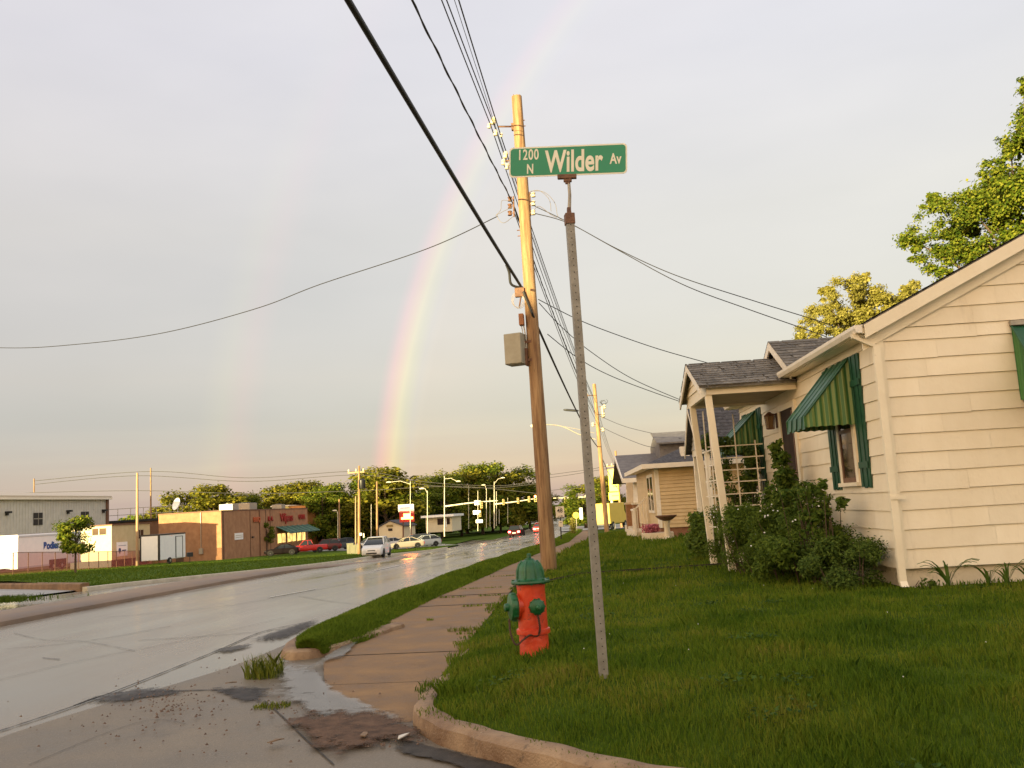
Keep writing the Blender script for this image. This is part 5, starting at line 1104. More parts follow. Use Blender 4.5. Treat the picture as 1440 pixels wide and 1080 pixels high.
b = at(912, 700, 44); b.z = float(lawn_z(b.x, b.y)); plant('leafy_bush', b+Vector((.4, 0, 0)), [(rr_.uniform(-.5, .9), rr_.uniform(-.5, .5), rr_.uniform(.6, 2.0), .4) for k in range(16)], 2600, .08, M['shrub2'], 'dark green bush seen between the brick pier and tan house', 'bush', 62, 5)
# ------------------------------------------------------------------ trees
def make_tree(name, H, R, hb, seed, n, ls, m, nclump=26, crown_shape=1.0, lean=0.0, label=None, group=None, loc=(0, 0, 0), cr=.34):
    root = empty(name, loc, 0, label, 'tree', group); r = random.Random(seed); cl = []
    for k in range(nclump):
        u = r.random(); zz = hb+(H-hb)*(.08+.86*u); w = R*max(.03, 1-abs((zz-(hb+(H-hb)*.45))/((H-hb)*.58))**2.6)**.5*crown_shape; a = r.uniform(0, 6.283); q = w*math.sqrt(r.uniform(.1, 1))
        s = R*cr*r.uniform(.65, 1.25); cl.append((q*math.cos(a)+lean*u, q*math.sin(a), min(zz, H-s*.7), s, s, s*.75))
    P, d = cloud(cl, n, seed, .40, .2); rs_ = np.random.RandomState(seed)
    leaves('crown', P, d*.7+np.array([0, 0, .5]), ls*(.6+.8*rs_.rand(n)), m, root, .6, seed)
    mb = MB(); tr = max(.06, H*.018); top = Vector((lean*.5, 0, H*.75)); mb.tube([Vector((0, 0, -.4)), Vector((0, 0, hb*.6)), Vector((lean*.2, 0, hb+.15*(H-hb))), top], [tr*1.3, tr, tr*.75, tr*.2], 9)
    for c in cl[:14]:
        e = Vector(c[:3]); b = Vector((lean*.1, 0, min(hb+.1*(H-hb)+.25*r.random()*(H-hb), e.z*.9))); mb.tube([b, b.lerp(e, .5)+Vector((0, 0, .06*H*.3)), e], [tr*.5, tr*.3, tr*.08], 6)
    mb.build('trunk', M['bark'], root); return root
# the two trees behind the cream house
def clump_tree(name, pix, Y, base, n, ls, m, seed, label, tr=.2):
    root = empty(name, base, 0, label, 'tree'); r = random.Random(seed); cl = []
    for px, py, rp in pix:
        q = at(px, py, Y+r.uniform(-1.3, 1.3))-Vector(base); s = rp/pxm(Y)
        for k in range(10): h = s*r.uniform(.30, .62); cl.append((q.x+r.gauss(0, .46)*s, q.y+r.gauss(0, .46)*s, q.z+r.gauss(0, .46)*s, h, h, h*.7))
    P, d = cloud(cl, n, seed, .15, .26); rs_ = np.random.RandomState(seed); leaves('crown', P, d*.7+np.array([-.2, -.3, .5]), ls*(.55+.9*rs_.rand(n)), m, root, .6, seed)
    mb = MB(); H = max(c[2] for c in cl); mid = sum((Vector(c[:3]) for c in cl), Vector())/len(cl); fork = Vector((mid.x*.3, 0, H*.35)); mb.tube([Vector((0, 0, -.4)), fork*.6, fork], [tr*1.3, tr, tr*.8], 10)
    for c in cl[::20]:
        e = Vector(c[:3]); mb.tube([fork, fork.lerp(e, .35)+Vector((0, 0, .25)), fork.lerp(e, .7)+Vector((r.uniform(-.2, .2), 0, .15)), e], [tr*.45, tr*.26, tr*.14, .012], 6)
    mb.build('trunk', M['bark'], root); return root
gz = float(lawn_z(8, 23)); bt = at(1500, 700, 23.5)
clump_tree('shade_tree', [(1300, 332, 24), (1330, 300, 28), (1372, 292, 32), (1318, 368, 26), (1362, 352, 36), (1408, 318, 36), (1424, 268, 30), (1402, 240, 18), (1424, 205, 24), (1445, 160, 24), (1447, 122, 18), (1462, 252, 44), (1470, 340, 50), (1495, 180, 55), (1510, 110, 45), (1286, 348, 14), (1398, 395, 26), (1342, 400, 20), (1560, 150, 70), (1560, 260, 80), (1580, 350, 70), (1530, 50, 40), (1620, 220, 60), (1312, 285, 14), (1392, 270, 16), (1350, 325, 24)], 23.5, (bt.x, 23.5, gz), 120000, .066, M['tree'], 3, 'tall dark green shade tree rising behind the gable roof', .24)
bt = at(1212, 640, 29)
clump_tree('yellow_tree', [(1135, 456, 14), (1150, 440, 18), (1168, 420, 20), (1200, 402, 18), (1180, 455, 24), (1224, 412, 20), (1250, 432, 20), (1272, 412, 12), (1286, 405, 9), (1215, 450, 26), (1148, 472, 16), (1240, 458, 22), (1190, 485, 26), (1225, 490, 26), (1265, 440, 18), (1160, 408, 9), (1212, 390, 9)], 29, (bt.x, 29, .15), 42000, .052, M['tree_yel'], 8, 'pale yellow tree behind the porch roof of the cream house', .13)
# background tree line, each tree its own
protos = [('tree', 14, 4.6, 1.3, 11, 9000, .25, 'tree'), ('tree', 13, 4.2, 1.2, 12, 9000, .24, 'tree_gold'), ('tree', 15, 4.0, 1.4, 13, 9000, .24, 'tree'), ('tree', 12, 4.8, 1.0, 14, 9000, .25, 'tree_gold')]
TREES = [(232, 713, 26, 185, 1, 'low bright tree behind the grey metal building'), (265, 694, 30, 178, 3, 'left shoulder tree above the brick shop roof'), (300, 684, 34, 176, 1, 'broad round olive tree over the middle of the brick shop'), (338, 700, 24, 182, 0, 'dark small tree right of the broad round tree over the brick shop'), (368, 696, 24, 190, 3, 'mid height tree over the shop lettering'), (395, 684, 26, 180, 1, 'golden tree above the yellow parapet'), (425, 679, 28, 176, 1, 'golden tree just right of the brick shop'), (452, 686, 26, 170, 0, 'dark green tree behind the red parked truck'), (478, 690, 26, 172, 2, 'dark tree directly left of the tallest street pole'), (505, 676, 30, 176, 0, 'tree behind the tall bare street pole'), (540, 660, 40, 172, 1, 'tallest golden tree at the foot of the rainbow'), (566, 682, 30, 178, 0, 'tree behind the red lit sign'), (592, 689, 26, 190, 2, 'darker tree right of the red lit sign'), (618, 671, 28, 196, 0, 'tree above the flat roofed white shop'), (645, 664, 30, 205, 3, 'tree above the tall signal mast'), (674, 655, 30, 210, 0, 'highest green tree near the traffic signals'), (700, 668, 28, 214, 3, 'tree behind the bright lamp mast'), (716, 658, 34, 220, 2, 'rounded tree above the two departing cars'), (742, 680, 24, 226, 1, 'lower tree hidden partly by the near utility pole'), (690, 690, 30, 232, 3, 'dark low tree behind the signal heads'), (820, 682, 24, 150, 2, 'green tree between sign post and the near pole'), (846, 672, 24, 158, 1, 'yellow green tree behind the yellow shop sign'), (806, 702, 14, 260, 0, 'small far tree at the end of the road'), (772, 712, 16, 330, 0, 'distant tree right of the near pole foot'), (528, 704, 40, 186, 2, 'dark low tree behind the cream cottage'), (416, 706, 34, 188, 2, 'dark low tree beside the shop awning'), (600, 712, 36, 200, 2, 'dark low tree between cottage and white shop'), (655, 706, 34, 224, 0, 'dark low tree behind the brown shed')]
made = {}
for px, py, hw, Y, k, lb in TREES:
    t = at(px, py, Y); g = float(terr(t.x, Y)) if px < 770 else float(prof(Y)); p = protos[k]
    if k not in made:
        o = make_tree('tree', p[1], p[2], p[3], p[4], p[5], p[6], M[p[7]], 46); made[k] = o
    else: o = copy_tree(made[k])
    Hh = (t.z-g)*1.05; s = Hh/p[1]; w = hw/pxm(Y)/p[2]*1.42
    o.location = (t.x, Y, g); o.scale = (w, w, s); o.rotation_euler = (0, 0, random.Random(px).uniform(0, 6.28)); tag(o, lb, 'tree', 'trees beyond the street')
bx = [(x, y) for x in range(-150, 40, 9) for y in (262,)]
def far_wood():
    r = np.random.RandomState(9); n = 46000; x = r.uniform(-210, 120, n); base = (10.5+2.0*np.sin(x*.13)+1.6*np.sin(x*.31+1))*(.45+.55*ss(-205, -150, x))*(1-.45*ss(-70, -20, x)); z = -3.4+base*r.rand(n)**.6; y = 292+.18*np.abs(x+40)+r.uniform(-5, 5, n)
    d = np.stack([r.normal(0, .5, n), -np.ones(n), r.rand(n)], -1); ok = ~((x > -46) & (x < -18))
    return tag(leaves('far_wood', np.stack([x, y, z], -1)[ok], d[ok], .3+.4*r.rand(ok.sum()), M['tree'], None, .7, 4), 'distant band of dark woods closing the view behind the trees', 'woods', kind='stuff')
far_wood()
# young street trees on the left
def young(px, py, pt, R, lb, seed, Hs=1.0):
    b = on(px, py, bank_z); t = at(px-2, pt, b.y); H = t.z-b.z; make_tree('young_tree', H, R, H*.34, seed, 3200, .10, M['tree'], 20, .92, label=lb, loc=b, group='young trees on the grass bank', cr=.36)
young(106, 806, 723, 1.25, 'young tree in front of the white trailer', 41); young(376, 781, 733, 1.35, 'young tree beside the dark sedan and brick shop wall', 42)
# ------------------------------------------------------------------ left side: buildings, trailers, fence
def box_part(name, m, parent, *a, bevel=0): mb = MB(); mb.box(*a); return mb.build(name, m, parent, bevel=bevel)
def brick_shop():
    c = on(312, 785, bank_z); Y0_ = 115.0; X = at(312, 783, Y0_).x; g = float(terr(X, Y0_)); root = empty('brick_shop', (X, Y0_, g), 0, 'flat roofed tan brick shop with dark green awning and red wall lettering', 'shop')
    H = at(312, 719, Y0_).z-g; W = 8.6; LN = 32
    m = MB(); m.box(-W, 0, 0, LN, -1.5, H); m.build('wall', M['brick_o'], root)
    m = MB(); m.box(-W-.06, .06, -.06, LN+.06, H+.003, H+.16); m.build('parapet_cap', M['rust'], root)
    m = MB()
    for k in (9.0, 14.5, 16.2): m.box(.002, .05, k, k+.12, -.5, H)
    m.build('wall_seam', mat('dark_seam', (.12, .06, .035), rough=.8), root)
    # green shed awning with pale ribs over lit shop windows
    y0, y1, zt, zb = 18.5, 31.5, H*.60, H*.44
    m = MB(); m.slab([(.05, y0, zt), (.05, y1, zt), (2.2, y1, zb), (2.2, y0, zb)], (0, 0, -.10)); aw = m.build('awning', mat('dark_green_canvas', (.012, .055, .038), (.02, .08, .055), scale=2, rough=.7), root)
    m = MB()
    for k in range(7): yy = y0+(y1-y0)*k/6; m.tube([(.05, yy, zt+.03), (2.22, yy, zb+.03)], .07, 5)
    m.build('awning_ribs', mat('awning_rib', (.10, .22, .17), rough=.6), aw)
    for a, b in ((19, 22), (23.0, 26.4), (27.2, 30.6)):
        m = MB(); m.box(.003, .06, a, b, H*.20, H*.43); w = m.build('window', mat('lit_shop_window', (.80, .52, .14), (.25, .16, .06), scale=.9, rough=.3, emit=0), root)
        pb = w.data.materials[0].node_tree.nodes['Principled BSDF']; rp = [n_ for n_ in w.data.materials[0].node_tree.nodes if n_.type == 'VALTORGB'][0]; w.data.materials[0].node_tree.links.new(rp.outputs[0], pb.inputs['Emission Color']); pb.inputs['Emission Strength'].default_value = .9
        m = MB(); m.box(.061, .10, a+(b-a)/2-.08, a+(b-a)/2+.08, H*.2, H*.43); m.box(.061, .1, a, b, H*.20, H*.215); m.build('mullion', M['black'], w)
    redm = mat('red_letters', (.30, .012, .012), rough=.4)
    rot = (R_(90), 0, R_(90))
    text('lettering', 'Viljens', 1.75, redm, root, (.12, 22.6, H*.80), rot, 1.15, .06, .02); text('lettering', 'GRILL', .95, redm, root, (.12, 29.2, H*.80), rot, 1.2, .06, .03)
    text('lettering', 'BBQ', .95, mat('orange_letters', (.42, .08, .02), rough=.5), root, (.12, 11.2, H*.79), rot, 1.3, .06, .02); text('lettering', 'K A', .95, redm, root, (.12, 16.2, H*.79), rot, 1.2, .06, .02)
    m = MB(); m.box(.003, .10, 3.9, 6.5, H*.39, H*.53); s = m.build('wall_sign', M['white'], root)
    m = MB(); m.box(.101, .12, 4.1, 6.3, H*.475, H*.485); m.box(.101, .12, 4.1, 6.3, H*.435, H*.445); m.build('sign_lines', M['galv'], s)
    m = MB(); m.box(.003, .25, 9.5, 9.9, H*.40, H*.43); m.build('wall_lamp', M['black'], root)
    for (x, y, w_, h_) in ((-3, 9, 1.0, .9), (-5.5, 20, 1.4, 1.1), (-2.5, 26, .8, .7)):
        m = MB(); m.box(x-w_, x+w_, y-w_, y+w_, H+.17, H+.17+h_); ru = m.build('roof_unit', M['galv'], root, bevel=.04); m = MB(); m.lathe([(w_*.6, 0), (w_*.6, .12), (w_*.5, .14)], 14, (x, y, H+.172+h_)); m.build('fan_housing', M['black'], ru)
    for y in (.4, 12.2): m = MB(); m.box(.003, .12, y, y+.14, -.4, H); m.build('downpipe', M['rust'], root)
    m = MB(); m.box(-6.2, -5.2, -.12, -.003, -.1, 2.1); m.build('side_door', mat('brown_steel_door', (.10, .055, .03), rough=.6), root)
    m = MB(); m.box(-3.0, -2.5, -.25, -.003, 1.0, 1.7); m.tube([(-2.75, -.12, 1.7), (-2.75, -.12, H)], .05, 6); m.build('meter_box', M['galv'], root)
    return root, H
bs, bH = brick_shop()
o = MB(); o.lathe([(.03, 0), (.03, .9)], 6, (0, 0, 0)); o.lathe([(.02, 0), (.35, .08), (.58, .22), (.62, .3), (.56, .28), (.3, .14), (.05, .1)], 14, (.1, 0, .9), (-.5, -.8, .3)); dish = o.build('satellite_dish', M['white'], None, smooth=True); dish.location = (at(250, 722, 122).x, 122, bs.location.z+bH+.1); dish.scale = (1.4,)*3; tag(dish, 'white satellite dish on the corner of the brick shop roof', 'dish')
o = MB(); o.lathe([(.04, -1.4), (.04, .1), (.4, .12), (.4, .6), (.04, .62)], 4); b = on(267, 792, bank_z); ob = o.build('utility_box', M['black'], None); ob.location = b+Vector((0, 0, .6)); tag(ob, 'small black meter box on a stake before the brick wall', 'utility box')
def grey_building():
    X, Y0_ = -80.0, 84.0; g = float(terr(X, Y0_)); root = empty('metal_building', (X, Y0_, g), 0, 'large grey ribbed metal building with tan lower band and two windows', 'building'); LN = X/ratio(151, 700)-Y0_; H0 = at(0, 700, 116).z-g; H1 = at(150, 705, 139).z-g; H = (H0+H1)/2
    gm = mat('grey_metal_siding', (.50, .475, .43), (.58, .55, .49), scale=1, rough=.5); m = MB(); m.box(-22, 0, 0, LN, -1, H); m.build('wall', gm, root)
    m = MB()
    for k in range(int(LN/.6)): m.box(.002, .05, k*.6, k*.6+.12, H*.45, H-.02)
    m.build('rib', gm, root)
    m = MB(); m.box(.003, .09, 0, LN, -1, H*.43); m.build('lower_band', mat('tan_band', (.30, .21, .12), (.36, .26, .15), scale=1, rough=.7), root)
    m = MB(); m.box(.0, .14, -.1, LN+.1, H*.432, H*.452); m.box(.052, .2, LN-.5, LN+.12, -1, H); m.build('trim', M['rust'], root)
    m = MB(); m.slab([(.5, -.4, H+.02), (.5, LN+.4, H+.02), (-11, LN+.4, H+1.2), (-11, -.4, H+1.2)], (0, 0, .25)); m.slab([(-11, -.4, H+1.2), (-11, LN+.4, H+1.2), (-22.5, LN+.4, H), (-22.5, -.4, H)], (0, 0, .25)); ro = m.build('roof', mat('pale_metal_roof', (.50, .42, .32), (.56, .48, .37), scale=2, rough=.6), root)
    m = MB(); m.box(.3, .6, -.4, LN+.4, H-.25, H+.02); m.build('gutter', M['white_trim'], ro)
    for px in (53, 119):
        q = px; Yp = None
        yy = X/ratio(q, 720)-Y0_; m = MB(); m.box(.055, .10, yy-.95, yy+.95, H*.58, H*.77); w = m.build('window', M['dark'], root); m = MB(); m.box(.101, .13, yy-.04, yy+.04, H*.58, H*.77); m.box(.101, .13, yy-.95, yy+.95, H*.67, H*.685); m.build('mullion', M['galv'], w)
    for px in (8, 94, 144):
        yy = X/ratio(px, 715)-Y0_; m = MB(); m.box(.06, .75, yy-.25, yy+.25, H*.77, H*.80); m.box(.06, .35, yy-.15, yy+.15, H*.74, H*.77); m.build('wall_lamp', M['black'], root)
    return root
grey_building()
def flat_annex():
    Y = 140; a = at(151, 736, Y); b = at(228, 733, Y); root = empty('annex', (a.x, Y, -3.6), 0, 'low dark roofed annex between grey metal building and brick shop', 'building'); h = a.z+3.6; m = MB(); m.box(-3, b.x-a.x+6, 0, 8, -.5, h); m.build('wall', M['rust'], root); m = MB(); m.box(-3.3, b.x-a.x+6.3, -.3, 8.3, h+.003, h+.35); m.build('roof', M['black'], root)
    m = MB()
    for k in range(7): m.tube([(-1+k*2.2, 1, h+.3), (-1+k*2.2, 1, h+2.2)], .05, 5)
    for zz in (1.2, 2.2): m.tube([(-1, 1, h+zz), (-1+13.2, 1, h+zz)], .05, 5)
    m.build('roof_railing', M['galv'], root)
flat_annex()
# trailers
def wheels_row(root, x, ys, r=.38):
    for y in ys:
        m = MB(); m.lathe([(r*.55, -.13), (r*.97, -.12), (r, -.08), (r, .08), (r*.97, .12), (r*.55, .13)], 18, (x, y, r), (1, 0, 0)); w = m.build('wheel', M['tyre'], root, smooth=True); m = MB(); m.lathe([(r*.56, -.125), (r*.56, .125), (.06, .14)], 12, (x, y, r), (1, 0, 0)); m.build('rim', M['rim'], w)
def white_trailer():
    X = -57.2; y0 = X/ratio(25, 785); y1 = X/ratio(114, 785); g = float(bank_z(np.array(X), np.array(y0+3)))+.05; root = empty('cargo_trailer', (X, y0, g), 0, 'long white enclosed trailer with blue lettering and tandem wheels', 'trailer'); LN = y1-y0; zb, zt = .55, at(60, 750, y0+3).z-g
    m = MB(); m.box(-2.6, 0, 0, LN, zb, zt); m.build('body', M['white'], root, bevel=.08); m = MB(); m.box(-2.62, .03, -.03, LN+.03, zt-.28, zt-.12); m.box(-2.62, .03, -.03, LN+.03, zb-.06, zb+.10); m.build('trim', mat('trailer_trim', (.55, .56, .58), rough=.4), root)
    m = MB(); m.box(.004, .06, LN*.47, LN*.74, zb-.25, zb+.5); m.build('wheel_arch', M['dark'], root); wheels_row(root, .02, (LN*.52, LN*.66), .40)
    blue = mat('blue_lettering', (.012, .06, .26), rough=.5); text('lettering', 'Bodier  Elec', .90, blue, root, (.012, LN*.60, zb+(zt-zb)*.60), (R_(90), 0, R_(90)), 1.0, .008, .055)
    m = MB(); m.box(-1.4, -1.2, -.9, 0, .45, .6); m.tube([(-1.3, -.9, .02), (-1.3, -.9, .6)], .05, 6); m.build('hitch', M['black'], root)
    return root
white_trailer()
def tan_trailer():
    X = -60.5; y0 = X/ratio(157, 770); y1 = X/ratio(211, 770); g = float(bank_z(np.array(X), np.array(y0)))+.0; root = empty('office_trailer', (X, y0, g), 0, 'tan site office trailer with white company sign and dark windows', 'trailer'); LN = y1-y0; zb, zt = .8, at(157, 739, y0).z-g; tm = mat('tan_trailer_skin', (.50, .40, .22), (.56, .46, .27), scale=1.5, rough=.5); W = 5.2
    m = MB(); m.box(-W, 0, 0, LN, zb, zt); m.build('body', tm, root); m = MB(); m.slab([(-W-.15, -.15, zt+.003), (.15, -.15, zt+.003), (.15, LN+.15, zt+.003), (-W-.15, LN+.15, zt+.003)], (0, 0, .16)); m.build('roof', M['rust'], root)
    m = MB(); m.box(-W, -.1, .1, LN-.1, -.1, zb); m.build('skirt', M['dark'], root)
    for a, b, c, d_ in ((-W+.1, -3.3, zb+1.2, zb+2.3), (-2.4, -.7, zt-1.0, zt-.25)): m = MB(); m.box(a, b, -.04, -.003, c, d_); w = m.build('window', M['glass'], root); m = MB(); m.box((a+b)/2-.04, (a+b)/2+.04, -.07, -.041, c, d_); m.build('mullion', M['galv'], w)
    m = MB(); m.box(.003, .05, 5.4, 7.0, zt-1.75, zt-.7); w = m.build('window', M['glass'], root); m = MB(); m.box(.051, .08, 6.15, 6.25, zt-1.75, zt-.7); m.build('mullion', M['galv'], w)
    m = MB(); m.box(.003, .06, 1.0, 3.3, zb+.35, zb+2.0); s = m.build('company_sign', M['white'], root); m = MB(); m.lathe([(.28, 0), (.28, .01)], 16, (.065, 1.6, zb+1.05), (1, 0, 0)); m.box(.061, .075, 1.52, 1.68, zb+.65, zb+.95); m.box(.061, .075, 2.1, 3.0, zb+.95, zb+1.08); m.box(.061, .07, 1.3, 3.0, zb+1.55, zb+1.6); m.build('sign_emblem', mat('navy_print', (.02, .05, .16), rough=.5), s)
    wheels_row(root, -.3, (LN*.62,), .42); return root
tan_trailer()
def small_trailer():
    X = -52.0; y0 = X/ratio(224, 770); y1 = X/ratio(261, 770); g = float(bank_z(np.array(X), np.array(y0))); root = empty('cargo_trailer', (X, y0, g), 0, 'short white cargo trailer with open dark end beside brick wall', 'trailer'); LN = y1-y0; zb, zt = .5, at(240, 751, y0).z-g
    m = MB(); m.box(-2.2, 0, 0, LN, zb, zt); m.build('body', M['white'], root, bevel=.06); m = MB(); m.box(-2.22, .02, -.02, LN+.02, zt-.10, zt+.06); m.box(-.16, .03, -.03, .14, zb, zt-.1); m.box(-2.25, -2.1, -.03, .1, zb, zt-.1); m.build('trim', M['black'], root)
    m = MB(); m.box(.003, .03, LN*.62, LN*.86, zb+.1, zt-.35); d = m.build('side_door', M['white'], root); m = MB()
    for a, b, c, e in ((LN*.60, LN*.62, zb+.08, zt-.3), (LN*.86, LN*.88, zb+.08, zt-.3), (LN*.62, LN*.86, zt-.35, zt-.3)): m.box(.003, .05, a, b, c, e)
    m.build('door_seal', M['black'], d); wheels_row(root, .02, (LN*.36,), .36); return root
small_trailer()
def mesh_fence():
    a = on(-30, 812, bank_z); b = on(232, 791, bank_z); n = 18; root = empty('mesh_fence', a, 0, 'chain link fence with sheer red netting before the trailers', 'fence'); H = 1.75; L = b-a
    pts = [a.lerp(b, k/n) for k in range(n+1)]; pts = [Vector((p.x, p.y, float(bank_z(np.array(p.x), np.array(p.y)))))-a for p in pts]
    for p in pts: m = MB(); m.tube([p+Vector((0, 0, -.3)), p+Vector((0, 0, H))], .04, 6); m.build('post', M['rust'], root)
    m = MB(); m.tube([p+Vector((0, 0, H)) for p in pts], .03, 6); m.build('top_rail', M['rust'], root)
    nm = bpy.data.materials.new('sheer_red_netting'); nm.use_nodes = True; nt = nm.node_tree; p_ = nt.nodes['Principled BSDF']; p_.inputs['Base Color'].default_value = (.58, .12, .08, 1); p_.inputs['Roughness'].default_value = .8; tr = nt.nodes.new('ShaderNodeBsdfTransparent'); mx = nt.nodes.new('ShaderNodeMixShader'); mx.inputs[0].default_value = .5; nt.links.new(tr.outputs[0], mx.inputs[1]); nt.links.new(p_.outputs[0], mx.inputs[2]); nt.links.new(mx.outputs[0], nt.nodes['Material Output'].inputs[0])
    m = MB()
    for p, q in zip(pts[:-1], pts[1:]): m.quad(p+Vector((0, -.05, .02)), q+Vector((0, -.05, .02)), q+Vector((0, -.05, H-.03)), p+Vector((0, -.05, H-.03)))
    m.build('netting', nm, root)
mesh_fence()
b = on(148, 797, bank_z, .0); o = MB(); o.box(-.3, .3, -.25, .25, -.2, 1.75); ob = o.build('storage_locker', mat('faded_red_steel', (.34, .025, .02), (.4, .05, .04), scale=3, rough=.6), None, bevel=.03); ob.location = b+Vector((-1.2, 4, 0)); tag(ob, 'red steel locker behind the netting fence beside the tan trailer', 'locker')
b = on(196, 794, bank_z); o = MB(); o.box(-1.2, 1.2, -.9, .9, -.2, .95); o.box(-1.25, 1.25, -.95, .95, .953, 1.03); ob = o.build('wooden_crate', mat('pale_plywood', (.36, .26, .12), (.44, .33, .17), scale=3, rough=.8), None); ob.location = b; tag(ob, 'low plywood crate in front of the tan office trailer', 'crate')
# timber edging of the driveway
o = MB(); r = random.Random(2)
pts = [(-20.75, 33.1), (-22.5, 34.55), (-25, 36.7), (-29, 40.05), (-35, 45.2), (-45, 53.7), (-59, 65.6)]
rings = [[Vector((x, y, float(terr(x, y))+v))+Vector((u*.65, u*.75, 0)) for u, v in ((-.18, -.3), (-.18, .22+r.uniform(-.02, .02)), (-.13, .27), (.15, .28), (.15, -.3))] for x, y in pts]; o.loft(rings)
tag(o.build('retaining_edge', mat('brown_timber', (.11, .06, .028), (.22, .13, .065), scale=2, rough=.85, bump=.5)), 'low brown timber edging wall between driveway and grass bank', 'edging wall')
gp = on(-10, 852, terr); P = np.random.RandomState(3); n = 2600; xs_ = gp.x-.6+P.normal(0, .9, n); ys_ = gp.y+P.normal(0, .35, n); tag(blades('grass_island', xs_, ys_, terr(xs_, ys_)+.1, np.full(n, .02), .12+.1*P.rand(n), M['far_grass'], 8), 'small grass island at the driveway mouth', 'grass', kind='stuff')
# ------------------------------------------------------------------ cottage, white shop, shed and other far buildings
def cottage():
    Y = 150; a = at(533, 752, Y); b = at(568, 750, Y); t = at(549, 733, Y); g = a.z; root = empty('cottage', a, 0, 'small cream gable fronted cottage under the red lit sign', 'building'); W = b.x-a.x; H = at(533, 742, Y).z-g; T = t.z-g
    cm = mat('pale_cream_wall', (.60, .50, .32), (.66, .56, .37), scale=1, rough=.7); m = MB(); m.box(0, W, 0, 8, -.8, H); m.slab([(0, 0, H), (W, 0, H), (W*.45, 0, T)], (0, 8, 0)); m.build('wall', cm, root)
    m = MB(); m.slab([(-.3, -.3, H-.05), (W*.45, -.3, T+.05), (W*.45, 8.3, T+.05), (-.3, 8.3, H-.05)], (0, 0, .14)); m.slab([(W*.45, -.3, T+.05), (W+.3, -.3, H-.05), (W+.3, 8.3, H-.05), (W*.45, 8.3, T+.05)], (0, 0, .14)); m.build('roof', M['dk_shingle'], root)
    m = MB(); m.box(W*.32, W*.58, -.1, -.003, H*1.02, H*1.32); m.build('gable_sign', mat('brown_sign', (.16, .10, .03), (.3, .22, .07), scale=2), root); m = MB(); m.box(W*.38, W*.55, -.08, -.003, H*.45, H*.8); m.build('window', M['glass'], root)
cottage()
def white_shop():
    Y = 168; a = at(599, 743, Y); b = at(636, 742, Y); g = a.z; root = empty('white_shop', a, 0, 'flat roofed white shop with dark glazed front on the far grass', 'building'); W = b.x-a.x; H = at(620, 727, Y).z-g; m = MB(); m.box(0, W, 0, 9, -.8, H); m.build('wall', mat('white_stucco', (.62, .55, .40), (.68, .6, .44), scale=1, rough=.7), root)
    m = MB(); m.box(-.6, W+.6, -1.2, 9, H+.003, H+.4); m.build('roof', M['white'], root); m = MB(); m.box(W*.45, W*.92, -.06, -.003, .5, H*.86); m.build('window', M['glass'], root); m = MB(); m.box(W*.75, W*.8, -.1, -.061, 0, H*.86); m.build('door_frame', M['white'], root)
white_shop()
def shed():
    Y = 205; a = at(651, 737, Y); b = at(676, 736, Y); root = empty('shed', a, 0, 'plain orange brown shed before the trees at the junction', 'building'); W = b.x-a.x; H = at(660, 727, Y).z-a.z; m = MB(); m.box(0, W, 0, 6, -.8, H); m.build('wall', mat('ochre_wall', (.34, .17, .05), (.42, .22, .07), scale=1, rough=.8), root); m = MB(); m.box(-.3, W+.3, -.3, 6.3, H+.003, H+.3); m.build('roof', M['rust'], root); m = MB(); m.box(W*.4, W*.55, -.06, -.003, 0, H*.6); m.build('door', M['dark'], root)
shed()
def parapet_building():
    Y = 165; a = at(383, 740, Y); b = at(430, 738, Y); root = empty('yellow_building', (a.x, Y, -3.8), 0, 'yellow and orange parapet of building rising behind brick shop roof', 'building'); W = b.x-a.x; H = at(400, 712, Y).z+3.8; m = MB(); m.box(0, W*.5, 0, 9, -.3, H); m.build('wall', mat('yellow_wall', (.62, .52, .16), (.66, .56, .2), scale=1, rough=.7), root); m = MB(); m.box(W*.5+.01, W, .3, 9, -.3, H*.99); m.build('side_wing', mat('orange_wall', (.5, .2, .05), (.55, .24, .08), scale=1, rough=.8), root)
    m = MB(); m.box(-.2, W*.5+.2, -.2, 9.2, H+.003, H+.2); m.build('roof_cap', M['white_trim'], root)
parapet_building()
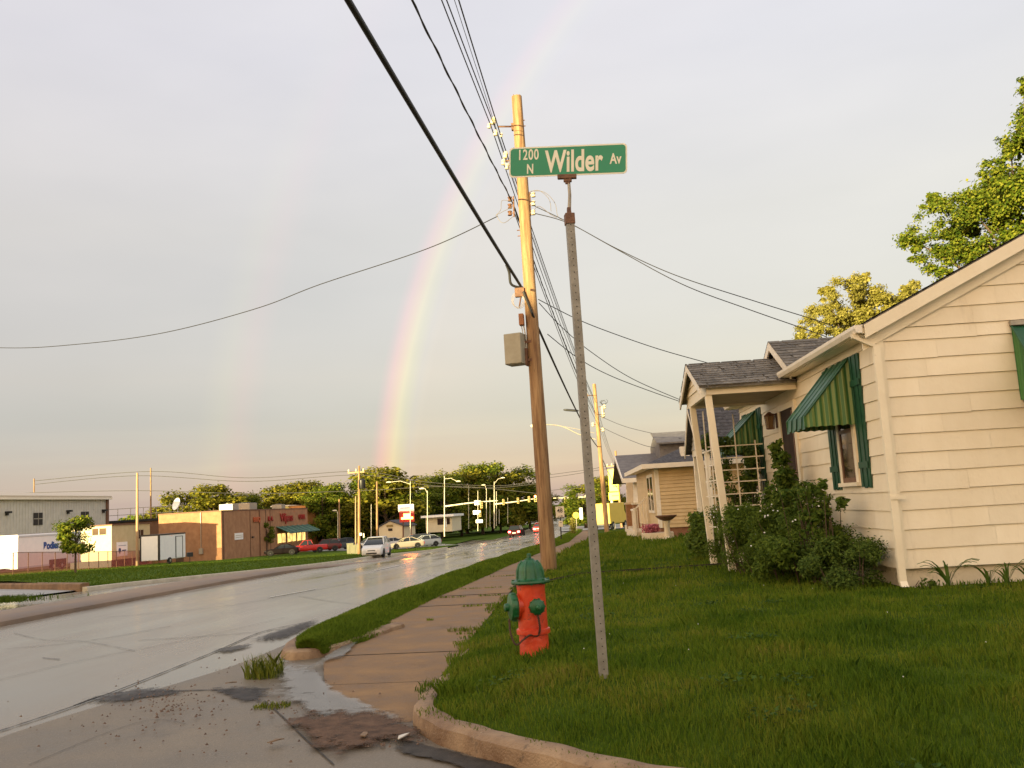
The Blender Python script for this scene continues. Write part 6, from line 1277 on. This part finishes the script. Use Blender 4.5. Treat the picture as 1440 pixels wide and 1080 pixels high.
# ------------------------------------------------------------------ cars
def paint(name, c, rough=.35): return mat(name, c, rough=rough, coat=.12 if rough < .5 else 0, spec=.3 if rough < .5 else .1)
def make_car(kind, paint_m, loc, rz, label, group=None, lit=False, scale=1.0):
    """Car with its nose towards local -Y."""
    root = empty('parked_car' if not lit else 'moving_car', loc, rz, label, 'car', group); root.scale = (scale,)*3
    K = {'sedan': dict(L=4.6, body=[(-2.30, .34, .62, .68), (-2.18, .24, .74, .80), (-1.3, .22, .88, .87), (-.85, .2, .93, .88), (1.0, .2, .97, .88), (1.75, .22, .98, .86), (2.2, .26, .92, .80), (2.3, .36, .80, .72)], cab=[(-.95, .93, .95, .82, .80), (-.10, .93, 1.40, .80, .60), (.80, .95, 1.42, .80, .60), (1.75, .97, 1.0, .80, .72)]),
         'hatch': dict(L=4.2, body=[(-2.10, .34, .66, .68), (-2.0, .24, .80, .78), (-1.25, .22, .98, .84), (-.9, .2, 1.02, .85), (1.2, .2, 1.06, .85), (1.85, .22, 1.06, .82), (2.05, .28, 1.0, .76), (2.1, .36, .85, .70)], cab=[(-1.15, 1.0, 1.02, .80, .78), (-.25, 1.0, 1.52, .78, .60), (1.2, 1.03, 1.54, .78, .60), (1.95, 1.05, 1.10, .76, .68)]),
         'suv': dict(L=4.7, body=[(-2.35, .42, .80, .74), (-2.25, .30, .96, .86), (-1.35, .28, 1.08, .92), (-.9, .28, 1.12, .93), (1.5, .28, 1.15, .93), (2.2, .30, 1.12, .90), (2.35, .42, 1.0, .84)], cab=[(-1.0, 1.1, 1.12, .86, .84), (-.35, 1.1, 1.70, .85, .68), (1.6, 1.12, 1.74, .85, .68), (2.25, 1.12, 1.18, .84, .76)]),
         'pickup': dict(L=5.4, body=[(-2.7, .46, .86, .80), (-2.6, .36, 1.02, .92), (-1.5, .34, 1.10, .96), (-1.1, .34, 1.14, .97), (.7, .34, 1.14, .97), (.75, .34, 1.10, .97), (2.6, .36, 1.10, .96), (2.7, .46, 1.0, .92)], cab=[(-1.2, 1.12, 1.14, .9, .88), (-.55, 1.12, 1.74, .88, .72), (.45, 1.12, 1.76, .88, .72), (.72, 1.12, 1.16, .88, .82)])}[kind]
    m = MB(); rings = []
    for y, zb, zt, w in K['body']: rings.append([(-w*.9, y, zb), (-w, y, zb+.12), (-w, y, zb+(zt-zb)*.62), (-w*.93, y, zt-.02), (-w*.8, y, zt), (w*.8, y, zt), (w*.93, y, zt-.02), (w, y, zb+(zt-zb)*.62), (w, y, zb+.12), (w*.9, y, zb)])
    m.loft(rings); m.build('body', paint_m, root, smooth=True, bevel=.02)
    m = MB(); rings = [[(-wb, y, z0), (-wt, y, z1), (wt, y, z1), (wb, y, z0)] for y, z0, z1, wb, wt in K['cab']]; m.loft(rings); cab = m.build('windows', M['carglass'], root, smooth=True)
    m = MB(); c = K['cab']; (y1, a1, z1, b1, w1), (y2, a2, z2, b2, w2) = c[1], c[2]; m.slab([(-w1-.02, y1-.06, z1+.005), (w1+.02, y1-.06, z1+.005), (w2+.02, y2+.05, z2+.005), (-w2-.02, y2+.05, z2+.005)], (0, 0, .035))
    for s in (-1, 1):
        for i in (0, 1, 2):
            p = c[i]; q = c[i+1]; 
            if i != 1: m.tube([(s*(p[3] if i == 0 else p[4]), p[0], p[1] if i == 0 else p[2]), (s*(q[4] if i == 0 else q[3]), q[0], q[2])], .035, 5)
        ym = (y1+y2)/2+.05; m.tube([(s*(b1+.005), ym, a1), (s*(w1+.01), ym, z1)], .035, 5)
    m.build('roof', paint_m, cab, bevel=.01)
    L = K['L']; r = .33 if kind in ('sedan', 'hatch') else .38; W = K['body'][3][3]
    for s in (-1, 1):
        for y in (-L*.31, L*.30):
            m = MB(); m.lathe([(r*.6, -.11), (r*.96, -.10), (r, -.06), (r, .06), (r*.96, .10), (r*.6, .11)], 20, (s*(W-.09), y, r), (s, 0, 0)); w = m.build('wheel', M['tyre'], root, smooth=True)
            m = MB(); m.lathe([(r*.62, .0), (r*.62, .095), (r*.5, .10), (r*.2, .085), (.05, .11)], 14, (s*(W-.09), y, r), (s, 0, 0)); m.build('rim', M['rim'], w)
            m = MB(); P = [(s*(W+.004), y+math.cos(a)*(r+.07), r+math.sin(a)*(r+.07)) for a in np.linspace(-.25, math.pi+.25, 14)]; m.slab(P, (-s*.06, 0, 0)); m.build('wheel_arch', M['dark'], root)
    f, f1 = K['body'][0], K['body'][1]; e = K['body'][-1]
    for s in (-1, 1):
        m = MB(); m.loft([[(s*f[3]*.50, f[0]-.012, f[2]-.10), (s*f[3]*.97, f[0]+.04, f[2]-.09), (s*f[3]*.97, f[0]+.05, f[2]+.06), (s*f[3]*.55, f[0]-.005, f[2]+.0)], [(s*f[3]*.5, f[0]+.1, f[2]-.1), (s*f1[3]*.98, f[0]+.2, f[2]-.09), (s*f1[3]*.98, f[0]+.2, f[2]+.07), (s*f[3]*.55, f[0]+.1, f[2]+.02)]]); m.build('headlight', M['lamp_white'], root)
        m = MB(); m.box(min(s*e[3]*.60, s*(e[3]+.03)), max(s*e[3]*.60, s*(e[3]+.03)), e[0]-.12, e[0]+.035, e[2]-.28, e[2]-.03); m.build('tail_light', M['lamp_red'] if lit else M['lamp_red_off'], root)
        m = MB(); m.loft([[(s*W, c[0][0]+.35, 1.0+(.1 if kind in ('suv', 'pickup') else 0)), (s*(W+.17), c[0][0]+.38, 1.02), (s*(W+.17), c[0][0]+.38, 1.15), (s*W, c[0][0]+.36, 1.12)], [(s*W, c[0][0]+.45, 1.02), (s*(W+.15), c[0][0]+.46, 1.04), (s*(W+.15), c[0][0]+.46, 1.14), (s*W, c[0][0]+.46, 1.10)]]); m.build('mirror', paint_m, root)
    m = MB(); m.slab([(-f[3]*.45, f[0]-.016, f[2]-.03), (f[3]*.45, f[0]-.016, f[2]-.03), (f[3]*.34, f[0]-.016, f[2]-.15), (-f[3]*.34, f[0]-.016, f[2]-.15)], (0, .05, 0)); m.box(-f[3]*.6, f[3]*.6, f[0]-.012, f[0]+.1, f[1]-.0, f[1]+.10); m.build('grille', M['black'], root)
    m = MB(); m.box(-.26, .26, f[0]-.03, f[0]-.017, f[1]+.12, f[1]+.23); m.build('number_plate', M['plate'], root); m = MB(); m.box(-.26, .26, e[0]+.005, e[0]+.02, .62, .74); m.build('number_plate', M['plate'], root)
    return root
lotz = lambda x, y: bank_z(np.asarray(x, float), np.asarray(y, float))+.06
def park(kind, c, px, py, rz, lb, zf=None, lit=False, Y=None, rough=.35, nm=None):
    if Y is None: b = on(px, py, zf or lotz)
    else: b = at(px, py, Y); b.z = float((zf or lotz)(b.x, b.y))
    return make_car(kind, paint(nm or 'car_paint', c, rough), b, R_(rz), lb, 'parked cars across the street' if not lit else None, lit)
park('sedan', (.010, .006, .006), 397, 783, -76, 'dark maroon sedan parked beside the brick shop behind the young tree', Y=121, rough=.55)
park('pickup', (.42, .012, .012), 433, 777, -68, 'bright red pickup parked next to the dark maroon sedan', Y=127)
park('suv', (.10, .006, .008), 457, 773, -70, 'dark red suv parked behind the red pickup', Y=133)
park('suv', (.05, .055, .06), 479, 769, -40, 'dark grey suv alone between dark red suv and tall street pole', Y=142)
park('sedan', (.50, .50, .48), 517, 767, -60, 'pale sedan half hidden behind the oncoming silver hatchback', Y=138)
park('sedan', (.45, .45, .46), 548, 764, -62, 'silver sedan parked behind the oncoming hatchback by the cottage', Y=136)
park('sedan', (.44, .38, .29), 571, 766, -66, 'tan sedan nearest the kerb below the red lit sign', Y=120)
park('suv', (.03, .033, .04), 584, 763, -60, 'dark suv behind the tan sedan below the red lit sign', Y=131)
park('hatch', (.40, .43, .46), 598, 763, -60, 'silver blue hatchback at the right end of the parked row', Y=126)
park('hatch', (.62, .60, .54), 594, 750, -75, 'white hatchback on the upper lot beside the flat roofed white shop', Y=160)
van_y = 76.0
b = at(530, 787, van_y); b.z = float(terr(b.x, b.y)); make_car('hatch', paint('silver_paint', (.62, .62, .62)), b, R_(5), 'oncoming silver hatchback driving toward the camera on wet road', None, False, 1.06).name = 'moving_car'
b = at(727, 752, 140); b.z = float(terr(b.x, b.y)); make_car('suv', paint('maroon_paint', (.030, .004, .006), .6), b, R_(180-3), 'dark maroon car with lit tail lamps driving away on the road', 'cars driving away', True)
b = at(761, 752, 140); b.z = float(terr(b.x, b.y)); make_car('sedan', paint('bright_red_paint', (.42, .02, .015)), b, R_(180-3), 'bright red car with lit tail lamps half behind the near pole', 'cars driving away', True)
def cargo_truck():
    b = on(463, 763, lotz); root = empty('box_trailer', b, R_(-70), 'red and white box trailer parked behind dark red suv', 'trailer'); m = MB(); m.box(-1.2, 1.2, -2.6, 1.0, .5, 2.1); m.build('red_body', M['red'], root, bevel=.05); m = MB(); m.box(-1.18, 1.18, 1.01, 3.2, .5, 1.95); m.build('white_body', M['white'], root, bevel=.05); wheels_row(root, 1.1, (-1.4, 2.0), .36); wheels_row(root, -1.1, (-1.4, 2.0), .36)
cargo_truck()
# ------------------------------------------------------------------ street poles, lamps and signals across the street
def street_pole(px, pt, pb, Y, r, m_, label, cat, name, group=None, zf=None):
    b = at(px, pb, Y); b.z = float((zf or bank_z)(np.array(b.x), np.array(b.y))) if zf is not False else b.z
    t = at(px-(0 if isinstance(pt, tuple) else 0), pt, Y); root = empty(name, b, 0, label, cat, group); H = t.z-b.z; d = Vector((t.x-b.x, 0, H)); mb = MB(); mb.tube([d*-.03, d*.5, d], [r, r*.85, r*.65], 10); mb.build('shaft', m_, root, smooth=True); return root, b
UP = [(48, 673, 745, 160, 'pole', 'utility pole showing only its sunlit top above the metal building roof'), (193, 665, 786, 98, 'pole2', 'utility pole standing in front of the tan office trailer'), (212, 658, 748, 150, 'pole', 'utility pole rising behind the annex left of brick shop'), (505, 655, 779, 95, 'pole', 'tall utility pole at the kerb left of oncoming hatchback'), (500, 698, 768, 112, 'pole2', 'thin bare pole directly beside the tall kerb utility pole'), (477, 702, 756, 150, 'pole', 'thin dark pole in the car park left of tall kerb pole'), (530, 677, 762, 128, 'pole', 'dark wooden pole right of the oncoming hatchback')]
roots_up = {}
for px, pt, pb, Y, mk, lb in UP:
    ro, b = street_pole(px, pt, pb, Y, .17 if px != 500 else .1, M[mk], lb, 'utility pole', 'utility_pole', 'utility poles across the street'); roots_up[px] = (ro, b, Y)
    if px in (505,):
        H = at(px, pt, Y).z-b.z; m = MB(); m.box(-.9, .9, -.06, .06, H-.75, H-.6); ca = m.build('crossarm', M['pole2'], ro)
        for k in (-.8, .8, .0): m = MB(); m.lathe([(.05, 0), (.1, .12), (.05, .3)], 8, (k, 0, H-.6)); m.build('insulator', M['insul'], ca)
ro, b, Y = roots_up[505]; m = MB(); q = at(505, 681, Y)-b; m.lathe([(.32, -.5), (.36, -.45), (.36, .4), (.2, .55)], 14, q+Vector((.35, -.1, 0))); m.build('transformer', M['black'], ro, smooth=True)
LAMPS = [(475, 720, 757, 146, -3, 0, 'leaning pale post in the car park behind the dark grey suv'), (522, 709, 764, 132, 0, 0, 'sunlit pale post between the tall kerb pole and the dark wooden pole'), (577, 677, 758, 138, -29, 3, 'street lamp with long arm above the red lit sign'), (601, 690, 758, 134, -6, -1, 'street lamp with short arm at the right end of parked row'), (625, 670, 752, 150, 18, 9, 'tall pale mast with one lamp arm left of the signal arm'), (659, 683, 742, 190, 0, 0, 'slim pale post behind the signal arm near white sign box'), (672, 690, 745, 160, 0, 0, 'slim pale post carrying white street sign plates'), (684, 687, 741, 178, -3, -3, 'short armed lamp post just right of the white sign plates'), (689, 700, 739, 190, 0, 0, 'short slim post between two lamp posts at the junction'), (695, 677, 741, 176, 11, -3, 'bright lamp mast with arm to the right at the junction'), (698, 691, 738, 182, 0, 0, 'slim post right next to the bright lamp mast'), (702, 716, 736, 184, 0, 0, 'shortest post beside the bright lamp mast'), (714, 700, 735, 200, 0, 0, 'slim post under the signal arm left of departing cars'), (720, 707, 730, 215, 5, -3, 'small far lamp post above the dark departing car'), (823, 664, 728, 185, -22, 33, 'pale signal mast half hidden by the sign post'), (807, 689, 722, 230, 0, 0, 'thin far post left of the pale signal mast'), (814, 692, 726, 215, 0, 0, 'thin post just left of the pale signal mast'), (838, 683, 718, 190, 0, 0, 'slim post right of the sign post')]
for px, pt, pb, Y, dx, ddy, lb in LAMPS:
    right = px > 780; ro, b = street_pole(px, pt, pb, Y, .09 if px in (625, 695, 823) else .06, M['ltpole'], lb, 'street lamp' if dx else 'post', 'street_lamp' if dx else 'steel_post', 'posts and lamps at the junction', zf=False)
    if dx and px != 823:
        q0 = at(px, pt, Y)-b; q1 = at(px+dx, pt+ddy-2, Y)-b; m = MB(); m.tube([q0-Vector((0, 0, .4)), q0.lerp(q1, .5)+Vector((0, 0, .12)), q1], .035, 6); ar = m.build('lamp_arm', M['ltpole'], ro); m = MB(); s = 1 if dx > 0 else -1; m.tube([q1-Vector((s*.2, 0, 0)), q1+Vector((s*.15, 0, .03)), q1+Vector((s*.55, 0, .0))], [.06, .12, .06], 8); m.build('lamp_head', M['ltpole'], ar, smooth=True)
def signal(px, py, Y, lb, on_='red', group='traffic signals over the junction'):
    p = at(px, py, Y); root = empty('traffic_signal', p, 0, lb, 'traffic light', group); m = MB(); m.box(-.2, .2, -.12, .12, -.55, .55); m.build('housing', mat('signal_yellow', (.50, .38, .10), (.55, .42, .12), scale=2, rough=.6), root, bevel=.03)
    for k, nm in enumerate(('red', 'amber', 'green')):
        lit = nm == on_; m = MB(); m.lathe([(.14, 0), (.14, .02), (.1, .05)], 12, (0, -.12, .34-.34*k), (0, -1, 0)); m.build('lens', (mat('lit_red_lens', (1, .07, .04), emit=30) if nm == 'red' else M['lamp_white']) if lit else M['black'], root); m = MB(); m.tube([(-.15, -.24, .38-.34*k), (0, -.28, .50-.34*k), (.15, -.24, .38-.34*k)], .02, 5); m.build('visor', M['black'], root)
    return root
def mast_arm(pix, Y0_, Y1_, lb):
    P = [at(x, y, Y0_+(Y1_-Y0_)*k/(len(pix)-1)) for k, (x, y) in enumerate(pix)]; mb = MB(); mb.tube(P, list(np.linspace(.14, .07, len(P))), 8); return tag(mb.build('signal_arm', M['ltpole'], smooth=True), lb, 'signal arm', 'signal arms over the junction')
mast_arm([(626, 712), (655, 708), (672, 706), (700, 704)], 150, 150, 'long signal arm reaching right from the tall pale mast'); mast_arm([(696, 709), (725, 705.5), (757, 700.5)], 176, 176, 'signal arm reaching right above the departing cars'); mast_arm([(823, 699), (800, 700), (778, 700.5)], 185, 185, 'signal arm reaching left from the mast behind the sign post')
signal(708, 706, 175.7, 'signal head at the pole end of the arm above the departing cars', None); signal(728.5, 704, 175.7, 'middle signal head on the arm above departing cars', None); signal(744, 702, 175.7, 'outer signal head on the arm above departing cars', None); signal(753, 701, 149.7, 'larger signal head with lit red lamp beside the near pole', 'red'); signal(677, 710, 149.7, 'signal head hanging next to the white sign box', None); signal(795, 702.5, 184.7, 'signal head on the arm left of the sign post', None)
sg = at(673, 726, 158); 
def lit_signal(px, py, Y, lb):
    return signal(px, py, Y, lb, 'red')
lit_signal(675, 722, 157, 'low signal with lit red lamp on the post with white plates'); lit_signal(811, 708, 200, 'low far signal with lit red lamp left of the mast')
def plate(name, px0, py0, px1, py1, Y, m_, lb, cat):
    a = at(px0, py0, Y); c = at(px1, py1, Y); root = empty(name, (a+c)/2, 0, lb, cat); w, h = abs(c.x-a.x)/2, abs(a.z-c.z)/2; m = MB(); m.box(-w, w, -.04, .0, -h, h); m.build('panel', m_, root, bevel=.02); m = MB(); m.box(-w*.9, w*.9, -.052, -.043, -h*.15, h*.15); m.build('marking', M['galv'], root); return root
plate('sign_box', 667, 704, 676, 710, 149.9, M['white'], 'small white street sign box hung on the long signal arm', 'sign'); plate('sign_plate', 665, 718, 676, 723, 159.8, M['white'], 'white plate on the slim post above the red lit signal', 'sign'); plate('sign_plate', 669, 731, 679, 735, 159.7, M['white'], 'lower white plate beneath the lit signal on the slim post', 'sign')
# red electronic sign by the cottage
def led_sign():
    Y = 150; b = on(572, 760, lotz); b = at(572, 757, Y); root = empty('pole_sign', b, 0, 'pole sign with pale header and glowing red and yellow message board', 'sign'); q = lambda x, y: at(x, y, Y)-b
    def pn(nm, x0, y0, x1, y1, m_, d=.3, par=None, off=0):
        a, c = q(x0, y0), q(x1, y1); m = MB(); m.box(a.x, c.x, -d+off, off, min(a.z, c.z), max(a.z, c.z)); return m.build(nm, m_, par or root)
    hd = pn('header', 560.5, 710, 582.5, 718.5, mat('pale_lit_header', (.70, .62, .60), (.78, .70, .66), scale=1, rough=.5)); pn('header_text', 563, 713.4, 578, 714.9, mat('purple_print', (.2, .08, .16), rough=.6), .02, hd, -.305); pn('header_band', 561, 716, 582, 717.6, mat('pink_print', (.55, .22, .24), rough=.6), .02, hd, -.305)
    sb = pn('message_board', 562, 719, 583, 733.5, mat('red_led_board', (.16, .008, .006), (.11, .006, .006), scale=3, rough=.5)); sb.data.materials[0].node_tree.nodes['Principled BSDF'].inputs['Emission Color'].default_value = (1, .05, .02, 1); sb.data.materials[0].node_tree.nodes['Principled BSDF'].inputs['Emission Strength'].default_value = .12
    gl = mat('amber_led_message', (1.0, .20, .03), emit=10); pn('lit_message', 568, 722.5, 578, 728.6, gl, .03, sb, -.31); pn('lit_message', 565, 727.6, 581.5, 729.6, gl, .03, sb, -.345)
    for x in (567, 578): m = MB(); a, c = q(x, 733.5), q(x, 760); m.tube([a, c], .12, 8); m.build('leg', M['rust'], root)
led_sign()
# utility wires across the left background
for i, pp in enumerate(([(50, 676), (212, 663), (350, 672), (505, 663), (600, 678), (700, 683), (757, 676)], [(50, 681), (193, 669), (350, 677), (505, 668), (600, 682), (690, 686), (757, 680)], [(0, 694), (193, 690), (350, 694), (505, 690), (640, 684), (757, 694)])):
    P = curve_pts([at(x, y, 150-i*2) for x, y in pp], 10); mb = MB(); mb.tube(P, .045, 5); tag(mb.build('power_line', mat('line_grey', (.03, .027, .024), rough=.7)), ['upper', 'middle', 'lower'][i]+' wire strung across the tree tops on the left side', 'power line', 'wires over the far side of the street')
for i, pp in enumerate(([(770, 668), (800, 664), (830, 660), (868, 652)], [(770, 672), (800, 668), (830, 663), (866, 657)], [(770, 690), (800, 687), (836, 683)])):
    P = curve_pts([at(x, y, 118+14*(3-k)/3) for k, (x, y) in enumerate(pp)], 8); mb = MB(); mb.tube(P, .03, 5); tag(mb.build('power_line', mat('line_grey', (.03, .027, .024), rough=.7)), ['upper wire crossing to the third pole', 'second wire crossing to the third pole', 'lowest thin wire crossing behind the sign post'][i], 'power line', 'wires crossing to the third pole')
for x in (80, 166, 241, 319, 410, 478, 519, 560):
    pass
# ------------------------------------------------------------------ right side beyond the poles
def num_sign():
    b = at(789.5, 764, 48.0); b.z = float(lawn_z(b.x, b.y))-.0; b.z = min(b.z, at(789.5, 764, 48.0).z+.1); root = empty('number_sign', b, R_(0), 'white numbered roadside sign with arrow and small plate on dark post', 'sign'); q = lambda x, y: at(x, y, 48.0)-b
    m = MB(); t = q(787, 712); m.tube([(0, 0, -.3), (t.x, 0, t.z)], .032, 8); m.build('post', M['black'], root)
    wp = mat('pale_sign_face', (.62, .54, .42), (.68, .6, .47), scale=2, rough=.5); a, c = q(781, 712.5), q(794, 727); m = MB(); m.box(a.x, c.x, -.06, -.04, c.z, a.z); pn = m.build('sign_panel', wp, root, bevel=.005)
    text('lettering', '48', .30, M['black'], pn, ((a.x+c.x)/2, -.064, a.z*.60+c.z*.40), (R_(90), 0, 0), .95, .002, .006)
    xm = (a.x+c.x)/2; m = MB(); m.box(xm-.12, xm+.08, -.064, -.061, c.z+.045, c.z+.07); m.slab([(xm+.06, -.064, c.z+.02), (xm+.16, -.064, c.z+.058), (xm+.06, -.064, c.z+.095)], (0, .003, 0)); m.box(xm-.09, xm+.09, -.064, -.061, a.z-.06, a.z-.045); m.build('arrow', M['black'], pn)
    a, c = q(785.5, 732.5), q(792, 740.5); m = MB(); m.box(a.x, c.x, -.06, -.04, c.z, a.z); p2 = m.build('lower_plate', wp, root, bevel=.004); m = MB(); m.box(a.x+.05, c.x-.05, -.064, -.061, a.z-.1, a.z-.08); m.build('marking', M['black'], p2)
num_sign()
def yellow_sign():
    Y = 108; b = at(862, 750, Y); b.z = float(lawn_z(b.x, b.y)); root = empty('shop_sign', b, R_(-8), 'tall bright yellow shop sign on a pale pole behind third utility pole', 'sign'); q = lambda x, y: at(x, y, Y)-b; ym = mat('bright_yellow_panel', (.84, .72, .02), (.88, .78, .04), scale=.5, rough=.4)
    a, c = q(855, 660), q(871, 691); m = MB(); m.box(a.x, c.x, -.25, .1, c.z, a.z); p = m.build('upper_panel', ym, root, bevel=.05); rd = mat('red_print', (.45, .06, .02), rough=.5)
    m = MB(); w = c.x-a.x; h = a.z-c.z; m.box(a.x+w*.55, a.x+w*.85, -.28, -.26, c.z+h*.62, c.z+h*.86); m.box(a.x+w*.45, c.x-.05, -.28, -.26, c.z+h*.20, c.z+h*.27); m.box(a.x+w*.25, a.x+w*.5, -.28, -.26, c.z+h*.32, c.z+h*.37); m.build('print', rd, p)
    a, c = q(856, 692.5), q(872, 703); m = MB(); m.box(a.x, c.x, -.22, .08, c.z, a.z); p2 = m.build('lower_panel', ym, root, bevel=.04); m = MB(); w = c.x-a.x; m.box(a.x+w*.3, c.x-.1, -.25, -.23, c.z+.45, c.z+.6); m.build('print', rd, p2)
    m = MB(); m.tube([(q(861, 700).x, 0, -.3), (q(860, 700).x, 0, q(861, 703).z)], .16, 10); m.build('pole', M['ltpole'], root)
yellow_sign()
def yellow_truck():
    b = at(856, 748, 100); b.z = float(lawn_z(b.x, b.y))+.05; root = empty('box_truck', b, R_(-20), 'yellow box truck parked behind the second utility pole', 'truck'); ym = mat('truck_yellow', (.62, .45, .06), (.68, .5, .08), scale=1, rough=.5)
    m = MB(); m.box(-1.05, 1.05, -2, 2.4, .6, 2.75); m.build('cargo_box', ym, root, bevel=.05); m = MB(); m.loft([[(-.95, 2.42, .5), (.95, 2.42, .5), (.95, 2.42, 2.1), (-.95, 2.42, 2.1)], [(-.95, 3.3, .5), (.95, 3.3, .5), (.95, 3.3, 1.3), (-.95, 3.3, 1.3)]]); m.build('cab', ym, root, bevel=.05)
    m = MB(); m.box(-.85, .85, -2.03, -2.003, .8, 2.6); m.build('rear_door', ym, root, bevel=.01); m = MB(); m.box(-1, 1, -2.15, -2.0, .45, .62); m.build('bumper', M['black'], root)
    for s in (-1, 1): wheels_row(root, s*.95, (-1.2, 2.4), .42)
yellow_truck()
b = at(810, 727, 88); g = float(lawn_z(b.x, 88)); 
root = empty('warning_sign', (b.x, 88, g-.2), 0, 'round yellow roadside sign on a thin post beside the far sidewalk', 'sign'); c = at(810, 724.5, 88)-Vector((b.x, 88, g-.2)); m = MB(); m.lathe([(.30, 0), (.30, .02)], 20, c, (0, -1, 0)); p = m.build('sign_disc', mat('sign_yellow', (.70, .52, .03), (.74, .56, .05), scale=3, rough=.4), root); m = MB(); m.lathe([(.10, .021), (.10, .026)], 12, c, (0, -1, 0)); m.build('symbol', mat('olive_print', (.25, .2, .03), rough=.5), p); m = MB(); m.tube([(0, 0, -.3), (c.x, .03, c.z)], .03, 6); m.build('post', M['galv'], root)
b = at(806, 754, 72); b.z = float(lawn_z(b.x, 72)); plant('ornamental_bush', b, [(0, 0, .25, .28), (.05, 0, .6, .24), (0, .1, .9, .18), (.05, 0, 1.2, .14)], 700, .07, M['tree_yel'], 'narrow yellow green bush beside the far sidewalk', 'bush', 71, 4)
o = MB(); o.box(-.25, .25, -.15, .15, -.3, 1.15); o.box(-.2, .2, -.17, -.151, .3, 1.05); ob = o.build('roadside_cabinet', M['white'], None, bevel=.03); b = at(817.5, 727, 118); ob.location = (b.x, 118, b.z); ob.scale = (.8, .8, 1.0); tag(ob, 'sunlit white roadside cabinet left of the sign post', 'cabinet')
o = MB(); o.box(-.35, .35, -.3, .3, -.3, .95); o.box(-.38, .38, -.33, .33, .953, 1.0); ob = o.build('kerbside_box', mat('tan_box', (.42, .27, .13), rough=.7), None, bevel=.02); b = on(605, 763, bank_z); ob.location = b; tag(ob, 'tan utility box at the foot of the short armed lamp', 'utility box')
for i, (px, py, w, h, lb) in enumerate([(494, 779, .38, 1.15, 'pale green utility cabinet left of the tall kerb pole'), (500, 779, .34, .95, 'shorter pale utility cabinet touching the tall kerb pole')]):
    o = MB(); o.box(-w, w, -.4, .4, -.3, h); o.box(-w-.03, w+.03, -.43, .43, h+.003, h+.08); o.box(-w*.9, -.02, -.43, -.402, .1, h-.1); o.box(.02, w*.9, -.43, -.402, .1, h-.1); ob = o.build('utility_cabinet', mat('pale_green_cabinet', (.20, .195, .11), (.25, .24, .14), scale=2, rough=.6), None); ob.location = on(px, py, bank_z)+Vector((0, .5*i, 0)); tag(ob, lb, 'cabinet', 'cabinets at the kerb')
plate('parking_sign', 505.5, 749.5, 509, 753, 94, M['white'], 'small white sign plate fixed to the left of the kerb pole', 'sign'); plate('parking_sign', 510.5, 750, 512.5, 756, 94, M['signwhite'], 'narrow sign plate fixed to the right of the kerb pole', 'sign')
# ------------------------------------------------------------------ unseen brick blocks added behind the photographer, sized to shade the corner
def shade_block(name, x0, x1, y0, y1, H, lb, roofh=1.6):
    root = empty(name, (x0, y0, 0), 0, lb, 'building'); W, D = x1-x0, y1-y0; bm = mat('shade_block_brick', (.26, .12, .07), (.34, .17, .10), scale=4, rough=.9)
    m = MB(); m.box(0, W, 0, D, -1, H); m.build('wall', bm, root); m = MB(); m.slab([(-.4, -.4, H+.01), (W+.4, -.4, H+.01), (W+.4, D/2, H+roofh), (-.4, D/2, H+roofh)], (0, 0, .12)); m.slab([(-.4, D/2, H+roofh), (W+.4, D/2, H+roofh), (W+.4, D+.4, H+.01), (-.4, D+.4, H+.01)], (0, 0, .12)); m.slab([(0, 0, H+.005), (0, D, H+.005), (0, D/2, H+roofh-.02)], (W, 0, 0)); m.build('roof', M['grey_roof'], root)  # walls and roof of the added shade block
    for k in range(int(W/4)):
        for z0 in ((1.0, 4.2) if H > 6 else (1.0,)):
            m = MB(); x = 1.5+k*4; m.box(x, x+1.2, D+.003, D+.08, z0, z0+1.5); w = m.build('window', M['white_trim'], root); m = MB(); m.box(x+.1, x+1.1, D+.081, D+.09, z0+.1, z0+1.4); m.build('pane', M['glass'], w)  # windows and panes of the added shade block
    return root
shade_block('shade_block_tall', -50, 34, -44, -32, 7.3, 'unseen two storey brick block added behind the photographer to shade the corner')
shade_block('shade_block_low', -90, -53, -40, -28, 4.2, 'unseen low brick block added behind the photographer to shade the grass bank', 1.0)
